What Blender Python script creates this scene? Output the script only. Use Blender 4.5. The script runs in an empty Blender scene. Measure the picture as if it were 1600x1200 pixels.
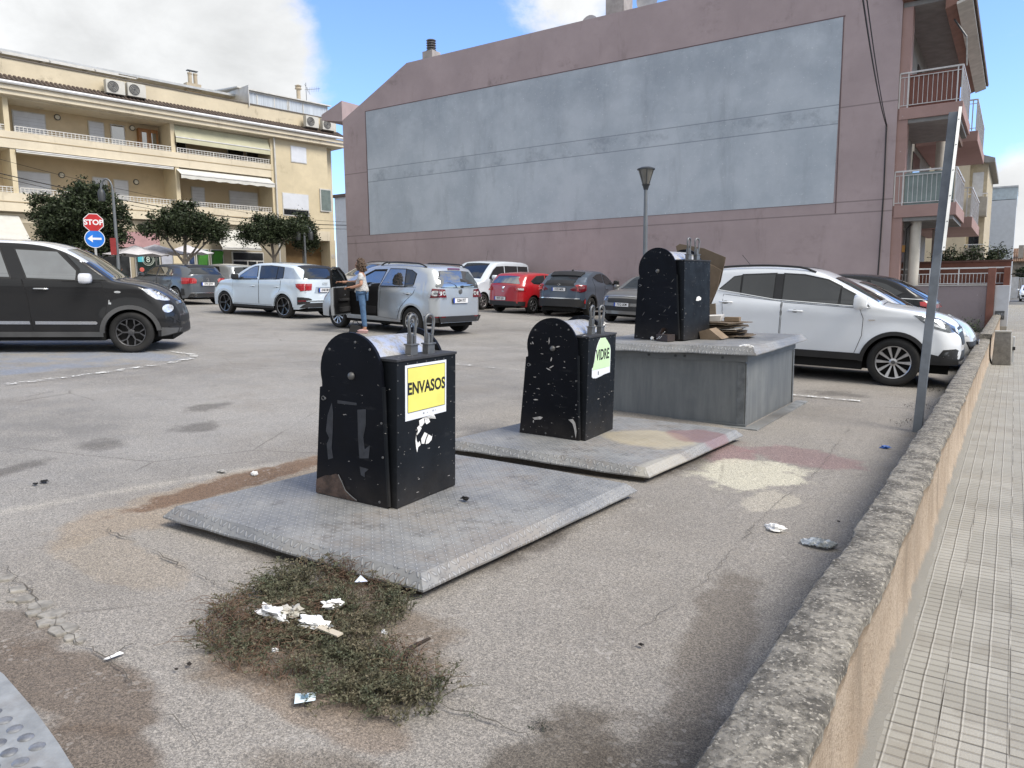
import bpy, bmesh, math, random
from mathutils import Vector, Matrix, noise as mn
R = math.radians
random.seed(7)
scene = bpy.context.scene
col = scene.collection
# ------------------------------------------------------------------ camera
VX = Vector((0.8285956, 0.5597385, -0.0110549)); VY = Vector((-0.0622954, 0.1118053, 0.9917756)); VZ = Vector((0.556371, -0.8210922, 0.1275105))
CAMP = Vector((0, 0, 1.5)); FPX = 1153.0
cd = bpy.data.cameras.new('camera'); cam = bpy.data.objects.new('camera', cd); col.objects.link(cam)
mw = Matrix.Identity(4)
for i in range(3):
    mw[i][0] = VX[i]; mw[i][1] = VY[i]; mw[i][2] = VZ[i]; mw[i][3] = CAMP[i]
cam.matrix_world = mw
cd.sensor_width = 36; cd.lens = 36 * FPX / 1600; cd.clip_end = 2000; cd.clip_start = .05
scene.camera = cam
# ------------------------------------------------------------------ light
SUN_EL, SUN_AZ = 50.0, 84.0          # azimuth clockwise from +Y
scene.view_settings.view_transform = 'Standard'; scene.view_settings.look = 'None'
scene.view_settings.exposure = 1.25; scene.view_settings.gamma = 1
w = bpy.data.worlds.new('World'); scene.world = w; w.use_nodes = True
def build_world():
    nt = w.node_tree; N = nt.nodes; L = nt.links; N.clear()
    out = N.new('ShaderNodeOutputWorld'); bg = N.new('ShaderNodeBackground'); L.new(bg.outputs[0], out.inputs[0])
    sky = N.new('ShaderNodeTexSky'); sky.sky_type = 'NISHITA'; sky.sun_disc = False
    sky.sun_elevation = R(SUN_EL); sky.sun_rotation = R(SUN_AZ); sky.altitude = 0; sky.air_density = 1.0; sky.dust_density = .6; sky.ozone_density = 2.2
    tc = N.new('ShaderNodeTexCoord')
    def mth(op, a, b=None, c=None, clamp=False):
        m = N.new('ShaderNodeMath'); m.operation = op; m.use_clamp = clamp
        for i, v in enumerate((a, b, c)):
            if v is None: continue
            if isinstance(v, (int, float)): m.inputs[i].default_value = v
            else: L.new(v, m.inputs[i])
        return m.outputs[0]
    def nz(scale, det, dist=0, sc=(1, 1, 1)):
        mp = N.new('ShaderNodeMapping'); mp.inputs['Scale'].default_value = sc; L.new(tc.outputs['Generated'], mp.inputs[0])
        n = N.new('ShaderNodeTexNoise'); n.inputs['Scale'].default_value = scale; n.inputs['Detail'].default_value = det; n.inputs['Roughness'].default_value = .6
        n.inputs['Distortion'].default_value = dist; L.new(mp.outputs[0], n.inputs[0]); return n.outputs[0]
    def near(d, c0, c1):
        vm = N.new('ShaderNodeVectorMath'); vm.operation = 'DOT_PRODUCT'; L.new(tc.outputs['Generated'], vm.inputs[0]); vm.inputs[1].default_value = d
        mr = N.new('ShaderNodeMapRange'); L.new(vm.outputs['Value'], mr.inputs[0]); mr.inputs[1].default_value = c0; mr.inputs[2].default_value = c1; return mr.outputs[0]
    def dirpx(u, v): return tuple((VX * (u - 800) + VY * (600 - v) - VZ * FPX).normalized())
    n1 = nz(3.2, 8, .3, (1, 1, 1.8)); n2 = nz(9, 6, .5, (1, 1, 1.6))
    bank = mth('ADD', mth('MULTIPLY', near(dirpx(60, 20), math.cos(R(17.5)), math.cos(R(4))), .95), 0)
    wisp1 = mth('MULTIPLY', near(dirpx(890, 0), math.cos(R(6)), 1), .55)
    wisp2 = mth('MULTIPLY', near(dirpx(1640, 350), math.cos(R(7)), 1), .9)
    wisp3 = mth('MULTIPLY', near(dirpx(380, 110), math.cos(R(9)), 1), .38)
    field = mth('ADD', mth('MULTIPLY', n1, 1.5), mth('MULTIPLY', n2, .45))
    tot = mth('ADD', mth('ADD', field, mth('ADD', bank, wisp1)), mth('ADD', wisp2, wisp3))
    # clouds added over the unseen sky behind the camera to neutralise the ambient light
    back = mth('MULTIPLY', near((.42, -.55, .72), -.05, .6), .72)
    tot = mth('ADD', tot, back)
    m = N.new('ShaderNodeMapRange'); m.interpolation_type = 'SMOOTHSTEP'; L.new(tot, m.inputs[0]); m.inputs[1].default_value = 1.2; m.inputs[2].default_value = 1.52
    shade = nz(3.6, 8, .4, (1, 1, 1.8))
    mr = N.new('ShaderNodeMapRange'); L.new(shade, mr.inputs[0]); mr.inputs[1].default_value = .3; mr.inputs[2].default_value = .7; mr.inputs[3].default_value = 3.1; mr.inputs[4].default_value = 5.0
    cc = N.new('ShaderNodeCombineColor'); 
    for i, k in enumerate((.985, 1.0, 1.01)): L.new(mth('MULTIPLY', mr.outputs[0], k), cc.inputs[i])
    hs = N.new('ShaderNodeMix'); hs.data_type = 'RGBA'; hs.blend_type = 'MULTIPLY'; hs.inputs[0].default_value = 1; L.new(sky.outputs[0], hs.inputs[6]); hs.inputs[7].default_value = (.84, .97, 1.28, 1)
    mx = N.new('ShaderNodeMix'); mx.data_type = 'RGBA'; L.new(m.outputs[0], mx.inputs[0]); L.new(hs.outputs[2], mx.inputs[6]); L.new(cc.outputs[0], mx.inputs[7])
    L.new(mx.outputs[2], bg.inputs[0]); bg.inputs[1].default_value = .1
build_world()
sd = bpy.data.lights.new('sun', 'SUN'); sd.energy = 1.8; sd.angle = R(28); sd.color = (1, .94, .86)
sun = bpy.data.objects.new('sun', sd); col.objects.link(sun)
sdir = Vector((math.sin(R(SUN_AZ)) * math.cos(R(SUN_EL)), math.cos(R(SUN_AZ)) * math.cos(R(SUN_EL)), math.sin(R(SUN_EL))))
sun.rotation_euler = sdir.to_track_quat('Z', 'Y').to_euler(); sun.location = (30, 5, 40)
scene.render.engine = 'CYCLES'
# ------------------------------------------------------------------ measuring helpers (pixel of the 1600x1200 photo -> real place)
def gz(x): return .043 * min(45, max(0, -x))
def ray(u, v): return (VX * (u - 800) + VY * (600 - v) - VZ * FPX)
def atd(u, v, d): return CAMP + ray(u, v) * (d / FPX)
def hit(u, v, p0, n):
    r = ray(u, v); n = Vector(n); return CAMP + r * ((Vector(p0) - CAMP).dot(n) / r.dot(n))
def grd(u, v, dz=0):
    p = hit(u, v, (0, 0, dz), (.043, 0, 1)); return p if p.x < 0 else hit(u, v, (0, 0, dz), (0, 0, 1))
def wy(u, v, Y): return hit(u, v, (0, Y, 0), (0, 1, 0))
def wx(u, v, X): return hit(u, v, (X, 0, 0), (1, 0, 0))
# ------------------------------------------------------------------ object helpers
def tag(o, label=None, cat=None, group=None, kind=None):
    if label: o['label'] = label
    if cat: o['category'] = cat
    if group: o['group'] = group
    if kind: o['kind'] = kind
    return o
def thing(name, label, cat, loc=(0, 0, 0), rot=(0, 0, 0), group=None):
    o = bpy.data.objects.new(name, None); col.objects.link(o); o.location = loc; o.rotation_euler = rot; o.empty_display_size = .2
    return tag(o, label, cat, group)
def frame(name, label, cat, origin, xdir, group=None):
    """Empty whose local x runs along xdir (flat), z up."""
    return thing(name, label, cat, origin, (0, 0, math.atan2(xdir[1], xdir[0])), group)
def relink(o, parent):
    c = o.copy(); col.objects.link(c); c.parent = parent
    for ch in list(o.children): relink(ch, c)
    return c
class MB:
    def __init__(s): s.v = []; s.f = []
    def add(s, vs, fs):
        b = len(s.v); s.v += [tuple(p) for p in vs]; s.f += [tuple(i + b for i in f) for f in fs]; return s
    def box(s, x0, x1, y0, y1, z0, z1):
        return s.add([(x0, y0, z0), (x1, y0, z0), (x1, y1, z0), (x0, y1, z0), (x0, y0, z1), (x1, y0, z1), (x1, y1, z1), (x0, y1, z1)],
                     [(0, 3, 2, 1), (4, 5, 6, 7), (0, 1, 5, 4), (1, 2, 6, 5), (2, 3, 7, 6), (3, 0, 4, 7)])
    def hexa(s, p):   # 8 corners, bottom 4 then top 4
        return s.add(p, [(0, 3, 2, 1), (4, 5, 6, 7), (0, 1, 5, 4), (1, 2, 6, 5), (2, 3, 7, 6), (3, 0, 4, 7)])
    def beam(s, a, b, w, h=None, up=(0, 0, 1)):
        a = Vector(a); b = Vector(b); h = h or w; d = (b - a).normalized(); u = Vector(up)
        if abs(d.dot(u)) > .99: u = Vector((1, 0, 0))
        sx = d.cross(u).normalized() * w / 2; sz = sx.cross(d).normalized() * h / 2
        return s.hexa([a - sx - sz, a + sx - sz, b + sx - sz, b - sx - sz, a - sx + sz, a + sx + sz, b + sx + sz, b - sx + sz])
    def tube(s, pts, r, n=8, cap=True, closed=False):
        pts = [Vector(p) for p in pts]; m = len(pts); rs = r if isinstance(r, (list, tuple)) else [r] * m
        rings = []; up = None
        for i, p in enumerate(pts):
            if closed: d = pts[(i + 1) % m] - pts[i - 1]
            else: d = pts[min(i + 1, m - 1)] - pts[max(i - 1, 0)]
            d.normalize()
            if up is None: up = Vector((0, 0, 1)) if abs(d.z) < .9 else Vector((1, 0, 0))
            a = d.cross(up).normalized(); up = a.cross(d).normalized()
            rings.append([p + (a * math.cos(2 * math.pi * k / n) + up * math.sin(2 * math.pi * k / n)) * rs[i] for k in range(n)])
        vs = [q for rg in rings for q in rg]; fs = []
        for i in range(m if closed else m - 1):
            j = (i + 1) % m
            for k in range(n): fs.append((i * n + k, i * n + (k + 1) % n, j * n + (k + 1) % n, j * n + k))
        if cap and not closed: fs.append(tuple(range(n))[::-1]); fs.append(tuple((m - 1) * n + k for k in range(n)))
        return s.add(vs, fs)
    def prism(s, poly, a, b):
        """poly = list of 3D points, extruded by vector from a to b offsets"""
        n = len(poly); A = [Vector(p) + Vector(a) for p in poly]; B = [Vector(p) + Vector(b) for p in poly]
        return s.add(A + B, [tuple(range(n))[::-1], tuple(range(n, 2 * n))] + [(i, (i + 1) % n, n + (i + 1) % n, n + i) for i in range(n)])
    def lathe(s, prof, c=(0, 0, 0), axis='z', n=20, cap=False):
        vs = []; m = len(prof)
        for k in range(n):
            a = 2 * math.pi * k / n; ca, sa = math.cos(a), math.sin(a)
            for (r, h) in prof:
                p = {'z': (r * ca, r * sa, h), 'y': (r * ca, h, r * sa), 'x': (h, r * ca, r * sa)}[axis]
                vs.append((p[0] + c[0], p[1] + c[1], p[2] + c[2]))
        fs = []
        for k in range(n):
            k2 = (k + 1) % n
            for i in range(m - 1): fs.append((k * m + i, k2 * m + i, k2 * m + i + 1, k * m + i + 1))
        if cap: fs.append(tuple(k * m for k in range(n))[::-1]); fs.append(tuple(k * m + m - 1 for k in range(n)))
        return s.add(vs, fs)
    def quad(s, a, b, c, d): return s.add([a, b, c, d], [(0, 1, 2, 3)])
    def blob(s, c, r, seed=0, amp=.3, n=8, m=6, sc=(1, 1, 1)):
        vs = []
        for j in range(m + 1):
            t = math.pi * j / m
            for i in range(n):
                a = 2 * math.pi * i / n; d = Vector((math.sin(t) * math.cos(a), math.sin(t) * math.sin(a), math.cos(t)))
                k = r * (1 + amp * mn.noise(d * 1.7 + Vector((seed * 3.1, seed, 0))) * 2)
                vs.append((c[0] + d.x * k * sc[0], c[1] + d.y * k * sc[1], c[2] + d.z * k * sc[2]))
        fs = []
        for j in range(m):
            for i in range(n): fs.append((j * n + i, j * n + (i + 1) % n, (j + 1) * n + (i + 1) % n, (j + 1) * n + i))
        return s.add(vs, fs)
    def build(s, name, mat, parent=None, smooth=None, bevel=0, recalc=True, merge=True):
        me = bpy.data.meshes.new(name)
        me.from_pydata(s.v, [], s.f)
        bm = bmesh.new(); bm.from_mesh(me)
        if merge: bmesh.ops.remove_doubles(bm, verts=bm.verts, dist=1e-5)
        if bevel: bmesh.ops.bevel(bm, geom=list(bm.edges), offset=bevel, segments=2, affect='EDGES', profile=.6)
        if recalc: bmesh.ops.recalc_face_normals(bm, faces=bm.faces)
        bm.to_mesh(me); bm.free()
        if mat: me.materials.append(mat)
        if smooth is not None:
            try: me.set_sharp_from_angle(angle=R(smooth))
            except Exception: pass
            for p in me.polygons: p.use_smooth = True
            if smooth is not None and hasattr(me, 'set_sharp_from_angle'): me.set_sharp_from_angle(angle=R(smooth))
        o = bpy.data.objects.new(name, me); col.objects.link(o)
        if parent: o.parent = parent
        return o
def text_obj(s, size, mat, parent, mtx, name='lettering', depth=.002, font_shear=0, align='CENTER', sx=1, bold=0):
    cu = bpy.data.curves.new(name, 'FONT'); cu.body = s; cu.size = size; cu.align_x = align; cu.align_y = 'CENTER'; cu.extrude = depth; cu.shear = font_shear; cu.offset = bold; cu.resolution_u = 4
    o = bpy.data.objects.new(name, cu); col.objects.link(o)
    bpy.context.view_layer.update()
    me = bpy.data.meshes.new_from_object(o.evaluated_get(bpy.context.evaluated_depsgraph_get()))
    bpy.data.objects.remove(o); bpy.data.curves.remove(cu)
    me.transform(Matrix.Diagonal((sx, 1, 1, 1))); me.transform(mtx); me.materials.clear(); me.materials.append(mat); me.name = name
    q = bpy.data.objects.new(name, me); col.objects.link(q); q.parent = parent; return q
def basis(o, x, y):   # 4x4 with local x,y axes
    x = Vector(x).normalized(); y = Vector(y).normalized(); z = x.cross(y).normalized(); m = Matrix.Identity(4)
    for i in range(3): m[i][0] = x[i]; m[i][1] = y[i]; m[i][2] = z[i]; m[i][3] = o[i]
    return m
# ------------------------------------------------------------------ material helpers
class NT:
    def __init__(s, name):
        s.m = bpy.data.materials.new(name); s.m.use_nodes = True; s.t = s.m.node_tree; s.t.nodes.clear()
        s.out = s.n('ShaderNodeOutputMaterial'); s.b = s.n('ShaderNodeBsdfPrincipled'); s.l(s.b.outputs[0], s.out.inputs[0])
        s._pos = None
    def n(s, t): return s.t.nodes.new(t)
    def l(s, a, b): s.t.links.new(a, b)
    def put(s, v, inp):
        if isinstance(v, (int, float)): inp.default_value = v
        elif isinstance(v, (tuple, list)): inp.default_value = tuple(v) + ((1,) if len(v) == 3 and inp.type == 'RGBA' else ())
        else: s.l(v, inp)
    def obj(s):
        if s._pos is None: s._pos = s.n('ShaderNodeTexCoord').outputs['Object']
        return s._pos
    def math(s, op, a, b=None, c=None, clamp=False):
        m = s.n('ShaderNodeMath'); m.operation = op; m.use_clamp = clamp
        for i, v in enumerate((a, b, c)):
            if v is not None: s.put(v, m.inputs[i])
        return m.outputs[0]
    def map(s, v, a, b, c=0, d=1, smooth=True):
        m = s.n('ShaderNodeMapRange'); m.interpolation_type = 'SMOOTHSTEP' if smooth else 'LINEAR'
        for i, k in enumerate((v, a, b, c, d)): s.put(k, m.inputs[i])
        return m.outputs[0]
    def mapping(s, loc=(0, 0, 0), rot=(0, 0, 0), sc=(1, 1, 1), typ='POINT', vec=None):
        m = s.n('ShaderNodeMapping'); m.vector_type = typ; m.inputs[1].default_value = loc; m.inputs[2].default_value = rot; m.inputs[3].default_value = sc
        s.l(vec or s.obj(), m.inputs[0]); return m.outputs[0]
    def noise(s, scale, det=4, rough=.6, vec=None, dist=0, col=False):
        m = s.n('ShaderNodeTexNoise'); m.inputs['Scale'].default_value = scale; m.inputs['Detail'].default_value = det; m.inputs['Roughness'].default_value = rough; m.inputs['Distortion'].default_value = dist
        s.l(vec or s.obj(), m.inputs[0]); return m.outputs[1 if col else 0]
    def voro(s, scale, feat='F1', vec=None, out=0, rnd=1):
        m = s.n('ShaderNodeTexVoronoi'); m.feature = feat; m.inputs['Scale'].default_value = scale; m.inputs['Randomness'].default_value = rnd
        s.l(vec or s.obj(), m.inputs[0]); return m.outputs[out]
    def mix(s, f, a, b, mode='MIX'):
        m = s.n('ShaderNodeMix'); m.data_type = 'RGBA'; m.blend_type = mode; s.put(f, m.inputs[0]); s.put(a, m.inputs[6]); s.put(b, m.inputs[7]); return m.outputs[2]
    def sep(s, vec=None):
        m = s.n('ShaderNodeSeparateXYZ'); s.l(vec or s.obj(), m.inputs[0]); return m.outputs
    def comb(s, x, y, z):
        m = s.n('ShaderNodeCombineXYZ')
        for i, v in enumerate((x, y, z)): s.put(v, m.inputs[i])
        return m.outputs[0]
    def bump(s, h, strength=.3, dist=.01, nrm=None):
        m = s.n('ShaderNodeBump'); s.put(strength, m.inputs['Strength']); m.inputs['Distance'].default_value = dist; s.l(h, m.inputs['Height'])
        if nrm: s.l(nrm, m.inputs['Normal'])
        return m.outputs[0]
    def blob(s, c, r, rot=0, k=.5, nscale=2.5, lo=.75, hi=1.05):
        v = s.mapping((c[0], c[1], 0), (0, 0, R(rot)), (r[0], r[1], 1e6), 'TEXTURE')
        q = s.n('ShaderNodeVectorMath'); q.operation = 'LENGTH'; s.l(v, q.inputs[0])
        d = s.math('ADD', q.outputs['Value'], s.math('MULTIPLY', s.math('SUBTRACT', s.noise(nscale, 5), .5), k * 2))
        return s.map(d, lo, hi, 1, 0)
    def set(s, **k):
        for a, v in k.items(): s.put(v, s.b.inputs[a.replace('_', ' ')])
        return s
def M(name, c, rough=.6, metal=0, var=.12, scale=3., bump=0, bscale=40, dirt=None, dirtamt=0, dscale=1.5, stretch=(1, 1, 1), coat=0, spec=.5, ior=None, emit=None, det=5):
    n = NT(name); vec = n.mapping(sc=stretch)
    lo = tuple(x * (1 - var) for x in c); hi = tuple(min(1, x * (1 + var)) for x in c)
    cc = n.mix(n.map(n.noise(scale, det, vec=vec), .3, .7), lo, hi)
    if dirt: cc = n.mix(n.math('MULTIPLY', n.map(n.noise(dscale, 7, .65, vec=vec), .48, .72), dirtamt), cc, dirt)
    n.set(Base_Color=cc, Roughness=rough, Metallic=metal, Specular_IOR_Level=spec)
    if ior: n.set(IOR=ior)
    if coat: n.set(Coat_Weight=coat, Coat_Roughness=.03)
    if bump: n.set(Normal=n.bump(n.noise(bscale, 4), bump, .01))
    if emit: n.set(Emission_Color=c, Emission_Strength=emit)
    return n.m
# ------------------------------------------------------------------ ground
def ground_material():
    n = NT('worn_asphalt'); X, Y, Z = n.sep()
    fine = n.noise(260, 2, .7); grain = n.sep(n.voro(150, out=1))[0]; grain2 = n.sep(n.voro(62, out=1))[1]; big = n.noise(.35, 5, .6); mid = n.noise(2.2, 6, .65)
    base = n.mix(n.map(big, .3, .7), (.175, .172, .168), (.27, .265, .258))
    base = n.mix(n.math('MULTIPLY', n.map(mid, .35, .75), .55), base, (.285, .275, .26))
    near = n.map(X, -5.5, -3.6)                      # the strip by the wall is a browner, coarser mix
    base = n.mix(n.math('MULTIPLY', near, .5), base, (.235, .215, .19))
    base = n.mix(n.math('MULTIPLY', n.map(n.noise(.9, 5, .6), .5, .7), .35), base, (.17, .155, .14))
    def lay(b, msk, c, a=1.): return n.mix(n.math('MULTIPLY', msk, a), b, c)
    # soil along the plate, sandy dust by it
    base = lay(base, n.blob((-4.28, 3.0), (.36, 1.3), 3, .7), (.27, .215, .155), .55)
    base = lay(base, n.blob((-4.40, 3.15), (.17, .95), 2, .6, 5), (.135, .085, .055), .85)
    base = lay(base, n.blob((-3.7, 1.85), (.55, .2), 0, .7, 4), (.27, .225, .17), .35)
    # cream spill and wine-coloured stain beside the middle plate
    base = lay(base, n.blob((-1.42, 6.45), (.55, .34), -15, .8, 4), (.20, .13, .135), .65)
    base = lay(base, n.blob((-1.95, 6.1), (.25, .4), 0, .6, 4), (.22, .12, .13), .55)
    base = lay(base, n.blob((-1.62, 5.62), (.43, .62), -12, .8, 4.5, .7, .98), (.47, .455, .375), .85)
    base = lay(base, n.blob((-1.28, 5.0), (.16, .34), -10, .8, 5, .75, 1.), (.42, .395, .335), .5)
    # damp, dirt-dark ground at the wall's foot; the band also paints in its shade
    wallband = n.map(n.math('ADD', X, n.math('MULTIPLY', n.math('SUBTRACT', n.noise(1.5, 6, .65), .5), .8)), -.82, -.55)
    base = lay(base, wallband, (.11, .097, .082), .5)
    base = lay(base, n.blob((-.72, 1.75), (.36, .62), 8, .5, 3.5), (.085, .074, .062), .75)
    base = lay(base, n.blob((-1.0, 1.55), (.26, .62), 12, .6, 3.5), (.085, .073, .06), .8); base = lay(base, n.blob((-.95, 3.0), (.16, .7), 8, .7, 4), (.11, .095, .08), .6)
    base = lay(base, n.blob((-2.25, .95), (.30, .20), 10, .4, 3), (.115, .09, .07), .8)
    base = lay(base, n.blob((-2.75, 1.15), (.5, .2), 5, .5, 3), (.115, .09, .07), .8)
    base = lay(base, n.blob((-3.35, 1.2), (.35, .16), 5, .5, 3), (.12, .095, .075), .6)
    base = lay(base, n.blob((-1.4, 1.35), (.5, .18), 8, .5, 3), (.115, .095, .075), .55)
    # earth under the weeds, darker rim round the plates
    base = lay(base, n.blob((-2.2, 1.95), (.62, .50), 8, .5, 3), (.14, .11, .082), .7)
    base = lay(base, n.blob((-1.95, 1.60), (.55, .14), 3, .5, 4), (.19, .15, .118), .65)
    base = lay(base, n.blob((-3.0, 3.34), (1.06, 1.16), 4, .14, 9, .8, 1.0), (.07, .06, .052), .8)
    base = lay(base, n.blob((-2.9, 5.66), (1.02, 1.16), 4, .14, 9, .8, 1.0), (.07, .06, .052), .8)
    # oil spots
    for c, r in (((-6.15, 3.05), (.22, .26)), ((-6.2, 3.95), (.25, .3)), ((-7.0, 4.6), (.2, .35)), ((-5.9, 2.3), (.12, .4)), ((-7.6, 8.3), (.2, .5)), ((-9.5, 9.5), (.5, .5)), ((-1.9, 10.4), (.5, .3))):
        base = lay(base, n.blob(c, r, 20, .8, 4, .4, 1.1), (.07, .065, .06), .6)
    # old yard line, nearly gone; pale scuffs
    line = n.math('ABSOLUTE', n.math('ADD', n.math('ADD', X, 5.35), n.math('MULTIPLY', Y, -.22)))
    base = lay(base, n.math('MULTIPLY', n.map(line, .0, .11, 1, 0), n.map(n.noise(1.7, 6, .7), .38, .62)), (.42, .40, .36), .5)
    # blue bay under the first car
    bay = n.math('MULTIPLY', n.map(n.math('ADD', X, n.math('MULTIPLY', n.noise(3, 4), .25)), -10.55, -10.75), n.math('MULTIPLY', n.map(Y, 6.95, 6.8), n.map(Y, 2.2, 2.3)))
    base = lay(base, n.math('MULTIPLY', bay, n.map(n.noise(1.6, 6, .7), .36, .58)), (.17, .21, .29), .6)
    # long hairline cracks
    cr = n.voro(.42, 'DISTANCE_TO_EDGE', vec=n.mapping(vec=n.mix(.06, n.obj(), n.noise(1.6, 5, col=True))))
    base = lay(base, n.math('MULTIPLY', n.map(cr, 0, .006, 1, 0), n.map(n.noise(.5, 3), .50, .58)), (.08, .072, .064), .5)
    # aggregate
    sp = n.sep(grain)[0] if False else n.map(n.math('ADD', n.math('MULTIPLY', fine, .5), n.math('MULTIPLY', n.noise(115, 3, .8), .5)), .38, .62)
    base = n.mix(.85, base, n.mix(sp, (.45, .45, .45), (1.55, 1.52, 1.48)), 'MULTIPLY')
    base = n.mix(.75, base, n.mix(n.map(grain, .1, .9, smooth=False), (.70, .70, .70), (1.3, 1.28, 1.25)), 'MULTIPLY'); base = n.mix(n.math('MULTIPLY', n.math('MULTIPLY', n.map(grain2, .88, .92), n.map(n.noise(3.3, 5), .46, .66)), .3), base, (.48, .455, .42)); base = n.mix(n.math('MULTIPLY', n.map(n.noise(.8, 7, .7, vec=n.mapping(rot=(0, 0, .5), sc=(1, .25, 1))), .5, .7), .22), base, (.12, .11, .10))
    pits = n.map(n.noise(85, 3, .7), .60, .72); base = lay(base, pits, (.06, .055, .05), .5)
    peb = n.map(n.voro(120), .10, .2, 1, 0); base = lay(base, n.math('MULTIPLY', peb, n.map(n.noise(6, 3), .42, .65)), (.5, .475, .44), .5)
    n.set(Base_Color=base, Roughness=n.map(mid, .3, .7, .82, .95), Specular_IOR_Level=.3)
    h = n.math('ADD', n.math('MULTIPLY', fine, .6), n.math('ADD', n.math('MULTIPLY', n.noise(90, 3), .7), n.math('MULTIPLY', mid, 1.5)))
    n.set(Normal=n.bump(h, .55, .006))
    return n.m
def build_ground():
    xs = [-700, -120, -60, -45, -30, -20, -14, -10, -8, -7, -6, -5.5, -5, -4.5, -4, -3.5, -3, -2.5, -2, -1.5, -1, -.6, -.45]
    ys = [-200, -20, -5, 0, .5, 1, 1.5, 2, 2.5, 3, 4, 5, 6, 7, 8, 10, 12, 15, 20, 25, 27, 40, 80, 200, 700]
    m = MB(); vs = []
    for y in ys:
        for x in xs: vs.append((x, y, gz(x) + (.012 * mn.noise(Vector((x * .7, y * .7, 0))) if -20 < x < -1 and 0 < y < 24 else 0)))
    k = len(xs); fs = [(j * k + i, j * k + i + 1, (j + 1) * k + i + 1, (j + 1) * k + i) for j in range(len(ys) - 1) for i in range(k - 1)]
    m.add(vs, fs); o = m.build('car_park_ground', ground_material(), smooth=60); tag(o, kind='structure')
    # land on the street side, beyond the pavement
    n = NT('street_asphalt'); n.set(Base_Color=n.mix(n.map(n.noise(2, 5), .3, .7), (.09, .088, .085), (.14, .138, .13)), Roughness=.9, Normal=n.bump(n.noise(150, 3), .4, .005))
    tag(MB().add([(-.45, -200, -.13), (700, -200, -.13), (700, 700, -.13), (-.45, 700, -.13)], [(0, 1, 2, 3)]).build('road', n.m), kind='structure')
    m = NT('kerb_stone'); m.set(Base_Color=m.mix(m.noise(12, 4), (.25, .245, .235), (.38, .37, .35)), Roughness=.85)
    kb = MB()
    for i in range(46): kb.box(2.32, 2.5, -6 + i * 1.5, -4.51 + i * 1.5, -.2, .006)
    tag(kb.build('kerb', m.m), kind='structure')
    # pavement of ribbed cement tiles
    p = NT('ribbed_paving'); X, Y, Z = p.sep()
    PX, PY = .0677, .0129
    wob = p.math('MULTIPLY', p.math('SUBTRACT', p.noise(3.0, 4), .5), .012)
    fx = p.math('FRACT', p.math('DIVIDE', p.math('ADD', p.math('ADD', X, 5.0), wob), PX)); fy = p.math('FRACT', p.math('DIVIDE', p.math('ADD', p.math('ADD', Y, 20.0), p.math('MULTIPLY', wob, .8)), PY * 4))
    ax = p.math('ABSOLUTE', p.math('SUBTRACT', fx, .5)); ay = p.math('ABSOLUTE', p.math('SUBTRACT', fy, .5))
    rib = p.map(ax, .36, .44); ribc = p.map(ax, .40, .5)
    gro = p.map(ay, .37, .46)
    tx = p.math('FRACT', p.math('DIVIDE', p.math('ADD', X, 5.0), PX * 3)); ty = p.math('FRACT', p.math('DIVIDE', p.math('ADD', Y, 20.0), PY * 16))
    tj = p.math('MAXIMUM', p.map(p.math('ABSOLUTE', p.math('SUBTRACT', tx, .5)), .478, .497), p.map(p.math('ABSOLUTE', p.math('SUBTRACT', ty, .5)), .488, .497))
    tj = p.math('MULTIPLY', tj, p.map(p.noise(2.3, 4), .40, .6))
    tid = p.n('ShaderNodeTexWhiteNoise'); tid.noise_dimensions = '2D'
    p.l(p.comb(p.math('FLOOR', p.math('DIVIDE', p.math('ADD', X, 5.0), PX * 3)), p.math('FLOOR', p.math('DIVIDE', p.math('ADD', Y, 20.0), PY * 16)), 0), tid.inputs[0])
    c = p.mix(p.map(p.noise(1.4, 5), .3, .7), (.30, .29, .26), (.40, .39, .355)); c = p.mix(p.math('MULTIPLY', tid.outputs[0], .6), c, (.25, .24, .21)); c = p.mix(p.math('MULTIPLY', p.map(p.noise(2.7, 7, .7), .52, .62), .4), c, (.20, .18, .15)); c = p.mix(p.map(p.voro(1.9), .0, .012, 1, 0), c, (.04, .035, .03))
    c = p.mix(p.math('MULTIPLY', gro, .6), c, (.17, .155, .135)); c = p.mix(p.math('MULTIPLY', p.math('MULTIPLY', rib, p.map(ax, .47, .44)), .4), c, (.17, .16, .14)); c = p.mix(p.math('MULTIPLY', ribc, .5), c, (.50, .48, .44)); c = p.mix(p.math('MULTIPLY', tj, .85), c, (.10, .09, .075))
    c = p.mix(p.math('MULTIPLY', p.map(p.noise(200, 2), .3, .7), .35), c, (.22, .21, .19)); c = p.mix(p.math('MULTIPLY', p.map(p.noise(.7, 5), .5, .68), .35), c, (.22, .19, .15))
    edge = p.map(p.math('ADD', X, p.math('MULTIPLY', p.noise(5, 4), .08)), -.27, -.20, 1, 0); c = p.mix(p.math('MULTIPLY', edge, .8), c, (.27, .26, .235))
    p.set(Base_Color=c, Roughness=.82, Specular_IOR_Level=.35)
    h = p.math('SUBTRACT', p.math('ADD', p.math('MULTIPLY', ribc, .8), p.math('MULTIPLY', p.noise(120, 3), .25)), p.math('ADD', p.math('MULTIPLY', gro, .7), tj))
    h = p.math('MULTIPLY', h, p.math('SUBTRACT', 1, edge))
    p.set(Normal=p.bump(h, .9, .006))
    tag(MB().add([(-.45, -8, .0), (2.32, -8, 0), (2.32, 64, 0), (-.45, 64, 0)], [(0, 1, 2, 3)]).build('pavement', p.m), kind='structure')
build_ground()
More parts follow.
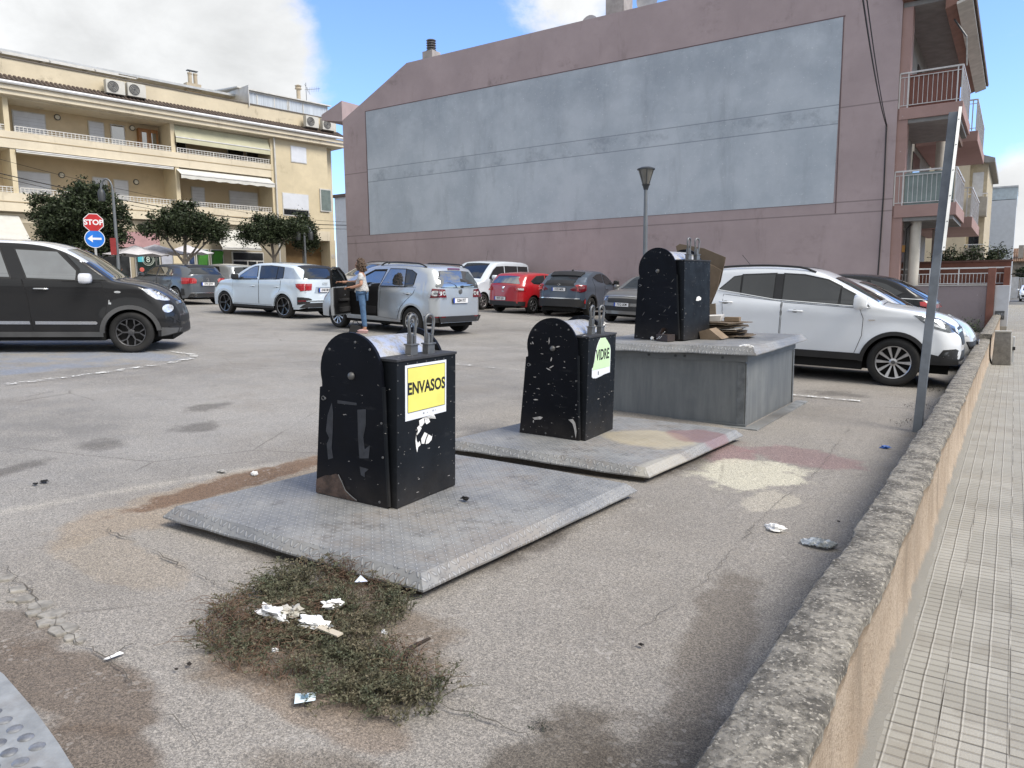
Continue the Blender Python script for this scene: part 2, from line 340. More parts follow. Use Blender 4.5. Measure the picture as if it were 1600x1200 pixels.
# painted lines: worn white sheets 4 mm over the asphalt
def paint_line(pts, wdt, name='bay_line', c=(.62, .62, .60), wear=.5):
    n = NT('worn_white_paint'); tr = n.n('ShaderNodeBsdfTransparent'); mx = n.n('ShaderNodeMixShader')
    n.l(n.map(n.noise(7, 7, .75), wear - .06, wear + .08), mx.inputs[0]); n.l(tr.outputs[0], mx.inputs[1]); n.l(n.b.outputs[0], mx.inputs[2]); n.l(mx.outputs[0], n.out.inputs[0])
    n.set(Base_Color=c, Roughness=.8); m = MB(); P = [Vector((p[0], p[1], 0)) for p in pts]; L = []
    for i, q in enumerate(P):
        d = (P[min(i + 1, len(P) - 1)] - P[max(0, i - 1)]).normalized(); s = Vector((-d.y, d.x, 0)) * wdt / 2
        L += [q - s, q + s]
    vs = [(q.x, q.y, gz(q.x) + .016) for q in L]; m.add(vs, [(2 * i, 2 * i + 2, 2 * i + 3, 2 * i + 1) for i in range(len(P) - 1)])
    tag(m.build(name, n.m), kind='structure')
paint_line([(-9.75, 3.0), (-9.92, 3.79), (-10.08, 4.989), (-10.45, 6.3), (-10.75, 6.85), (-11.1, 7.08), (-11.77, 7.118), (-12.6, 7.0)], .13, wear=.53)
paint_line([(-2.9, 9.75), (-1.5, 9.9)], .09, wear=.47)
paint_line([(-6.2, 9.3), (-9.5, 9.0)], .09, wear=.55)
# cracks that are long and open enough to be seen one by one
def crack(px, wd=.012, seed=0):
    rnd = random.Random(seed); P = [grd(u, v) for u, v in px]; Q = []
    for a, b in zip(P[:-1], P[1:]):
        k = max(2, int((b - a).length / .035))
        for i in range(k): Q.append(a.lerp(b, i / k) + Vector((rnd.gauss(0, .010), rnd.gauss(0, .010), 0)))
    m = MB(); vs = []
    for i, q in enumerate(Q):
        d = (Q[min(i + 1, len(Q) - 1)] - Q[max(0, i - 1)]).normalized(); s = Vector((-d.y, d.x, 0)) * wd * .5 * max(0.02, mn.noise(Vector((i * .13, seed, 0))) * 1.2 + .45) * rnd.uniform(.5, 1.2)
        for t in (q - s, q + s): vs.append((t.x, t.y, gz(t.x) + .014))
    m.add(vs, [(2 * i, 2 * i + 2, 2 * i + 3, 2 * i + 1) for i in range(len(Q) - 1)])
    tag(m.build('ground_crack', MCRACK), kind='structure')
MCRACK = M('crack_dirt', (.085, .075, .062), .95)
crack([(165, 828), (235, 862), (300, 895), (345, 920), (388, 937)], .009, 1)
crack([(10, 885), (45, 925), (78, 965), (112, 1000), (165, 1030), (230, 1003)], .010, 2)
crack([(165, 1030), (215, 1075), (262, 1120), (330, 1180)], .006, 3)
crack([(1000, 985), (1080, 930), (1130, 880), (1210, 790), (1275, 740), (1330, 668)], .006, 4)
crack([(690, 1100), (780, 1135), (845, 1172)], .008, 5)
crack([(0, 627), (40, 622), (85, 612)], .02, 6)
# broken kerb stones showing through at the left
def rubble():
    rnd = random.Random(5); mt = M('broken_concrete', (.25, .235, .21), .9, var=.35, scale=14, bump=.4, bscale=60)
    quads = [(8, 905, 22), (30, 922, 20), (38, 938, 20), (62, 948, 26), (80, 962, 24), (52, 960, 16), (95, 985, 28), (88, 975, 16), (112, 998, 16), (124, 1003, 12), (70, 975, 18), (20, 940, 12)]
    for i, (u, v, s) in enumerate(quads):
        c = grd(u, v); k = rnd.randint(5, 7); rr = s / 1153 * 4.1 * .5
        poly = [(c.x + rr * 1.3 * math.cos(2 * math.pi * j / k + rnd.uniform(-.3, .3)) * rnd.uniform(.8, 1.1), c.y + rr * 1.2 * math.sin(2 * math.pi * j / k) * rnd.uniform(.75, 1.1), gz(c.x) - .03) for j in range(k)]
        o = MB().prism(poly, (0, 0, 0), (0, 0, .042)).build('kerb_stone_piece', mt, bevel=.006)
        tag(o, 'small broken piece of pale kerb stone in the cracked strip at the left edge', 'stone', 'broken kerb stones set in the ground')
rubble()
# ------------------------------------------------------------------ low garden wall along the pavement
def low_wall():
    st = NT('weathered_stone_cap'); a = st.noise(9, 7, .75); b = st.noise(48, 7, .78); 
    c = st.mix(st.map(a, .40, .60), (.33, .305, .26), (.13, .12, .105)); c = st.mix(st.math('MULTIPLY', st.map(b, .46, .62), .75), c, (.075, .07, .06)); c = st.mix(st.math('MULTIPLY', st.map(st.noise(70, 3), .56, .66), .8), c, (.52, .48, .41))
    st.set(Base_Color=c, Roughness=.95, Specular_IOR_Level=.2, Normal=st.bump(st.math('ADD', a, st.math('MULTIPLY', b, .6)), .9, .02))
    pl = NT('ochre_rough_render'); X, Y, Z = pl.sep(); n1 = pl.noise(2.2, 6, .6); gr = pl.noise(95, 5, .8)
    c = pl.mix(pl.map(n1, .3, .7), (.40, .315, .235), (.53, .435, .34)); c = pl.mix(pl.math('MULTIPLY', pl.map(gr, .48, .60), .7), c, (.22, .165, .12))
    stn = pl.noise(1.6, 6, .7, vec=pl.mapping(sc=(1, 3, .5))); c = pl.mix(pl.math('MULTIPLY', pl.map(stn, .5, .68), .65), c, (.26, .21, .16))
    foot = pl.map(pl.math('ADD', Z, pl.math('MULTIPLY', pl.math('SUBTRACT', pl.noise(6, 5), .5), .14)), .05, .10, 1, 0); c = pl.mix(foot, c, (.27, .255, .225))
    top = pl.map(pl.math('ADD', Z, pl.math('MULTIPLY', pl.noise(9, 5), .06)), .42, .47); c = pl.mix(pl.math('MULTIPLY', top, .7), c, (.22, .17, .12))
    pl.set(Base_Color=c, Roughness=.95, Specular_IOR_Level=.15, Normal=pl.bump(pl.math('ADD', gr, n1), .8, .012))
    rs = random.Random(3)
    root = thing('low_wall', 'low ochre rendered wall with grey stone capping running along the tiled pavement', 'wall', (-.41, 8, 0))
    def sect(y0, y1, h, xl, xr):
        n = max(3, int((y1 - y0) / .045)); prof = []; m = MB(); f = MB()
        for i in range(n + 1):
            y = y0 + (y1 - y0) * i / n; q = lambda k, s=3.: mn.noise(Vector((k * 9.1, y * s, 0)))
            l = xl + (-.012 if y < 2.93 else .012 if y < 3.3 else 0) + .010 * q(1) + .008 * q(2, 12) + .006 * q(12, 30); r = xr + .012 * q(3) + .008 * q(4, 14) + .006 * q(14, 32); z = h + .008 * q(5, 2) + .005 * q(6, 15)
            prof.append([(l + .01, y, -.2), (l, y, z - .055), (l + .003, y, z - .010), (l + .014, y, z), ((l + r) / 2, y, z + .003 + .003 * q(8, 20)), (r - .016, y, z), (r - .003, y, z - .007), (r, y, z - .03)])
        k = 8; vs = [p for pr in prof for p in pr]; m.add([Vector(v) - Vector((-.41, 8, 0)) for v in vs], [(i * k + j, (i + 1) * k + j, (i + 1) * k + j + 1, i * k + j + 1) for i in range(n) for j in range(k - 1)] + [tuple(range(k)), tuple(n * k + j for j in range(k))[::-1]])
        m.build('capping', st.m, root, smooth=50)
        vs = []
        for i in range(n + 1):
            y = prof[i][0][1]; r = prof[i][7][0]; q = lambda k, s=3.: mn.noise(Vector((k * 9.1, y * s, 0))); zz = prof[i][7][2]
            vs += [(r, y, zz), (r - .008 + .004 * q(21, 9), y, zz - .05), (xr - .004 + .006 * q(22, 5), y, .2), (xr + .002 + .004 * q(23, 5), y, .10), (xr + .022 + .012 * q(24, 7), y, .03 + .015 * q(25, 8)), (xr + .05 + .02 * q(26, 6), y, -.02)]
        f.add([Vector(v) - Vector((-.41, 8, 0)) for v in vs], [(i * 6 + j, i * 6 + j + 1, (i + 1) * 6 + j + 1, (i + 1) * 6 + j) for i in range(n) for j in range(5)])
        f.build('render_face', pl.m, root, smooth=50, recalc=False)
    sect(-1.5, 16.5, .472, -.508, -.315); sect(16.5, 26.9, .56, -.50, -.30)
    MB().box(-.06, .085, -9.4, 18.8, -.1, .41).build('wall_core', pl.m, root)
low_wall()
# ------------------------------------------------------------------ steel tread-plate lids
def tread_material(name, lip=False):
    n = NT(name); X, Y, Z = n.sep(); s = .036
    fx = n.math('SUBTRACT', n.math('FRACT', n.math('ADD', n.math('DIVIDE', X, s), 50)), .5); fy = n.math('SUBTRACT', n.math('FRACT', n.math('ADD', n.math('DIVIDE', Y, s), 50)), .5)
    ix = n.math('FLOOR', n.math('ADD', n.math('DIVIDE', X, s), 50)); iy = n.math('FLOOR', n.math('ADD', n.math('DIVIDE', Y, s), 50))
    par = n.math('MODULO', n.math('ADD', ix, iy), 2)
    u = n.math('ADD', fx, fy); v = n.math('SUBTRACT', fx, fy)
    def lens(a, b): return n.math('ADD', n.math('MULTIPLY', n.math('POWER', n.math('ABSOLUTE', a), 2), 2.6), n.math('MULTIPLY', n.math('POWER', n.math('ABSOLUTE', b), 2), 16))
    d = n.math('ADD', n.math('MULTIPLY', lens(u, v), par), n.math('MULTIPLY', lens(v, u), n.math('SUBTRACT', 1, par)))
    stud = n.map(d, .45, .95, 1, 0)
    ring = n.math('MULTIPLY', n.map(d, .6, 1.0), n.map(d, 1.0, 1.5, 1, 0))
    big = n.noise(2.0, 6, .65); sm = n.noise(22, 5, .7)
    c = n.mix(n.map(big, .3, .7), (.175, .18, .185), (.28, .28, .275)); c = n.mix(n.math('MULTIPLY', n.map(sm, .45, .7), .35), c, (.36, .355, .335))
    c = n.mix(n.math('MULTIPLY', n.map(n.noise(1.6, 6, .7), .48, .66), .55), c, (.24, .205, .17)); c = n.mix(n.math('MULTIPLY', n.map(n.noise(4.5, 7, .75), .54, .64), .5), c, (.10, .095, .09))
    c = n.mix(n.math('MULTIPLY', ring, .65), c, (.085, .085, .09)); c = n.mix(n.math('MULTIPLY', stud, .3), c, (.48, .49, .50))
    sc = n.noise(60, 4, .7, vec=n.mapping(sc=(1, .2, 1))); c = n.mix(n.math('MULTIPLY', n.map(sc, .60, .72), .5), c, (.15, .14, .13))
    n.set(Base_Color=c, Metallic=.2, Roughness=n.map(big, .3, .7, .5, .68), Specular_IOR_Level=.5)
    n.set(Normal=n.bump(n.math('ADD', stud, n.math('MULTIPLY', sm, .12)), .9, .003))
    return n, c
TN, _ = tread_material('galvanised_tread_plate'); TREAD = TN.m
TN2, c2 = tread_material('stained_tread_plate')          # middle lid with dried cream and wine-coloured spills
c2 = TN2.mix(TN2.math('MULTIPLY', TN2.blob((.38, .12), (.42, .40), 0, .4, 3), .55), c2, (.50, .42, .27))
c2 = TN2.mix(TN2.math('MULTIPLY', TN2.blob((.70, .50), (.30, .30), 0, .5, 4), .6), c2, (.24, .13, .13)); c2 = TN2.mix(TN2.math('MULTIPLY', TN2.blob((.82, -.55), (.12, .45), -6, .6, 4), .4), c2, (.55, .52, .44))
TN2.set(Base_Color=c2)
DIRT = M('packed_dirt', (.085, .07, .055), .95, bump=.5, bscale=60); EDGE = M('dark_steel_edge', (.09, .095, .10), .6, .3)
def lid(name, label, corners, zl, zt, mat, tilt=None, group='tread plate lids of the underground containers', sag=True, extra=None):
    """corners: lip outline (x,y) near-left, near-right, far-right, far-left ; zl lip height above the slope, zt top height"""
    cx = sum(c[0] for c in corners) / 4; cy = sum(c[1] for c in corners) / 4
    root = thing(name, label, 'container lid', (cx, cy, gz(cx)), group=group)
    P = [Vector((c[0] - cx, c[1] - cy, 0)) for c in corners]
    slope = -.043 if tilt is None else tilt
    z0 = lambda p: slope * p.x
    def inset(P, d):
        out = []
        for i, p in enumerate(P):
            a = (P[i - 1] - p).normalized(); b = (P[(i + 1) % 4] - p).normalized(); out.append(p + (a + b) * d)
        return out
    n = 26; I = inset(P, .050); rs = random.Random(len(name) + int(cx * 10))
    m = MB(); vs = []; fs = []
    def bil(Q, a, b): return (Q[0] * (1 - a) + Q[1] * a) * (1 - b) + (Q[3] * (1 - a) + Q[2] * a) * b
    for j in range(n + 1):
        for i in range(n + 1):
            p = bil(I, i / n, j / n); vs.append((p.x, p.y, z0(p) + zt + .006 * mn.noise(Vector((p.x * 1.6, p.y * 1.6, cx)))))
    for j in range(n):
        for i in range(n): fs.append((j * (n + 1) + i, j * (n + 1) + i + 1, (j + 1) * (n + 1) + i + 1, (j + 1) * (n + 1) + i))
    ring = [j for j in range(n + 1)] + [j * (n + 1) + n for j in range(1, n + 1)] + [n * (n + 1) + i for i in range(n - 1, -1, -1)] + [j * (n + 1) for j in range(n - 1, 0, -1)]
    m.add(vs, fs); m.build('plate', mat, root, smooth=30, recalc=False)
    lip = MB(); A = [Vector(vs[k]) for k in ring]; B = []; Cc = []
    per = []
    for e in range(4):
        for i in range(n): per.append(P[e].lerp(P[(e + 1) % 4], i / n))
    for k, p in enumerate(per):
        w = .010 * mn.noise(Vector((p.x * 3, p.y * 3, 5 + cx))) if sag else 0
        B.append(Vector((p.x + w, p.y + w, z0(p) + zl + w))); Cc.append(Vector((p.x + w, p.y + w, z0(p) + zl - .010 + w)))
    N = len(A); lip.add(A + B + Cc, [(i, (i + 1) % N, N + (i + 1) % N, N + i) for i in range(N)] + [(N + i, N + (i + 1) % N, 2 * N + (i + 1) % N, 2 * N + i) for i in range(N)])
    lip.build('bent_lip', mat, root, smooth=30)
    un = MB(); J = inset(P, .06); un.hexa([(p.x, p.y, z0(p) - .02) for p in J] + [(p.x, p.y, z0(p) + zt - .012) for p in J]) if extra is None else None
    if extra is None: un.build('frame_below', DIRT, root)
    # bolt heads
    return root
L1 = [(-3.978, 2.277), (-2.14, 2.415), (-2.026, 4.476), (-3.90, 4.33)]
L2 = [(-3.83, 4.61), (-2.10, 4.84), (-1.99, 6.72), (-3.72, 6.50)]
lid('container_lid', 'nearest grey tread plate lid, under the bin with the yellow sign', L1, .055, .11, TREAD)
lid('container_lid', 'middle tread plate lid stained cream and red, under the bin with the green sign', L2, .055, .11, TN2.m)
# ------------------------------------------------------------------ throw-in pillars (the black bins)
def black_paint(name, c=(.0030, .0036, .0060), chips=1.0, rough=.38, seed=0):
    n = NT(name); X, Y, Z = n.sep(); o = n.mapping(loc=(seed, seed * 2, seed * 3))
    ch = n.map(n.noise(34, 4, .75, vec=o), .735 - .02 * chips, .745 - .02 * chips); ch2 = n.map(n.noise(17, 3, .6, vec=n.mapping(loc=(seed * 4, 1, seed), rot=(0, .6, 0), sc=(1, 1, 3))), .72 - .012 * chips, .73 - .012 * chips)
    cc = n.mix(n.map(n.noise(3, 4, vec=o), .3, .7), c, tuple(x * 1.6 for x in c))
    dust = n.math('MULTIPLY', n.map(Z, .28, 0), n.noise(9, 5)); cc = n.mix(n.math('MULTIPLY', dust, .10), cc, (.30, .25, .2))
    sw = n.map(n.noise(5, 6, .7, vec=n.mapping(rot=(0, 0, .3), sc=(1, 1, 4))), .58, .72); cc = n.mix(n.math('MULTIPLY', sw, .05), cc, (.3, .3, .3))
    cc = n.mix(n.math('MAXIMUM', ch, ch2), cc, (.34, .325, .31))
    n.set(Base_Color=cc, Roughness=n.map(n.noise(7, 4), .3, .7, rough, rough + .2), Specular_IOR_Level=.12, Normal=n.bump(n.noise(40, 3), .06, .004)); return n.m
STEEL = M('brushed_grey_steel', (.17, .175, .18), .5, .6, var=.3, scale=12, dirt=(.08, .07, .065), dirtamt=.5, dscale=6)
SCREW = M('zinc_screw', (.13, .13, .13), .5, .5)
CHROME = NT('scratched_stainless_drum'); _a = CHROME.noise(16, 6, .7); CHROME.set(Base_Color=CHROME.mix(CHROME.map(_a, .4, .65), (.78, .76, .72), (.36, .35, .33)), Metallic=.7, Roughness=CHROME.map(_a, .42, .62, .28, .6), Normal=CHROME.bump(CHROME.noise(5, 3), .12, .01)); CHROME = CHROME.m
RUBBER = M('black_rubber', (.012, .012, .013), .8)
HOLE = M('unlit_gap', (.004, .004, .005), .9)
def bin_pillar(label, loc, yaw, seed, chips, edge=.7, group='black throw-in pillars of the recycling containers'):
    root = thing('recycling_bin', label, 'recycling bin', loc, (0, R(2.46) if loc[2] < .6 else 0, R(yaw)), group)
    bp = black_paint('chipped_black_paint_%d' % seed, chips=chips, seed=seed); bp2 = black_paint('dark_front_paint_%d' % seed, (.0065, .008, .0105), chips * .8, .42, seed + 5)
    # side plates: a round disc on a tapering leg
    cx, cz, r = -.02, .775, .235
    def outline(off=0):
        pts = [(-.305, 0), (-.262, .665), (-.245, .672)]
        a0 = math.pi + math.asin((cz - .672) / r) * 1.0
        for k in range(25):
            a = a0 - (a0 + .02) * k / 24; pts.append((cx + r * math.cos(a) if k else -.243, cz + r * math.sin(a)))
        pts += [(.222, .70), (.262, 0)]
        return pts
    for y0, y1 in ((-.31, -.288), (.288, .31)):
        m = MB(); m.prism([(x, y0, z) for x, z in outline()], (0, 0, 0), (0, y1 - y0, 0)); o = m.build('side_plate', bp, root)
        for (sx, sz) in ((-.27, .03), (-.05, .025), (.2, .028), (.225, .3), (.215, .5), (-.22, .60), (.02, .955), (-.18, .90), (.13, .92)):
            yy = y0 if y0 < 0 else y1; s = -1 if y0 < 0 else 1
            MB().lathe([(.0, .004 * s), (.007, .003 * s), (.0085, 0)], (sx, yy, sz), 'y', 8).build('screw', SCREW, o)
        # pivot cap
        yy = y0 if y0 < 0 else y1; s = -1 if y0 < 0 else 1
        MB().lathe([(.0, .018 * s), (.014, .017 * s), (.022, .009 * s), (.024, 0)], (cx + .01, yy, cz - .02), 'y', 14).build('pivot_cap', SCREW, o, smooth=60)
        MB().tube([(-.235 + .012 * math.cos(a * math.pi / 5), yy + .001 * s, .60 + .012 * math.sin(a * math.pi / 5)) for a in range(10)], .003, 5, closed=True).build('washer', SCREW, o)
        # curved folded flange on the outer edge towards the front box
        ed = MB(); ed.tube([(.222, (y0 + y1) / 2, .71), (.24, (y0 + y1) / 2, .36), (.262, (y0 + y1) / 2, .01)], .0125, 8); ed.build('folded_edge', bp2, o)
    # back shell and inner casing between the plates
    m = MB(); m.prism([(x, -.286, z) for x, z in [(-.285, 0), (-.25, .66), (-.06, .66), (.14, .70), (.17, 0)]], (0, 0, 0), (0, .572, 0)); m.build('casing', bp, root)
    # stainless drum
    m = MB(); m.lathe([(.205, -.286), (.205, .286)], (cx, 0, cz - .005), 'y', 48, cap=True); m.build('drum', CHROME, root, smooth=30)
    # front box with the sign
    m = MB(); m.hexa([(.10, -.27, 0), (.31, -.285, 0), (.31, .315, 0), (.10, .315, 0), (.16, -.27, .865), (.30, -.28, .865), (.30, .31, .865), (.16, .31, .865)]); box = m.build('front_box', bp2, root, bevel=.004)
    m = MB(); m.box(.15, .306, -.286, .316, .858, .874); m.build('box_top', black_paint('worn_top_%d' % seed, (.035, .036, .04), 2.5, .5, seed + 9), root, bevel=.003)
    for (yy, zz) in [(-.27 + .09 * k, .84) for k in range(7)] + [(-.27, .1 * k + .05) for k in range(8)] + [(.295, .1 * k + .05) for k in range(8)]:
        x0 = .31 - .01 * zz / .865; MB().lathe([(0, .003), (.004, .002), (.005, 0)], (x0, yy, zz), 'x', 6).build('rivet', SCREW, box)
    # lifting loops and their sockets
    for k, (lx, ly, rot) in enumerate(((.205, -.02, 0), (.235, .11, 12))):
        s = MB(); s.box(lx - .022, lx + .022, ly - .035, ly + .035, .87, .935); s.box(lx - .016, lx + .016, ly - .027, ly - .003, .935, 1.0); s.box(lx - .016, lx + .016, ly + .006, ly + .027, .935, .99); s.box(lx - .028, lx + .028, ly - .042, ly + .042, .93, .94)
        so = s.build('loop_socket', STEEL, root, bevel=.003)
        q = []; ca, sa = math.cos(R(rot)), math.sin(R(rot))
        for t in range(25):
            f = t / 24
            if f < .3: a = (-.018 - .018 * f / .3, .94 + .13 * f / .3)
            elif f > .7: a = (.018 + .018 * (1 - f) / .3, .94 + .13 * (1 - f) / .3)
            else:
                th = math.pi * (1 - (f - .3) / .4); a = (.036 * math.cos(th), 1.07 + .042 * math.sin(th))
            q.append((lx + a[0] * sa + .004, ly + a[0] * ca, a[1]))
        MB().tube(q, .0095, 8).build('lifting_loop', STEEL, root, smooth=60)
    return root, box
def flat(poly, x, name, mat, parent, th=.0012):
    return MB().prism([(x - .0116 * p[1] + 0.0002, p[0], p[1]) for p in poly], (0, 0, 0), (th, 0, 0)).build(name, mat, parent)
b1, bx1 = bin_pillar('nearest black recycling bin with a yellow ENVASOS sign and rusty torn corner', (-3.225, 3.33, .252), 4, 1, .9)
b2, bx2 = bin_pillar('black recycling bin with a torn pale green VIDRE sign and many paint chips', (-3.215, 5.60, .249), 4, 2, 2.2)
_q = hit(1068, 532, (0, 0, .925), (0, 0, 1)); b3, bx3 = bin_pillar('black recycling bin without a sign, standing on the raised metal box', (_q.x - .267, _q.y + .325, .925), -8, 3, 1.1)
WHITE_ST = M('white_sticker', (.74, .77, .82), .45, var=.04); YEL = M('yellow_sign_face', (.80, .73, .17), .45, var=.06, scale=8, dirt=(.65, .5, .12), dirtamt=.3)
GRNS = M('pale_green_sign_face', (.55, .76, .46), .5, var=.05); INK = M('black_ink', (.012, .012, .012), .6); PAPER = M('torn_paper', (.78, .78, .77), .8, var=.06, scale=20, dirt=(.5, .48, .44), dirtamt=.4, dscale=14)
# ENVASOS sign (in the box's own plane x = .31 - .0116 z)
sg = flat([(-.205, .46), (.20, .525), (.20, .845), (-.205, .80)][:0] or [(-.205, .505), (.205, .505), (.205, .832), (-.205, .832)], .3102, 'sign_plate', WHITE_ST, bx1)
flat([(-.183, .552), (.187, .552), (.187, .815), (-.183, .815)], .3117, 'sign_face', YEL, sg)
fr = MB()
for a, b in (((-.183, .552), (.187, .552)), ((.187, .552), (.187, .815)), ((.187, .815), (-.183, .815)), ((-.183, .815), (-.183, .552))):
    fr.beam((.3128 - .0116 * a[1], a[0], a[1]), (.3128 - .0116 * b[1], b[0], b[1]), .0025)
fr.build('sign_border', INK, sg)
text_obj('ENVASOS', .098, INK, sg, basis(Vector((.3134 - .0116 * .685, .002, .688)), (0, 1, 0), (-.0116, 0, 1)), depth=.0005, sx=.90, bold=.003)
for k, (yy, zz) in enumerate(((-.035, .53), (.005, .527), (.06, .532), (.085, .53))):
    MB().box(.3126 - .0116 * zz, .3130 - .0116 * zz, yy, yy + (.012 if k % 2 == 0 else .005), zz - (.006 if k % 2 == 0 else .002), zz + .004).build('small_print', M('grey_print', (.3, .3, .32), .7), sg)
rs = random.Random(11)
def tatter(cx, cz, rx, rz, k, seed):
    r_ = random.Random(seed); return [(cx + rx * math.cos(2 * math.pi * i / k) * r_.uniform(.55, 1.1), cz + rz * math.sin(2 * math.pi * i / k) * r_.uniform(.55, 1.1)) for i in range(k)]
for poly in ([(-.03, .50), (.0, .478), (.03, .495), (.08, .50), (.095, .475), (.075, .505)], [(-.075, .49), (-.03, .50), (-.02, .47), (-.05, .45), (-.07, .46)], [(-.02, .495), (.02, .492), (.035, .465), (.0, .455), (-.015, .47)], [(-.095, .45), (-.07, .462), (-.05, .44), (-.07, .42), (-.098, .405), (-.085, .43)],
             [(-.105, .405), (-.098, .37), (-.085, .355), (-.07, .365), (-.06, .34), (-.085, .33), (-.095, .30), (-.105, .335), (-.11, .37)], [(-.055, .375), (-.02, .41), (.01, .395), (-.01, .37), (-.025, .34), (-.05, .345)], [(.0, .365), (.02, .39), (.055, .37), (.06, .385), (.05, .35), (.02, .335), (-.01, .335)]):
    flat(poly, .3112, 'torn_paper', PAPER, bx1)
# VIDRE sign: the outline is torn round at the top left
vp = [(-.215, .585), (-.19, .57), (-.12, .562), (-.02, .57), (.06, .58), (.195, .585), (.195, .80), (.175, .845), (.12, .885), (.06, .925), (.035, .918), (.01, .925), (-.02, .92), (-.045, .93), (-.08, .905), (-.12, .86), (-.15, .80), (-.17, .72), (-.195, .67), (-.215, .66)]
vp = [(y * .95 + .01, .51 + (z - .562) * .92) for y, z in vp]
sg2 = flat(vp, .3102, 'sign_plate', WHITE_ST, bx2)
vi = [(y, z) for y, z in vp if z > .585]; vi = [(-.185, .585)] + [(.184, .585)] + [(y * .96, (z - .6) * .97 + .597) for y, z in vi]
flat([(-.185, .585), (.182, .585), (.182, .735), (.165, .775), (.115, .812), (.06, .845), (-.03, .845), (-.065, .82), (-.10, .775), (-.13, .71), (-.15, .65), (-.178, .61)], .3117, 'sign_face', GRNS, sg2)
text_obj('VIDRE', .125, INK, sg2, basis(Vector((.3134 - .0116 * .685, .018, .70)), (0, 1, 0), (-.0116, 0, 1)), depth=.0005, sx=.83, bold=.003)
MB().box(.3126 - .007, .313 - .007, -.07, -.055, .535, .565).build('small_print', INK, sg2)
flat([(-.02, .27), (.04, .31), (.05, .33), (.0, .32), (-.05, .30)], .3115, 'chipped_patch', PAPER, bx2) if False else None
flat([(.02, .42), (.06, .43), (.065, .47), (.03, .465), (.0, .44)][:5], .3117, 'torn_paper', PAPER, bx3)
flat([(-.02, .425), (.09, .43), (.10, .455), (.05, .475), (.0, .465)], .3113, 'torn_paper', PAPER, bx3)
# rusty torn corner and old poster remains on the first bin's left plate
RUSTY = M('brown_bare_metal', (.075, .048, .036), .75, var=.5, scale=14, bump=.5, bscale=40, dirt=(.02, .012, .01), dirtamt=.8, dscale=8)
plate1 = [c for c in b1.children if c.name.startswith('side_plate')][0]
MB().prism([(x, -.3115, z) for x, z in [(-.303, .002), (-.299, .085), (-.27, .10), (-.225, .122), (-.185, .128), (-.14, .145), (-.115, .14), (-.085, .10), (-.06, .06), (-.02, .03), (.02, .012), (.03, .002)]], (0, -.002, 0), (0, 0, 0)).build('rusty_corner', RUSTY, plate1)
MB().tube([(-.115, -.315, .145), (-.08, -.319, .10), (-.055, -.320, .058), (-.015, -.318, .032), (.03, -.314, .008)], .003, 5).build('torn_edge', STEEL, plate1)
POST = M('faded_poster_scrap', (.028, .030, .037), .6, var=.3, scale=20)
for poly in ([(-.20, .50), (-.165, .58), (-.155, .52), (-.16, .42), (-.17, .30), (-.16, .24), (-.20, .225), (-.21, .32), (-.19, .36), (-.215, .40)], [(.035, .56), (.10, .57), (.10, .48), (.08, .40), (.09, .33), (.13, .36), (.12, .28), (.05, .27), (.04, .38)], [(.05, .22), (.12, .215), (.09, .19), (.09, .16), (.06, .17)], [(-.12, .60), (.03, .60), (.03, .585), (-.12, .58)]):
    MB().prism([(x, -.3112, z) for x, z in poly], (0, -.0006, 0), (0, 0, 0)).build('poster_scrap', POST, plate1)
plate2 = [c for c in b2.children if c.name.startswith('side_plate')][0]
CHIP = M('bare_chip', (.40, .38, .36), .7, var=.2, scale=30)
for i in range(9):
    x, z = rs.uniform(-.24, .2), rs.uniform(.1, .95); a = rs.uniform(0, 3); l = rs.uniform(.012, .04)
    if (x + .02) ** 2 + (z - .775) ** 2 > .05 and z > .68: continue
    MB().prism([(x + l * math.cos(a) * c + .006 * math.sin(a) * s, -.3112, z + l * math.sin(a) * c - .006 * math.cos(a) * s) for c, s in ((-1, 0), (-.3, 1), (.8, .7), (1, 0), (.1, -.9))], (0, -.0006, 0), (0, 0, 0)).build('paint_chip', CHIP, plate2)
MB().prism([(x, -.3112, z) for x, z in [(.16, .17), (.20, .14), (.215, .10), (.235, .02), (.24, .08), (.225, .15), (.2, .18)]], (0, -.0006, 0), (0, 0, 0)).build('paint_chip', CHIP, plate2)
MB().prism([(x, -.3112, z) for x, z in [(-.18, .145), (-.11, .165), (-.08, .16), (-.10, .14), (-.16, .13)]], (0, -.0006, 0), (0, 0, 0)).build('paint_chip', CHIP, plate2)
plate3 = [c for c in b3.children if c.name.startswith('side_plate')][0]
for i in range(7):
    x, z = rs.uniform(-.22, .18), rs.uniform(.1, .65); a = rs.uniform(0, 1); l = rs.uniform(.015, .035)
    MB().prism([(x + l * math.cos(a) * c + .004 * math.sin(a) * s, -.3112, z + l * math.sin(a) * c - .004 * math.cos(a) * s) for c, s in ((-1, 0), (-.3, 1), (.8, .7), (1, 0), (.1, -.9))], (0, -.0006, 0), (0, 0, 0)).build('paint_chip', M('grey_scratch', (.12, .12, .12), .7), plate3)
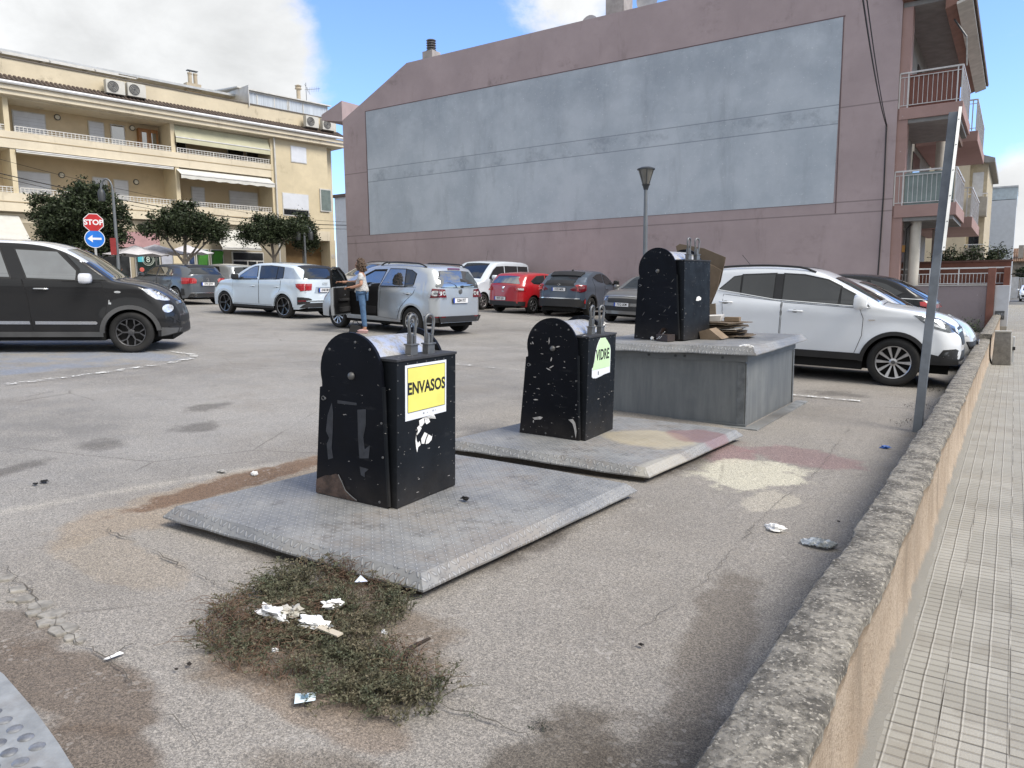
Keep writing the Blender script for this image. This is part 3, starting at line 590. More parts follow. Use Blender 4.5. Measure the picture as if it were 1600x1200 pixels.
# ------------------------------------------------------------------ raised metal box
def raised_box():
    zn = NT('streaked_zinc_sheet'); st = zn.noise(9, 6, .7, vec=zn.mapping(sc=(1, 1, .12))); c = zn.mix(zn.map(st, .35, .68), (.15, .16, .165), (.20, .21, .21)); c = zn.mix(zn.math('MULTIPLY', zn.map(zn.noise(2.2, 5), .5, .68), .3), c, (.26, .27, .255))
    X, Y, Z = zn.sep(); c = zn.mix(zn.math('MULTIPLY', zn.map(Z, .16, .0), zn.noise(5, 5)), c, (.13, .12, .11)); zn.set(Base_Color=c, Metallic=.3, Roughness=.62, Normal=zn.bump(st, .1, .01))
    root = thing('raised_container_box', 'waist high zinc sheet box standing open above ground behind the second bin', 'container', (-3.0, 8.33, .0), (0, 0, 0))
    x0, x1, y0, y1, zt = -.95, .83, -.98, .98, .84
    b = MB(); b.box(x0, x1, y0, y1, 0.06, zt); b.build('sheet_casing', zn.m, root)
    zs_ = M('dull_zinc_strip', (.15, .16, .165), .6, .3, var=.25, scale=9)
    for sx in (x0, x1 - .075): MB().box(sx, sx + .075, y0 - .012, y0 - .002, .10, zt - .09).build('corner_strip', zs_, root, bevel=.002)
    for sy in (y0, y1 - .07): MB().box(x1 + .002, x1 + .012, sy, sy + .05, .10, zt - .1).build('corner_strip', zs_, root, bevel=.002)
    r = MB(); r.box(x0 - .01, x1 + .014, y0 - .016, y0 - .003, zt - .085, zt - .02); r.box(x1 + .003, x1 + .016, y0, y1, zt - .085, zt - .02); r.build('top_rail', M('zinc_rail', (.17, .18, .185), .55, .35), root, bevel=.002)
    r = MB(); r.box(x0 - .02, x1 + .02, y0 - .03, y0 - .004, .075, .125); r.build('foot_rail', M('foot_rail_zinc', (.14, .15, .155), .6, .3), root, bevel=.002)
    f = MB(); f.box(x0 - .12, x1 + .16, y0 - .10, y0 - .032, .05, .105); f.box(x1 + .03, x1 + .16, y0 - .03, y1 + .1, .05, .105); f.build('ground_frame', M('frame_angle', (.23, .235, .23), .65, .3, var=.3, scale=6, dirt=(.1, .08, .06), dirtamt=.6), root, bevel=.004)
    k = MB(); k.box(x0 + .02, x1 + .0, y0 + .02, y1 - .02, zt, zt + .035); k.build('dark_gap', EDGE, root)
    bl = MB()
    for x in (-.2, .1, .2, .6): bl.lathe([(0, -.012), (.012, -.01), (.014, 0)], (x, y0 - .016, zt - .05), 'y', 8)
    bl.build('bolt_row', EDGE, root)
raised_box()
l3 = lid('container_lid', 'tread plate lid on top of the raised metal box, carrying flattened cardboard', [(-4.02, 7.12), (-2.03, 7.22), (-2.08, 9.55), (-4.05, 9.45)], .845 - gz(-3.04), .915 - gz(-3.04), TREAD, tilt=0, extra=1)
# ------------------------------------------------------------------ litter, cardboard, weeds, embossed plate
def pile():
    CB = [M('cardboard_%d' % i, c, .85, var=.15, scale=6, dirt=(.12, .085, .05), dirtamt=.35, dscale=4) for i, c in enumerate(((.21, .155, .105), (.14, .105, .072), (.30, .24, .17), (.60, .58, .55), (.10, .075, .052)))]
    rs = random.Random(21); z = .917; c0 = (-2.87, 8.55)
    for i in range(17):
        wd, dp = rs.uniform(.42, .74), rs.uniform(.32, .5); wd *= (1 - i * .018); a = rs.uniform(-.35, .35); cx, cy = c0[0] + rs.uniform(-.10, .14) * (1.4 if i < 4 else .8), c0[1] + rs.uniform(-.1, .1)
        th = rs.uniform(.004, .009); bow = rs.uniform(-.01, .018); m = MB(); n = 8; vs = []
        for s in (0, th):
            for k in range(n + 1):
                for q in (-1, 1):
                    lx = -wd / 2 + wd * k / n; ly = q * dp / 2; zz = z + s + bow * (abs(lx / wd * 2) ** 2) + rs.uniform(0, .002)
                    vs.append((cx + lx * math.cos(a) - ly * math.sin(a), cy + lx * math.sin(a) + ly * math.cos(a), zz))
        b = 2 * (n + 1); fs = []
        for k in range(n): fs += [(2 * k, 2 * k + 2, 2 * k + 3, 2 * k + 1), (b + 2 * k, b + 2 * k + 1, b + 2 * k + 3, b + 2 * k + 2), (2 * k, b + 2 * k, b + 2 * k + 2, 2 * k + 2), (2 * k + 1, 2 * k + 3, b + 2 * k + 3, b + 2 * k + 1)]
        fs += [(0, 1, b + 1, b), (2 * n, b + 2 * n, b + 2 * n + 1, 2 * n + 1)]
        ci = 3 if i in (9, 14) else rs.choice((0, 1, 1, 2, 4))
        o = m.add(vs, fs).build('cardboard_sheet', CB[ci], smooth=None)
        ords = ('second', 'third', 'fourth', 'fifth', 'sixth', 'seventh', 'eighth', 'ninth', 'tenth', 'eleventh', 'twelfth', 'thirteenth', 'fourteenth', 'fifteenth', 'sixteenth', 'seventeenth'); lab = {0: 'bottommost wide brown cardboard sheet of the stack on the raised lid', 9: 'white faced cardboard sheet halfway up the stack on the raised lid', 14: 'white faced cardboard sheet near the top of the stack on the raised lid', 16: 'topmost sheet of the flattened cardboard stack on the raised lid'}.get(i, '%s cardboard sheet from the bottom of the stack on the raised lid' % ords[i - 1])
        tag(o, lab, 'cardboard', 'flattened cardboard sheets on the raised lid'); z += th + rs.uniform(.001, .006)
    t = z
    o = MB().hexa([(-3.02, 8.40, t), (-2.80, 8.44, t), (-2.82, 8.62, t + .03), (-3.04, 8.58, t + .03), (-3.0, 8.40, t + .06), (-2.79, 8.44, t + .07), (-2.81, 8.62, t + .08), (-3.02, 8.58, t + .07)]).build('cardboard_box', CB[3], bevel=.004)
    tag(o, 'small crushed white carton lying on top of the cardboard stack', 'box')
    o = MB().hexa([(-2.76, 8.46, t), (-2.6, 8.5, t), (-2.62, 8.64, t), (-2.78, 8.6, t), (-2.76, 8.46, t + .055), (-2.6, 8.5, t + .05), (-2.62, 8.64, t + .05), (-2.78, 8.6, t + .05)]).build('cardboard_box', CB[0], bevel=.004)
    tag(o, 'small brown carton beside the white one on the cardboard stack', 'box')
    # leaning boards behind the third bin
    def board(u0, v0, pts, y, th, mat, label, lean=.0):
        P = [wy(u, v, y) for u, v in pts]
        for p in P: p.y += (p.z - .92) * lean
        tag(MB().prism(P, (0, 0, 0), (0, th, 0)).build('cardboard_board', mat, bevel=.001), label, 'cardboard')
    board(0, 0, [(1056, 385), (1062, 381), (1100, 388), (1134, 402), (1126, 440), (1110, 478), (1080, 478), (1068, 440)], 8.80, .012, CB[1], 'large flattened brown box standing on edge behind the unsigned bin')
    board(0, 0, [(1110, 413), (1127, 422), (1121, 450), (1108, 475), (1105, 478), (1104, 420)], 8.74, .010, CB[0], 'narrow brown cardboard flap between the bin and the larger leaning box')
    board(0, 0, [(1108, 475), (1118, 474), (1119, 497), (1108, 497)], 8.70, .01, CB[2], 'pale cardboard scrap low beside the unsigned bin, above another scrap')
    board(0, 0, [(1107, 496), (1116, 497), (1115, 514), (1107, 520)], 8.66, .01, CB[2], 'lowest pale cardboard scrap standing beside the unsigned bin')
    # open carton flap at the front of the stack
    a = [wy(u, v, 8.02) for u, v in ((1092, 518), (1108, 514), (1128, 530), (1112, 532), (1094, 530))]
    tag(MB().prism(a, (0, 0, 0), (.02, .18, .01)).build('carton_flap', CB[0], bevel=.002), 'brown wedge shaped carton flap at the left foot of the cardboard stack', 'cardboard')
    # shoe-box like printed carton by the foot of the bin
    dk = M('dark_printed_card', (.035, .022, .018), .5, var=.2)
    root = thing('printed_carton', 'small dark brown printed carton lying open in front of the unsigned bin', 'box', (-3.13, 7.62, .918), (0, 0, R(-25)))
    MB().box(-.09, .09, -.055, .055, 0, .075).build('tray', dk, root, bevel=.003)
    MB().hexa([(-.19, .02, 0), (-.10, .0, .02), (-.10, .09, .05), (-.2, .09, .04), (-.18, .03, .05), (-.06, .0, .14), (-.06, .09, .14), (-.18, .09, .10)]).build('open_lid', dk, root, bevel=.003)
    for q, (bx_, bz) in enumerate(((-.02, .04), (-.055, .035), (-.03, .085))):
        MB().tube([(bx_ - .02, -.0575 if q < 2 else -.004, bz - .012), (bx_, -.0575 if q < 2 else -.004, bz - .004), (bx_ + .024, -.0575 if q < 2 else -.004, bz + .018)], .003, 5).build('printed_stripe', PAPER, root)
    MB().blob((-.19, -.02, .02), .02, 3).build('tissue_end', PAPER, root)
pile()
def scrap(px, size, label, cat='litter', mat=None, seed=0, h=.03, dz=0, flat_=False, name='crumpled_tissue', z=None, sc=(1.4, 1, .6)):
    p = grd(*px) if z is None else hit(px[0], px[1], (0, 0, z), (0, 0, 1)); g0 = gz(p.x) if z is None else z
    m = MB(); r_ = random.Random(seed)
    for k in range(3 if not flat_ else 1):
        m.blob((r_.uniform(-.5, .5) * size, r_.uniform(-.4, .4) * size, h * .5), size * r_.uniform(.45, .7), seed + k * 7, .75, 12, 9, sc)
    o = m.build(name, mat or PAPER, smooth=25); o.location = (p.x, p.y, g0 + dz); tag(o, label, cat); return o
scrap((1211, 829), .045, 'crumpled white tissue on the tarmac left of the plastic bag', seed=2)
scrap((430, 983), .07, 'long crumpled white tissue at the left of the weeds', seed=3, dz=.04, sc=(1.7, .7, .6))
scrap((455, 977), .04, 'dirty grey tissue end beside the long tissue in the weeds', seed=4, dz=.05, mat=M('dirty_tissue', (.45, .43, .38), .9))
scrap((488, 998), .045, 'white tissue in the middle of the weeds above the wooden stick', seed=5, dz=.05)
scrap((522, 966), .035, 'small white tissue at the top of the litter in the weeds', seed=6, dz=.05)
scrap((432, 1033), .014, 'tiny white paper crumb low in the weeds', seed=7, dz=.03)
scrap((601, 1003), .014, 'tiny white paper crumb at the right edge of the weeds', seed=8, dz=.03)
scrap((510, 999), .03, 'thin pale plastic scrap right of the tissue in the weeds', seed=9, dz=.05, mat=M('thin_plastic', (.5, .53, .56), .3), sc=(1.2, .9, .25))
scrap((398, 743), .026, 'small white crumb beside the soil heap behind the nearest lid', seed=10)
scrap((347, 739), .03, 'flat grey pebble-like scrap on the tarmac beyond the soil', seed=11, mat=M('grey_scrap', (.35, .34, .32), .9), sc=(1.6, .8, .3))
scrap((70, 755), .028, 'black rubber scrap on the tarmac at far left', seed=12, mat=RUBBER, sc=(1.3, .8, .3)); scrap((56, 759), .02, 'smaller black scrap left of the rubber scrap', seed=13, mat=RUBBER, sc=(1, .7, .3))
scrap((727, 782), .022, 'black stone chip on the nearest tread plate lid', seed=14, mat=RUBBER, z=.235)
scrap((1163, 543), .05, 'thin white paper scrap on the raised lid before the cardboard', seed=15, z=.918, sc=(1.5, .7, .25))
DC = M('dirt_crumb', (.03, .026, .024), .95)
for i, (u, v, q) in enumerate(((296, 1043, 'larger dark crumb on the tarmac left of the weeds'), (277, 1051, 'smaller dark crumb just left of the larger one by the weeds'), (1002, 1012, 'dark crumb alone on the tarmac in front of the middle lid'), (1310, 818, 'dark crumb close to the low wall above the plastic bag'))):
    scrap((u, v), .009 - .002 * (i % 2), q, 'dirt crumb', DC, 30 + i, name='dirt_crumb')['group'] = 'dark crumbs on the tarmac'
scrap((1384, 701), .04, 'blue and white wrapper on the tarmac near the sign pole', seed=61, mat=M('blue_wrapper', (.06, .16, .5), .4), sc=(1.2, .6, .4))
def bag():
    p = grd(1279, 853); m = MB(); n = 22; vs = []
    for j in range(n + 1):
        for i in range(n + 1):
            a, b = i / n - .5, j / n - .5; x = a * .27 + .05 * b; y = b * .17 - .04 * a; rr = 1 - (abs(2 * a) ** 3) * .35 - (abs(2 * b) ** 3) * .3
            x *= rr + .12 * mn.noise(Vector((b * 5, 1, 0))); y *= rr + .3 * mn.noise(Vector((a * 5, 7, 0)))
            z = .014 + .028 * abs(mn.noise(Vector((a * 6, b * 9, 2)))) + .02 * abs(mn.noise(Vector((a * 17, b * 19, 4)))) ; vs.append((x, y, z * (1.4 - abs(a) - abs(b))))
    m.add(vs, [(j * (n + 1) + i, j * (n + 1) + i + 1, (j + 1) * (n + 1) + i + 1, (j + 1) * (n + 1) + i) for j in range(n) for i in range(n)])
    mt = NT('thin_clear_plastic'); mt.set(Base_Color=mt.mix(mt.map(mt.noise(14, 5), .35, .6), (.62, .68, .74), (.26, .28, .28)), Roughness=.22, Transmission_Weight=.35, Specular_IOR_Level=.7, Normal=mt.bump(mt.noise(30, 4), .6, .01))
    o = m.build('plastic_bag', mt.m, smooth=40); o.location = (p.x, p.y, gz(p.x)); o.rotation_euler = (0, 0, R(10)); tag(o, 'flattened clear plastic bag lying against the low wall', 'plastic bag')
bag()
def litter2():
    p = grd(505, 1016); o = MB().box(-.072, .072, -.014, .014, 0, .006).build('wooden_stick', M('pale_plywood', (.52, .46, .36), .7)); o.location = (p.x + .02, p.y + .02, gz(p.x) + .075); o.rotation_euler = (R(5), R(-4), R(-8)); tag(o, 'flat pale wooden stick lying in the weeds', 'stick')
    p = grd(477, 1099); root = thing('printed_sachet', 'pale blue printed paper sachet just below the weeds', 'sachet', (p.x, p.y, gz(p.x) + .018), (0, 0, R(48)))
    MB().add([(-.035, -.025, 0), (.035, -.028, .004), (.037, .026, .002), (-.033, .028, .008), (0, 0, .010)], [(0, 1, 4), (1, 2, 4), (2, 3, 4), (3, 0, 4)]).build('paper', M('pale_blue_paper', (.62, .74, .80), .6), root)
    MB().box(-.012, .012, -.016, .004, .011, .0118).build('printed_mark', M('blue_grey_print', (.12, .2, .26), .6), root)
    p = grd(565, 942); o = MB().add([(-.02, -.02, 0), (.02, -.02, .01), (.024, .02, .0), (-.02, .02, .02)], [(0, 1, 2, 3)]).build('printed_sachet', M('lilac_paper', (.52, .56, .68), .5)); o.location = (p.x, p.y, gz(p.x) + .10); tag(o, 'small lilac wrapper near the top of the weeds by the lid', 'sachet')
    a, b, c = grd(672, 1016), grd(645, 1030), grd(628, 1052)
    o = MB().tube([a + Vector((0, 0, .05)), b + Vector((0, 0, .05)), grd(637, 1035) + Vector((0, 0, .045)), c + Vector((0, 0, .02))], [.006, .010, .011, .007], 7).build('dead_stick', M('dark_bark_stick', (.03, .022, .017), .95, bump=.5)); tag(o, 'dark bent dead stick poking out of the right of the weeds', 'stick')
    p = grd(518, 696); o = MB().add([(-.01, -.035, 0), (.012, -.03, .004), (.01, .035, 0), (-.012, .03, .004)], [(0, 1, 2, 3)]).build('cigarette_end', PAPER)
    o.location = Vector(grd(178, 1030)) + Vector((0, 0, .012)); tag(o, 'yellowish cigarette end in the crack at the left', 'cigarette end')
    # wooden board, white tissue knot on second bin's loop
    q = b2.matrix_basis @ Vector((.24, .16, .95)); o = MB().blob((0, 0, 0), .02, 2, .8, 10, 7, (1.6, 1, .8)).blob((-.02, 0, -.04), .012, 6, .8, 8, 6, (.7, .6, 2.8)).build('tied_rag', PAPER, smooth=40); o.location = q; tag(o, 'white rag tied to the lifting loop of the VIDRE bin', 'rag')
litter2()
def weeds():
    rs = random.Random(42); poly = [grd(u, v) for u, v in ((310, 995), (345, 950), (420, 910), (500, 885), (560, 893), (625, 935), (640, 965), (598, 985), (590, 1010), (632, 1022), (650, 1040), (690, 1070), (690, 1105), (645, 1125), (590, 1128), (540, 1100), (470, 1075), (400, 1065), (350, 1050), (330, 1020))]
    def inside(x, y):
        c = False; j = len(poly) - 1
        for i in range(len(poly)):
            if (poly[i].y > y) != (poly[j].y > y) and x < (poly[j].x - poly[i].x) * (y - poly[i].y) / (poly[j].y - poly[i].y) + poly[i].x: c = not c
            j = i
        return c
    g, st, lf = MB(), MB(), MB(); x0, x1 = min(p.x for p in poly), max(p.x for p in poly); y0, y1 = min(p.y for p in poly), max(p.y for p in poly)
    cnt = 0
    while cnt < 2300:
        x, y = rs.uniform(x0, x1), rs.uniform(y0, y1)
        if not inside(x + rs.gauss(0, .02), y + rs.gauss(0, .02)): continue
        if mn.noise(Vector((x * 6, y * 6, 11))) < -.22 and rs.random() < .8: continue
        cnt += 1; dens = mn.noise(Vector((x * 4, y * 4, 3))); brown = mn.noise(Vector((x * 2.6, y * 2.6, 9))) + rs.gauss(0, .18) > .03
        hgt = rs.uniform(.02, .075) * (1 + .6 * dens) * (1.35 if y > 2.15 else 1); a = rs.uniform(0, 6.28); ln = rs.uniform(.04, .115) * (1.7 if rs.random() < .07 else 1); z0 = gz(x) + .004; pts = []
        for k in range(6):
            f = k / 5; pts.append(Vector((x + math.cos(a + f * rs.uniform(-.6, .6)) * ln * f, y + math.sin(a + f * rs.uniform(-.6, .6)) * ln * f, z0 + hgt * math.sin(min(1, f * 1.15) * 1.9))))
        (lf if brown else st).tube(pts, [.0016, .0014, .0013, .0012, .001, .0008], 3, cap=False)
        if brown and rs.random() < .8: continue
        for k in range(1, 6):
            for q in range(5):
                p = pts[k].lerp(pts[k - 1], rs.random()); d = Vector((rs.gauss(0, 1), rs.gauss(0, 1), rs.uniform(.0, 1.2))).normalized(); s = Vector((rs.gauss(0, 1), rs.gauss(0, 1), rs.gauss(0, .4))).cross(d).normalized(); L_ = rs.uniform(.006, .015); W = L_ * .24
                g.add([p, p + d * L_ * .5 + s * W, p + d * L_, p + d * L_ * .5 - s * W], [(0, 1, 2, 3)])
    gm = NT('dusty_weed_leaves'); gm.set(Base_Color=gm.mix(gm.map(gm.noise(9, 4), .35, .65), gm.mix(gm.map(gm.noise(160, 2), .35, .65), (.045, .055, .032), (.105, .125, .075)), (.15, .13, .085)), Roughness=.8)
    o = tag(thing('weed_patch', 'sprawling patch of dusty green and brown weeds in front of the nearest lid', 'weeds', (0, 0, 0)), kind='stuff')
    bpy.data.objects.remove(o)
    b = MB(); b.v, b.f = g.v, g.f; gl = b.build('weed_patch', gm.m, recalc=False, merge=False)
    tag(gl, 'sprawling patch of dusty green and brown weeds in front of the nearest lid', 'weeds', kind='stuff')
    c = st.build('green_stems', M('weed_stem', (.075, .07, .04), .85), gl, recalc=False, merge=False); c2_ = lf.build('dry_stems', M('dry_stem', (.13, .082, .055), .9), gl, recalc=False, merge=False)
    c['kind'] = 'stuff'; c2_['kind'] = 'stuff'
weeds()
def tuft(p, r, n, name, label, cat, h=.1, col_=(.04, .065, .022), seed=1, wide=.3, group=None):
    rs = random.Random(seed); m = MB()
    for i in range(n):
        a = rs.uniform(0, 6.28); q = r * rs.random() ** .6; b = Vector((q * math.cos(a), q * math.sin(a), 0)); d = Vector((rs.gauss(0, .5), rs.gauss(0, .5), 1)).normalized(); hh = h * rs.uniform(.3, 1)
        for k in range(4):
            c = b + d * hh * (k + 1) / 4; s = Vector((rs.gauss(0, 1), rs.gauss(0, 1), rs.gauss(0, .5))).normalized(); t = s.cross(d).normalized(); L_ = h * wide * rs.uniform(.4, .9)
            m.add([c, c + s * L_ * .5 + t * L_ * .22, c + s * L_, c + s * L_ * .5 - t * L_ * .22], [(0, 1, 2, 3)])
    o = m.build(name, M(name + '_leaf', col_, .7, var=.35, scale=15), recalc=False, merge=False); o.location = p; return tag(o, label, cat, group)
p = grd(735, 1120); tuft((p.x, p.y, gz(p.x)), .03, 12, 'small_weed', 'tiny green weed on the tarmac just right of the big weed patch', 'weed', .03, seed=3)
p = grd(846, 1138); tuft((p.x, p.y, gz(p.x)), .035, 22, 'small_weed', 'tiny dark weed on the tarmac farthest right of the weed patch', 'weed', .04, (.03, .035, .025), seed=4)
p = grd(790, 1100); 
def embossed_plate():
    # corner of a cast plate set flush in the ground at the bottom left
    P = [(-4.3, 1.03), (-2.93, 1.04), (-2.62, 1.005), (-2.36, .965), (-2.12, .92), (-2.0, .3), (-4.3, .2)]
    mt = M('worn_cast_plate', (.30, .31, .31), .5, .25, var=.2, scale=9, dirt=(.17, .15, .13), dirtamt=.5, dscale=5, bump=.2, bscale=60)
    root = thing('embossed_cover', 'grey metal ground cover with raised round studs at the bottom left', 'ground cover', (-2.7, .8, 0))
    o = MB().prism([(x + 2.7, y - .8, gz(x) - .01) for x, y in P], (0, 0, 0), (0, 0, .03)).build('plate', mt, root)
    st = MB(); sp = .075
    for i in range(28):
        for j in range(12):
            x = -4.2 + i * sp + (j % 2) * sp / 2; y = .3 + j * .062
            if y > .985 - max(0, (x + 2.93)) * .12 or x > -2.08: continue
            st.lathe([(0, .0055), (.014, .005), (.021, .0025), (.024, 0)], (x + 2.7, y - .8, gz(x) + .020), 'z', 12)
    o = st.build('round_studs', M('stud_metal', (.20, .205, .215), .42, .4, var=.3, scale=20), root, smooth=60)
    dm = MB()
    for k in range(10): dm.beam((-3.0 + k * .09 + 2.7, .2 - .8, gz(-3.0) + .021), (-2.9 + k * .12 + 2.7, 1.0 - .8, gz(-2.6) + .021), .004, .002)
embossed_plate()
# white/paved patch of exposed old concrete at the bottom
# ------------------------------------------------------------------ leaning sign pole by the wall
def pole():
    a = grd(1432, 676); b = atd(1490, 176, 7.62); gal = M('dull_galvanised', (.13, .145, .165), .55, .3, var=.18, scale=5, dirt=(.12, .12, .12), dirtamt=.3)
    root = thing('sign_pole', 'leaning galvanised pole with a narrow sign seen edge on, beside the low wall', 'sign pole', a)
    d = (b - a); MB().beam((0, 0, -.1), d, .082, .05, up=(0, 1, 0)).build('post', gal, root, bevel=.006)
    def on(v0, v1): return None
    top = d; dn = d.normalized(); rgt = Vector(VX).normalized(); L_ = d.length
    # sign plate seen edge on, carried on the right of the post's top third
    al = M('bare_aluminium', (.50, .52, .53), .35, .6, var=.1); f0, f1 = .56, 1.01; p0 = d * f0; p1 = d * f1; vd = Vector((-.08, 1, 0)).normalized()
    MB().prism([p0 + rgt * .046 - vd * .15, p1 + rgt * .052 - vd * .15, p1 + rgt * .052 + vd * .17, p0 + rgt * .046 + vd * .17], (0, 0, 0), rgt * .003).build('sign_plate', al, root)
    MB().hexa([p0 + rgt * .042 - vd * .152, p0 + rgt * .074 - vd * .152, p0 + rgt * .074 - vd * .149, p0 + rgt * .042 - vd * .149, p1 + rgt * .048 - vd * .152, p1 + rgt * .080 - vd * .152, p1 + rgt * .080 - vd * .149, p1 + rgt * .048 - vd * .149]).build('plate_rim', M('pale_aluminium_rim', (.62, .64, .65), .4, .3), root)
    b_ = MB()
    for f in (.57, .65, .73, .81, .89, .97): c = d * f + rgt * .062 - vd * .154; b_.blob(c, .006, 1, 0, 6, 4)
    b_.build('rivet_row', EDGE, root)
pole()
# ------------------------------------------------------------------ cars
def paint(name, c, metal=.0, rough=.32, flake=0.):
    n = NT(name); dirt = n.noise(1.7, 6, .6); X, Y, Z = n.sep(); dk = min(1, max(c) * 4)
    cc = n.mix(n.math('MULTIPLY', n.map(dirt, .4, .75), .08 * dk), c, (.35, .32, .28)); low = n.math('MULTIPLY', n.map(Z, .62, .18), n.map(n.noise(3, 5), .2, .8)); cc = n.mix(n.math('MULTIPLY', low, .05 + .2 * dk), cc, (.20, .18, .155))
    n.set(Base_Color=cc, Metallic=metal, Roughness=n.map(dirt, .3, .8, rough, rough + .1), Coat_Weight=.45 + .5 * dk, Coat_Roughness=.04, Specular_IOR_Level=.2 + .3 * dk, Normal=n.bump(n.noise(2.0, 2), .03, .02)); return n.m
GLASS = NT('car_window_glass'); GLASS.set(Base_Color=(.012, .015, .018), Roughness=.015, IOR=1.8, Specular_IOR_Level=.5, Normal=GLASS.bump(GLASS.noise(2.2, 2), .04, .02)); GLASS = GLASS.m
GLASSL = NT('lighter_car_glass'); GLASSL.set(Base_Color=GLASSL.mix(GLASSL.map(GLASSL.noise(3.5, 3), .4, .6), (.03, .036, .04), (.05, .06, .065)), Roughness=.015, IOR=2.7, Specular_IOR_Level=.7, Normal=GLASSL.bump(GLASSL.noise(1.6, 2), .05, .02)); GLASSL = GLASSL.m
TRIM = M('black_plastic_trim', (.014, .014, .015), .55, var=.2); CLADG = M('grey_plastic_cladding', (.075, .076, .078), .55, var=.15)
TYRE = M('tyre_rubber', (.012, .012, .012), .85, var=.3, scale=8, dirt=(.05, .045, .04), dirtamt=.3); ALLOY = M('alloy_wheel', (.46, .46, .47), .32, .75, var=.15, scale=8); DARKA = M('dark_alloy', (.10, .10, .105), .35, .6); BLACKA = M('gloss_black_alloy', (.012, .012, .014), .25)
CHR = M('chrome_trim', (.72, .73, .74), .16, 1, var=.05); REDL = M('red_tail_lamp', (.36, .012, .018), .12, var=.2, scale=20, coat=1); DREDL = M('dark_red_tail_lamp', (.12, .006, .012), .12, var=.2, coat=1); CLR = M('clear_lamp', (.60, .62, .64), .08, .35, var=.35, scale=18, coat=1); DCLR = M('smoked_lamp', (.09, .10, .11), .08, .3, var=.5, scale=14, coat=1)
PLW = M('number_plate_white', (.72, .73, .76), .4, var=.03); PLB = M('plate_blue_band', (.02, .07, .40), .4); UNDER = M('underbody_black', (.006, .006, .006), .95); SEAMM = M('panel_gap', (.006, .006, .007), .8); SEATM = M('dark_seat_cloth', (.02, .02, .022), .9)
def catmull(P, step=.035):
    out = []
    for i in range(len(P) - 1):
        p0, p1, p2, p3 = Vector(P[max(0, i - 1)]), Vector(P[i]), Vector(P[i + 1]), Vector(P[min(len(P) - 1, i + 2)]); n = max(2, int((p2 - p1).length / step))
        for k in range(n):
            t = k / n; q = .5 * ((2 * p1) + (p2 - p0) * t + (2 * p0 - 5 * p1 + 4 * p2 - p3) * t * t + (3 * p1 - p0 - 3 * p2 + p3) * t ** 3); out.append((q.x, q.y))
    out.append(tuple(P[-1])); res = [out[0]]
    for q in out[1:]:
        res.append((max(q[0], res[-1][0] + .0015), q[1]))
    return res
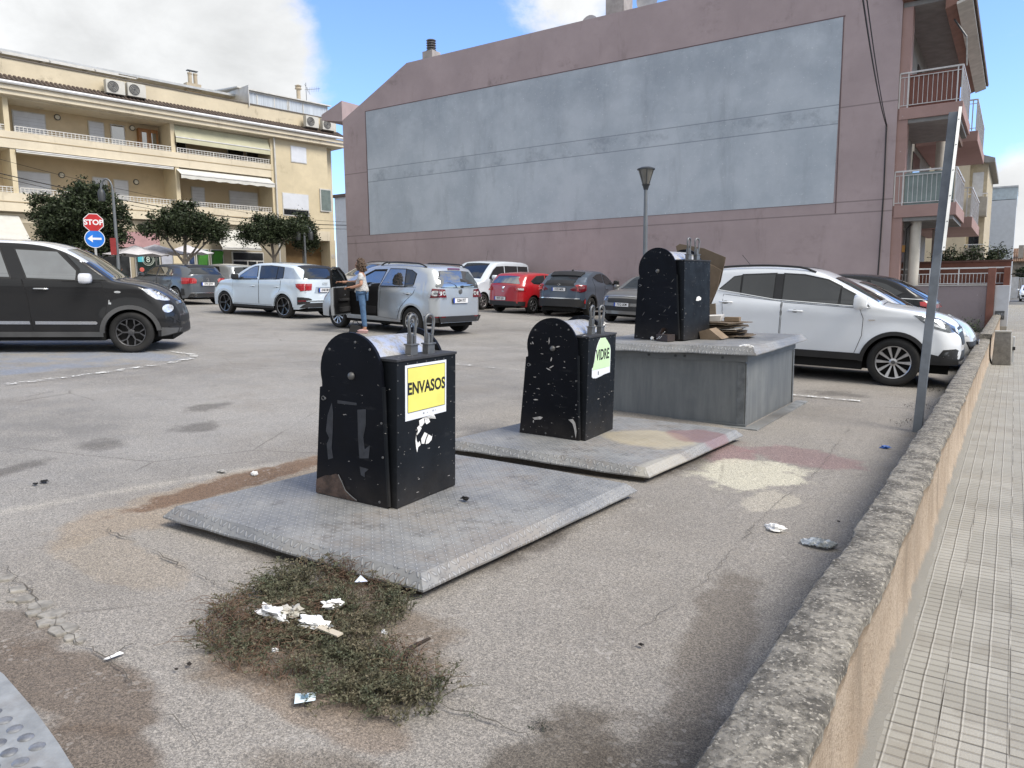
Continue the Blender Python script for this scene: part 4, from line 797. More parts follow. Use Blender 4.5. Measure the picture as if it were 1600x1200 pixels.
class Car:
    """Shell grown from a side outline (x forward, z up); every pane, lamp and door is its own curved panel on that shell."""
    def __init__(s, label, loc, yaw, W, top, arches, sill, belt, mat, roofmat=None, tum=.27, fr=.24, rr=.2, crown=.035, group='cars parked in the yard', name='parked_car', tilt=True, cat='car', taperf=.13, taperr=.08):
        s.W = W / 2; s.mat = mat; s.belt = belt; s.tum = tum; s.fr = fr; s.rr = rr; s.crown = crown; s.sill = sill; s.arches = arches; s.tf = taperf; s.tr = taperr
        s.root = thing(name, label, cat, (loc[0], loc[1], loc[2] if len(loc) > 2 else gz(loc[0])), (0, 0, 0), group)
        c, sn = math.cos(R(yaw)), math.sin(R(yaw)); f = Vector((c, sn, -.043 * c if tilt else 0)).normalized(); l = Vector((-sn, c, .043 * sn if tilt else 0)); u = f.cross(l).normalized(); l = u.cross(f)
        m = Matrix((f, l, u)).transposed(); s.root.rotation_euler = m.to_euler()
        s.top = catmull(top); s.xr, s.xf = s.top[0][0], s.top[-1][0]
        s.build_body(roofmat)
    def zup(s, x):
        T = s.top
        if x <= T[0][0]: return T[0][1]
        for i in range(len(T) - 1):
            if x <= T[i + 1][0]:
                t = (x - T[i][0]) / (T[i + 1][0] - T[i][0]); return T[i][1] * (1 - t) + T[i + 1][1] * t
        return T[-1][1]
    def dist(s, x, z):
        d = 9
        T = s.top
        for i in range(0, len(T) - 1):
            ax, az = T[i]; bx, bz = T[i + 1]
            if min(abs(ax - x), abs(bx - x)) > .4: continue
            dx, dz = bx - ax, bz - az; t = max(0, min(1, ((x - ax) * dx + (z - az) * dz) / (dx * dx + dz * dz))); q = math.hypot(x - ax - dx * t, z - az - dz * t)
            if q < d: d = q
        return d
    def half(s, x, z):
        w = s.W; L = (s.xf - s.xr) / 2; xc = (s.xf + s.xr) / 2; t = (x - xc) / L
        w *= 1 - (s.tf if t > 0 else s.tr) * abs(t) ** 3.2
        if z > s.belt: w -= s.tum * (z - s.belt) + .02 * min(1, (z - s.belt) / .06)
        w -= .05 * max(0, (.62 - z) / .45) ** 2
        w += .008 * math.exp(-((z - (s.belt - .12)) / .035) ** 2)
        # wheel-arch shoulders
        for (xa, r) in s.arches:
            d = math.hypot(x - xa, z - .33); w += .018 * math.exp(-((d - r - .02) / .09) ** 2) if z < s.belt else 0
        e = s.fr if x > xc else s.rr
        tt = abs(t); r = .07 + (e - .07) * max(0, min(1, (tt - .72) / .22)); d = s.dist(x, z)
        if d < r: w -= r * (1 - math.sqrt(max(0, 1 - (1 - d / r) ** 2))) * (.8 if r < .1 else .9)
        return max(w, .05)
    def zlow(s, x):
        z = s.sill
        t = (x - (s.xf + s.xr) / 2) / ((s.xf - s.xr) / 2)
        z += .06 * max(0, (abs(t) - .9) / .1)
        for xa, r in s.arches:
            if abs(x - xa) < r: z = max(z, .33 + math.sqrt(max(0, r * r - (x - xa) ** 2)) * 1.0)
        return z
    def build_body(s, roofmat):
        xs = [p[0] for p in s.top]
        for xa, r in s.arches:
            for k in range(15):
                a = math.pi * k / 14; xs.append(xa + r * .9995 * math.cos(a))
            xs += [xa - r - .002, xa + r + .002]
        xs = sorted(set(round(x, 4) for x in xs if s.xr <= x <= s.xf)); rows = [0, .06, .14, .24, .34, .44, .54, .63, .71, .78, .84, .89, .93, .96, .98, .992, 1]
        nr = len(rows); vs = []; top_idx = []; n = len(xs)
        for sd_ in (1, -1):
            for x in xs:
                zl, zu = s.zlow(x), s.zup(x); zl = min(zl, zu - .01)
                for t in rows:
                    z = zl + (zu - zl) * t; vs.append((x, sd_ * s.half(x, z), z))
        fs = []
        for q in range(2):
            b = q * n * nr
            for i in range(n - 1):
                for j in range(nr - 1):
                    f = (b + i * nr + j, b + (i + 1) * nr + j, b + (i + 1) * nr + j + 1, b + i * nr + j + 1); fs.append(f if q else f[::-1])
        # over-the-top skin
        K = 10; base = len(vs)
        for i, x in enumerate(xs):
            zu = s.zup(x); we = s.half(x, zu); nx, nz = s.normal(x)
            for k in range(1, K): 
                t = -1 + 2 * k / K; c = s.crown * (1 - t * t); vs.append((x + nx * c, t * we, zu + nz * c))
        def ti(i, k):
            if k == 0: return n * nr + i * nr + nr - 1
            if k == K: return i * nr + nr - 1
            return base + i * (K - 1) + k - 1
        tf = []
        for i in range(n - 1):
            for k in range(K): tf.append((ti(i, k), ti(i + 1, k), ti(i + 1, k + 1), ti(i, k + 1)))
        m = MB(); m.add(vs, fs + tf)
        s.body = m.build('body', s.mat, s.root, smooth=48)
        s.body.data.polygons.foreach_set('use_smooth', [True] * len(s.body.data.polygons))
        if roofmat:
            s.body.data.materials.append(roofmat)
            for p in s.body.data.polygons:
                if p.center.z > s.belt + .30 and p.normal.z > .55: p.material_index = 1
        u = MB(); u.box(s.xr + .12, s.xf - .14, -s.W + .30, s.W - .30, .20, .62); u.box(s.arches[0][0] + s.arches[0][1] + .0, s.arches[1][0] - s.arches[1][1], -s.W + .09, s.W - .09, .2, .5)
        for xa, r in s.arches: u.box(xa - r, xa + r, -s.W + .30, s.W - .30, .3, .72)
        u.build('underbody', UNDER, s.root)
        lin = MB()
        for xa, r in s.arches:
            for sd_ in (-1, 1):
                P = [(xa + r * math.cos(math.pi * k / 14), .33 + r * math.sin(math.pi * k / 14)) for k in range(15)]; yo = sd_ * (s.W - .05); yi = sd_ * (s.W - .30)
                lin.add([(x, yo, z) for x, z in P] + [(x, yi, z) for x, z in P], [(k, k + 1, 16 + k, 15 + k) for k in range(14)])
        lin.build('arch_liner', UNDER, s.root)
    def normal(s, x):
        e = .03; a = max(s.xr, x - e); b = min(s.xf, x + e); dx, dz = b - a, s.zup(b) - s.zup(a); l = math.hypot(dx, dz); nx, nz = -dz / l, dx / l
        return nx, nz
    # -- panels ------------------------------------------------------
    def _grid(s, poly, step=.05):
        bm = bmesh.new(); vs = [bm.verts.new((p[0], 0, p[1])) for p in poly]; bm.faces.new(vs)
        for ax, i in (((1, 0, 0), 0), ((0, 0, 1), 1)):
            lo = min(p[i] for p in poly); hi = max(p[i] for p in poly); k = lo + step * .5
            while k < hi:
                bmesh.ops.bisect_plane(bm, geom=bm.verts[:] + bm.edges[:] + bm.faces[:], plane_co=(k, 0, 0) if i == 0 else (0, 0, k), plane_no=ax); k += step
        return bm
    def panel(s, name, poly, mat, side, off=.008, parent=None, step=.05, smooth_poly=False, skirt=True):
        """piece of the flank given as (x,z) outline; side +1 left, -1 right"""
        bm = s._grid(poly, step)
        for v in bm.verts: v.co.y = side * (s.half(v.co.x, v.co.z) + off)
        if skirt:
            r = bmesh.ops.extrude_edge_only(bm, edges=[e for e in bm.edges if e.is_boundary])
            for v in [g for g in r['geom'] if isinstance(g, bmesh.types.BMVert)]: v.co.y -= side * (off + .006)
        bmesh.ops.recalc_face_normals(bm, faces=bm.faces); me = bpy.data.meshes.new(name); bm.to_mesh(me); bm.free(); me.materials.append(mat)
        for p in me.polygons: p.use_smooth = True
        me.set_sharp_from_angle(angle=R(35)); o = bpy.data.objects.new(name, me); col.objects.link(o); o.parent = parent or s.root; return o
    def cap_pt(s, a, y, off, mode):
        """point on the over-the-top skin: mode 'x' a=x ; 'r' rear by z ; 'f' front by z"""
        T = s.top
        if mode == 'x': x = a
        else:
            seq = T if mode == 'r' else T[::-1]; x = seq[0][0]
            for i in range(len(seq) - 1):
                z0, z1 = seq[i][1], seq[i + 1][1]
                if z0 <= a <= z1 and z1 > z0: x = seq[i][0] + (seq[i + 1][0] - seq[i][0]) * (a - z0) / (z1 - z0); break
        z = s.zup(x) if mode == 'x' else a; we = s.half(x, z); nx, nz = s.normal(x); t = y / we
        if abs(t) > 1:   # wraps on to the flank
            if mode == 'x': return (x + nx * off, math.copysign(we, y), z + nz * off)
            ex = (abs(y) - we) * 1.15; x2 = x + ex if mode == 'r' else x - ex; return (x2 + nx * off, math.copysign(s.half(x2, z) + off * min(1, ex * 20), y), z)
        c = s.crown * (1 - t * t) + off; return (x + nx * c, y, z + nz * c)
    def cap(s, name, poly, mat, mode='x', off=.007, parent=None, step=.05, skirt=True):
        bm = s._grid(poly, step)      # poly = (a, y)
        for v in bm.verts:
            a, y = v.co.x, v.co.z
            if mode != 'x' and ('window' in name or 'border' in name):
                lim = s.half(s.cap_pt(a, 0, 0, mode)[0], a) * .94; y *= min(1, lim / max(abs(p[1]) for p in poly))
            v.co = Vector(s.cap_pt(a, y, off, mode))
        if skirt:
            bm.normal_update(); r = bmesh.ops.extrude_edge_only(bm, edges=[e for e in bm.edges if e.is_boundary]); 
            for v in [g for g in r['geom'] if isinstance(g, bmesh.types.BMVert)]:
                nx, nz = s.normal(max(s.xr + .01, min(s.xf - .01, v.co.x))); v.co.x -= nx * (off + .008); v.co.z -= nz * (off + .008)
        bmesh.ops.recalc_face_normals(bm, faces=bm.faces); me = bpy.data.meshes.new(name); bm.to_mesh(me); bm.free(); me.materials.append(mat)
        for p in me.polygons: p.use_smooth = True
        me.set_sharp_from_angle(angle=R(35)); o = bpy.data.objects.new(name, me); col.objects.link(o); o.parent = parent or s.root; return o
    def wheels(s, r, rimr, style, spokes=5, mat=ALLOY, tw=.205, steer=0, inset=.02, z=None):
        s.wr = r
        proto = None
        for xa, _ in s.arches:
            for sd_ in (1, -1):
                front = xa > 0
                wh = MB(); wh.lathe([(0, -.02), (rimr * .94, -.02), (rimr * .94, .02), (0, .02)], (0, 0, 0), 'y', 24); w_ = wh.build('wheel', UNDER if style != 'disc' else DARKA, s.root)
                w_.location = (xa, sd_ * (s.W - inset - tw / 2), r); w_.rotation_euler = (0, 0, (math.pi if sd_ < 0 else 0) + (R(steer) if front else 0))
                h = tw / 2; t = MB(); t.lathe([(rimr, -h * .8), (rimr + .01, -h * .92), (r * .90, -h), (r - .012, -h * .86), (r, -h * .6), (r, h * .6), (r - .012, h * .86), (r * .90, h), (rimr + .01, h * .92), (rimr, h * .8), (rimr * .985, h * .5), (rimr * .98, -h * .8)], (0, 0, 0), 'y', 40)
                t.build('tyre', TYRE, w_, smooth=50)
                g = MB(); g.lathe([(rimr * 1.0, h * .86), (rimr * .985, h * .90), (rimr * .94, h * .84), (rimr * .92, h * .45)], (0, 0, 0), 'y', 40)
                hub = rimr * .20
                if style == 'split':     # paired spokes that fork like a Y
                    for k in range(spokes):
                        a = 2 * math.pi * k / spokes
                        def P(rr, da, y): return (rr * math.cos(a + da), y, rr * math.sin(a + da))
                        g.hexa([P(hub, -.25, h * .5), P(hub, .25, h * .5), P(rimr * .62, .06, h * .6), P(rimr * .62, -.06, h * .6), P(hub, -.25, h * .68), P(hub, .25, h * .68), P(rimr * .62, .07, h * .78), P(rimr * .62, -.07, h * .78)])
                        for sg_ in (-1, 1): g.hexa([P(rimr * .56, sg_ * -.02, h * .55), P(rimr * .60, sg_ * .14, h * .55), P(rimr * .95, sg_ * .34, h * .6), P(rimr * .95, sg_ * .22, h * .6), P(rimr * .56, sg_ * -.02, h * .75), P(rimr * .60, sg_ * .14, h * .75), P(rimr * .95, sg_ * .34, h * .8), P(rimr * .95, sg_ * .22, h * .8)])
                else:
                    wdt = {'blade': .20, 'multi': .10, 'wide': .30, 'disc': .2}.get(style, .2)
                    for k in range(spokes):
                        a = 2 * math.pi * k / spokes
                        def P(rr, da, y): return (rr * math.cos(a + da), y, rr * math.sin(a + da))
                        g.hexa([P(hub, -wdt, h * .45), P(hub, wdt, h * .45), P(rimr * .95, wdt * .62, h * .6), P(rimr * .95, -wdt * .62, h * .6), P(hub, -wdt * .8, h * .62), P(hub, wdt * .8, h * .62), P(rimr * .95, wdt * .5, h * .8), P(rimr * .95, -wdt * .5, h * .8)])
                g.lathe([(0, h * .72), (hub * .8, h * .72), (hub * 1.15, h * .62), (hub * 1.2, h * .3)], (0, 0, 0), 'y', 20)
                g.build('rim', mat, w_, smooth=40)
                cpp = MB(); cpp.lathe([(0, h * .755), (hub * .55, h * .75), (hub * .6, h * .7)], (0, 0, 0), 'y', 16); cpp.build('centre_cap', DARKA, w_, smooth=60)
        return s
    def glass_side(s, poly, side, mat=None, frame=.022, off=.0075, trim=None):
        c = Vector((sum(p[0] for p in poly) / len(poly), sum(p[1] for p in poly) / len(poly)))
        big = []
        for i, p in enumerate(poly):
            a = Vector(poly[i - 1]); b = Vector(poly[(i + 1) % len(poly)]); p = Vector(p); d = ((p - a).normalized() + (p - b).normalized())
            n1 = Vector((-(p - a).y, (p - a).x)).normalized(); n2 = Vector((-(b - p).y, (b - p).x)).normalized(); nn = (n1 + n2)
            nn = nn / max(.3, nn.length ** 2 / 2); q = p + nn * frame
            if (q - c).length < (p - c).length: q = p - nn * frame
            big.append((q.x, q.y))
        g = s.panel('side_window', poly, mat or GLASS, side, off + .004); s.panel('window_frame', big, trim or TRIM, side, off * .6, parent=g); return g
    def door(s, poly, side, handle=None, mat=None, hmat=None):
        o = s.panel('door', poly, mat or s.mat, side, .0042, step=.06, skirt=True)
        P = poly + [poly[0]]; tb = MB()
        pts = []
        for a, b in zip(P[:-1], P[1:]):
            k = max(1, int(math.hypot(b[0] - a[0], b[1] - a[1]) / .05))
            for i in range(k): t = i / k; x, z = a[0] + (b[0] - a[0]) * t, a[1] + (b[1] - a[1]) * t; pts.append((x, side * (s.half(x, z) + .0005), z))
        tb.tube(pts, .0052, 5, closed=True); tb.build('door_gap', SEAMM, o)
        if handle:
            hx, hz = handle; y = s.half(hx, hz); h = MB()
            h.tube([(hx - .10, side * (y + .008), hz), (hx - .085, side * (y + .03), hz + .003), (hx, side * (y + .036), hz + .004), (hx + .085, side * (y + .03), hz + .002), (hx + .10, side * (y + .008), hz)], .0125, 8)
            h.build('handle', hmat or s.mat, o, smooth=60); hb = MB(); hb.blob((hx - .01, side * (y + .001), hz - .003), .05, 0, 0, 12, 8, (1.1, .12, .5)); hb.build('handle_recess', SEAMM, o, smooth=60)
        return o
    def mirror(s, x, z, side, cap=None, h=.15, w_=.22):
        y = s.half(x, z); m = MB(); m.tube([(x, side * (y - .03), z - .03), (x + .01, side * (y + .09), z + .0)], .025, 8); a = m.build('mirror_arm', TRIM, s.root)
        a.name = 'mirror'; q = MB(); P = [(-.06, .055), (-.055, .24), (.03, .25), (.10, .20), (.115, .10), (.08, .05)]
        vs = []
        for k, (zz, f) in enumerate(((-.055, .62), (-.045, .88), (-.01, 1), (.05, 1), (.085, .93), (.105, .7))):
            for px, py in P: vs.append((x + .005 + (px - .01) * f, side * (y + .15 + (py - .15) * f), z + .02 + zz * h / .15))
        n = len(P); q.add(vs, [tuple(range(n))] + [tuple(range(5 * n, 6 * n))[::-1]] + [(k * n + i, k * n + (i + 1) % n, (k + 1) * n + (i + 1) % n, (k + 1) * n + i) for k in range(5) for i in range(n)])
        q.build('mirror_shell', cap or s.mat, a, smooth=70)
        g = MB(); g.box(x - .062, x - .058, side * (y + .07) if side > 0 else side * (y + .235), side * (y + .235) if side > 0 else side * (y + .07), z - .02, z + .105); g.build('mirror_glass', GLASS, a)
    def plate(s, mode, z, text, w_=.52, h=.11, y=0, off=.022):
        p = Vector(s.cap_pt(z, y, off, mode)); nx, nz = s.normal(p.x); sg_ = -1 if mode == 'r' else 1; n = Vector((sg_, 0, .1)).normalized(); xd = Vector((0, sg_, 0)); up = n.cross(xd); up = Vector((0, 0, 1)); 
        o = s.root; m = MB(); m.box(p.x - .006, p.x + .006, y - w_ / 2 - .008, y + w_ / 2 + .008, z - h / 2 - .008, z + h / 2 + .008); b = m.build('number_plate', TRIM, s.root)
        x1 = p.x + sg_ * .0075; MB().box(min(p.x, x1), max(p.x, x1), y - w_ / 2, y + w_ / 2, z - h / 2, z + h / 2).build('plate_face', PLW, b)
        yl = y - sg_ * (w_ / 2); ya, yb = sorted((yl, yl + sg_ * .045)); x2 = p.x + sg_ * .0085; MB().box(min(p.x, x2), max(p.x, x2), ya, yb, z - h / 2, z + h / 2).build('blue_band', PLB, b)
        if text: text_obj(text, h * .92, INK, b, basis((p.x + sg_ * .0095, y + sg_ * .02, z), xd, (0, 0, 1)), depth=.0008, sx=.80, name='plate_text', bold=.002)
    def rail(s, x0, x1, side, zoff=.045, mat=None, r=.017, lift=.02):
        pts = []
        for i in range(15):
            x = x0 + (x1 - x0) * i / 14; z = s.zup(x) - .03; y = s.half(x, z) - .02; t = i / 14; e = min(1, math.sin(math.pi * min(t, 1 - t) * 3.2 if min(t, 1 - t) < .15 else math.pi / 2)); pts.append((x, side * y, z + .02 + (zoff + lift) * e))
        MB().tube(pts, r, 8).build('roof_rail', mat or TRIM, s.root, smooth=60)
    def antenna(s, x, y=0, l=.35, back=.2):
        p = s.cap_pt(x, y, 0, 'x'); MB().tube([p, (p[0] - back, p[1], p[2] + l)], .005, 5).build('antenna', TRIM, s.root)
    def band(s, side, pts_up, pts_dn, mat, name='lower_cladding', off=.012):
        return s.panel(name, pts_up + pts_dn[::-1], mat, side, off, step=.06)
    def archtrim(s, side, wdt, mat, xa, r, off=.016, a0=0, a1=math.pi):
        n = 22; o_ = [(xa + (r + wdt) * math.cos(a0 + (a1 - a0) * k / n), .33 + (r + wdt) * math.sin(a0 + (a1 - a0) * k / n)) for k in range(n + 1)]; i_ = [(xa + (r - .012) * math.cos(a0 + (a1 - a0) * k / n), .33 + (r - .012) * math.sin(a0 + (a1 - a0) * k / n)) for k in range(n + 1)]
        m = MB(); vs = []
        for P, e in ((o_, off * .3), (o_, off), (i_, off), (i_, -.05)):
            for x, z in P: vs.append((x, side * (s.half(x, max(z, s.zlow(x) if e < 0 else z)) + e), z))
        N = n + 1; m.add(vs, [(q * N + k, q * N + k + 1, (q + 1) * N + k + 1, (q + 1) * N + k) for q in range(3) for k in range(n)]); m.build('arch_trim', mat, s.root, smooth=40)
# ---- white SUV beside the raised box --------------------------------
WHITE = paint('white_car_paint', (.70, .73, .77), rough=.3)
def white_suv():
    top = [(-2.10, .34), (-2.13, .55), (-2.09, .80), (-2.04, 1.0), (-1.88, 1.30), (-1.72, 1.50), (-1.35, 1.60), (-.8, 1.645), (-.3, 1.645), (.15, 1.60), (.5, 1.45), (.95, 1.215), (1.12, 1.13), (1.5, 1.075), (1.82, 1.0), (2.01, .89), (2.10, .70), (2.12, .5), (2.10, .34)]
    c = Car('white SUV with black wheel arch trim parked nose to the low wall', (-2.73, 12.52), 3, 1.80, top, [(-1.28, .40), (1.30, .41)], .36, 1.10, WHITE, tum=.25, fr=.34)
    for s_ in (1, -1):
        c.door([(-.27, .44), (.78, .44), (.86, .7), (.86, .95), (.80, 1.09), (-.27, 1.13)], s_, (-.07, 1.01)); c.door([(-1.02, .62), (-.93, .44), (-.29, .44), (-.29, 1.14), (-1.18, 1.22), (-1.17, .95), (-1.10, .75)], s_, (-1.12, 1.10))
        c.glass_side([(-.28, 1.175), (.50, 1.14), (.52, 1.385), (.33, 1.475), (-.0, 1.54), (-.28, 1.55)], s_); c.glass_side([(.54, 1.14), (.90, 1.13), (.80, 1.24), (.54, 1.37)], s_, frame=.018)
        c.glass_side([(-.42, 1.185), (-.42, 1.55), (-.90, 1.52), (-.90, 1.245)], s_); c.glass_side([(-.93, 1.25), (-.93, 1.51), (-1.04, 1.49), (-1.24, 1.30)], s_, frame=.016)
        c.panel('pillar_trim', [(-.40, 1.18), (-.30, 1.175), (-.30, 1.56), (-.40, 1.56)], TRIM, s_, .010); c.panel('chrome_strip', [(-1.28, 1.285), (-.4, 1.165), (.95, 1.105), (.95, 1.115), (-.4, 1.178), (-1.28, 1.298)], CHR, s_, .014)
        c.band(s_, [(-.88, .44), (.88, .44)], [(-.88, .34), (.88, .34)], TRIM, off=.02)
        c.archtrim(s_, .045, TRIM, -1.28, .40); c.archtrim(s_, .045, TRIM, 1.30, .41)
        c.panel('bumper_skirt', [(1.70, .345), (2.10, .345), (2.10, .42), (1.73, .50)], TRIM, s_, .014); c.panel('bumper_skirt', [(-1.70, .345), (-2.1, .345), (-2.12, .5), (-1.70, .5)], TRIM, s_, .014)
        hl = c.panel('headlight', [(1.50, 1.025), (1.60, .94), (1.74, .86), (1.95, .80), (2.03, .81), (2.01, .88), (1.82, .985), (1.70, 1.015)], DCLR, s_, .006, step=.03)
        c.panel('lamp_light_bar', [(1.62, .96), (1.76, .885), (1.90, .84), (1.91, .86), (1.78, .91), (1.64, .98)], CLR, s_, .010, parent=hl, step=.03); c.panel('lamp_lens', [(1.70, .985), (1.84, .915), (1.90, .925), (1.80, .975)], CLR, s_, .009, parent=hl, step=.03)
        c.panel('fog_light', [(1.84, .46), (1.90, .56), (2.05, .575), (2.09, .55), (2.04, .47)], TRIM, s_, .006, step=.03); c.panel('fog_lens', [(1.89, .475), (1.93, .53), (2.03, .545), (2.0, .48)], DCLR, s_, .010, step=.03); c.panel('chrome_strip', [(1.83, .445), (2.05, .455), (2.09, .49), (2.08, .455), (2.02, .435)], CHR, s_, .009, step=.03)
        c.panel('tail_light', [(-2.06, .82), (-1.82, .95), (-1.80, 1.10), (-1.95, 1.10), (-2.04, .98)], REDL, s_, .006); c.mirror(.80, 1.13, s_, h=.2, w_=.24); c.rail(-1.5, .15, s_, mat=TRIM, zoff=.02); c.panel('side_repeater', [(.93, .915), (1.02, .925), (1.02, .94), (.93, .935)], CHR, s_, .006, step=.03)
    c.cap('windscreen', [(.40, -.60), (1.02, -.68), (1.02, .68), (.40, .60)], GLASS, 'x'); c.cap('grille', [(.62, -.42), (.86, -.55), (.86, .55), (.62, .42)], TRIM, 'f', .006); c.cap('chrome_strip', [(.80, -.5), (.83, -.5), (.83, .5), (.80, .5)], CHR, 'f', .014); c.cap('lower_grille', [(.40, -.7), (.54, -.6), (.54, .6), (.40, .7)], TRIM, 'f', .006)
    c.cap('rear_window', [(1.10, -.55), (1.48, -.5), (1.48, .5), (1.10, .55)], GLASS, 'r'); c.cap('bonnet_gap', [(1.08, -.66), (1.095, -.66), (1.095, .66), (1.08, .66)], SEAMM, 'x', .002); c.antenna(-.95, -.1, .18, .16)
    c.wheels(.345, .235, 'blade', 10, inset=.005); s_ = None
white_suv()
# ---- charcoal family car at the left ---------------------------------
def charcoal_car():
    P = paint('charcoal_car_paint', (.012, .0125, .014), metal=.0, rough=.35); WR = paint('white_roof_paint', (.62, .64, .68), rough=.28)
    top = [(-2.10, .30), (-2.15, .55), (-2.13, .85), (-2.08, 1.1), (-1.95, 1.42), (-1.80, 1.66), (-1.4, 1.745), (-.8, 1.775), (-.1, 1.765), (.30, 1.69), (.62, 1.53), (1.0, 1.25), (1.12, 1.175), (1.45, 1.12), (1.70, 1.02), (1.92, .85), (2.03, .66), (2.06, .48), (2.07, .30)]
    c = Car('charcoal family car with a white roof and white mirrors in the blue bay', (-13.61, 6.13), 50.4, 1.80, top, [(-1.28, .40), (1.33, .405)], .27, 1.17, P, WR, tum=.24, fr=.34)
    for s_ in (1, -1):
        c.door([(-.07, .36), (.88, .36), (.97, .62), (1.0, .85), (.93, 1.16), (-.18, 1.18), (-.12, .9)], s_, (.07, 1.035), hmat=CHR); c.door([(-1.0, .62), (-.90, .36), (-.09, .36), (-.14, .9), (-.20, 1.18), (-1.2, 1.2), (-1.16, .9)], s_, (-1.02, 1.04), hmat=CHR)
        c.glass_side([(-.12, 1.205), (.56, 1.185), (.57, 1.33), (.30, 1.625), (-.28, 1.645)], s_, GLASSL); c.glass_side([(-.36, 1.21), (-.50, 1.64), (-1.05, 1.63), (-1.05, 1.22)], s_, GLASSL); c.glass_side([(-1.12, 1.23), (-1.12, 1.62), (-1.5, 1.58), (-1.6, 1.28)], s_, GLASS)
        c.glass_side([(.66, 1.20), (1.0, 1.195), (.80, 1.33), (.50, 1.55), (.42, 1.60), (.62, 1.37)], s_, GLASS, frame=.016)
        tr = c.panel('chrome_strip', [(-.04, .47), (.83, .47), (.85, .495), (.83, .52), (-.04, .52)], CHR, s_, .012); c.panel('chrome_strip', [(-.88, .47), (-.11, .47), (-.12, .52), (-.90, .52)], CHR, s_, .012)
        c.band(s_, [(-.87, .35), (.92, .35)], [(-.87, .265), (.92, .265)], CLADG, off=.016); c.archtrim(s_, .055, CLADG, -1.28, .40); c.archtrim(s_, .055, CLADG, 1.33, .405, a0=.10)
        c.panel('bumper_skirt', [(1.78, .27), (2.04, .33), (2.07, .40), (1.79, .42)], CLADG, s_, .014, step=.03); c.panel('bumper_skirt', [(-1.70, .27), (-2.1, .3), (-2.14, .45), (-1.72, .45)], CLADG, s_, .014)
        c.panel('headlight', [(1.52, 1.055), (1.60, .975), (1.72, .89), (1.83, .865), (1.90, .865), (1.86, .93), (1.74, 1.02), (1.62, 1.06)], CLR, s_, .006, step=.025); c.panel('round_lamp', [(1.885 + .075 * math.cos(a * .4189), .735 + .068 * math.sin(a * .4189)) for a in range(15)], CLR, s_, .007, step=.03)
        c.panel('side_repeater', [(1.16 + .05 * math.cos(a * .628), 1.0 + .018 * math.sin(a * .628)) for a in range(10)], CLR, s_, .006, step=.03); c.panel('bumper_slot', [(1.955, .48), (1.99, .48), (2.01, .62), (1.98, .63)], TRIM, s_, .008, step=.03)
        c.mirror(.72, 1.17, s_, cap=WR); c.panel('tail_light', [(-2.08, .8), (-1.92, .85), (-1.88, 1.15), (-2.0, 1.15)], REDL, s_, .006)
        c.panel('side_badge', [(1.02, .80), (1.06, .80), (1.06, .83), (1.04, .83), (1.04, .87), (1.02, .87)], CHR, s_, .006, step=.03)
    c.cap('windscreen', [(.40, -.60), (1.10, -.70), (1.10, .70), (.40, .60)], GLASSL, 'x'); c.cap('grille', [(.50, -.5), (.60, -.6), (.60, .6), (.50, .5)], TRIM, 'f', .006); c.cap('lower_grille', [(.32, -.5), (.44, -.62), (.44, .62), (.32, .5)], TRIM, 'f', .006); c.cap('chrome_strip', [(.78, -.35), (.82, -.35), (.82, .35), (.78, .35)], CHR, 'f', .01)
    c.cap('rear_window', [(1.18, -.55), (1.58, -.5), (1.58, .5), (1.18, .55)], GLASS, 'r'); c.wheels(.338, .232, 'split', 6, mat=DARKA, inset=.012, steer=-4)
    # bright machined faces of the dark wheels
charcoal_car()
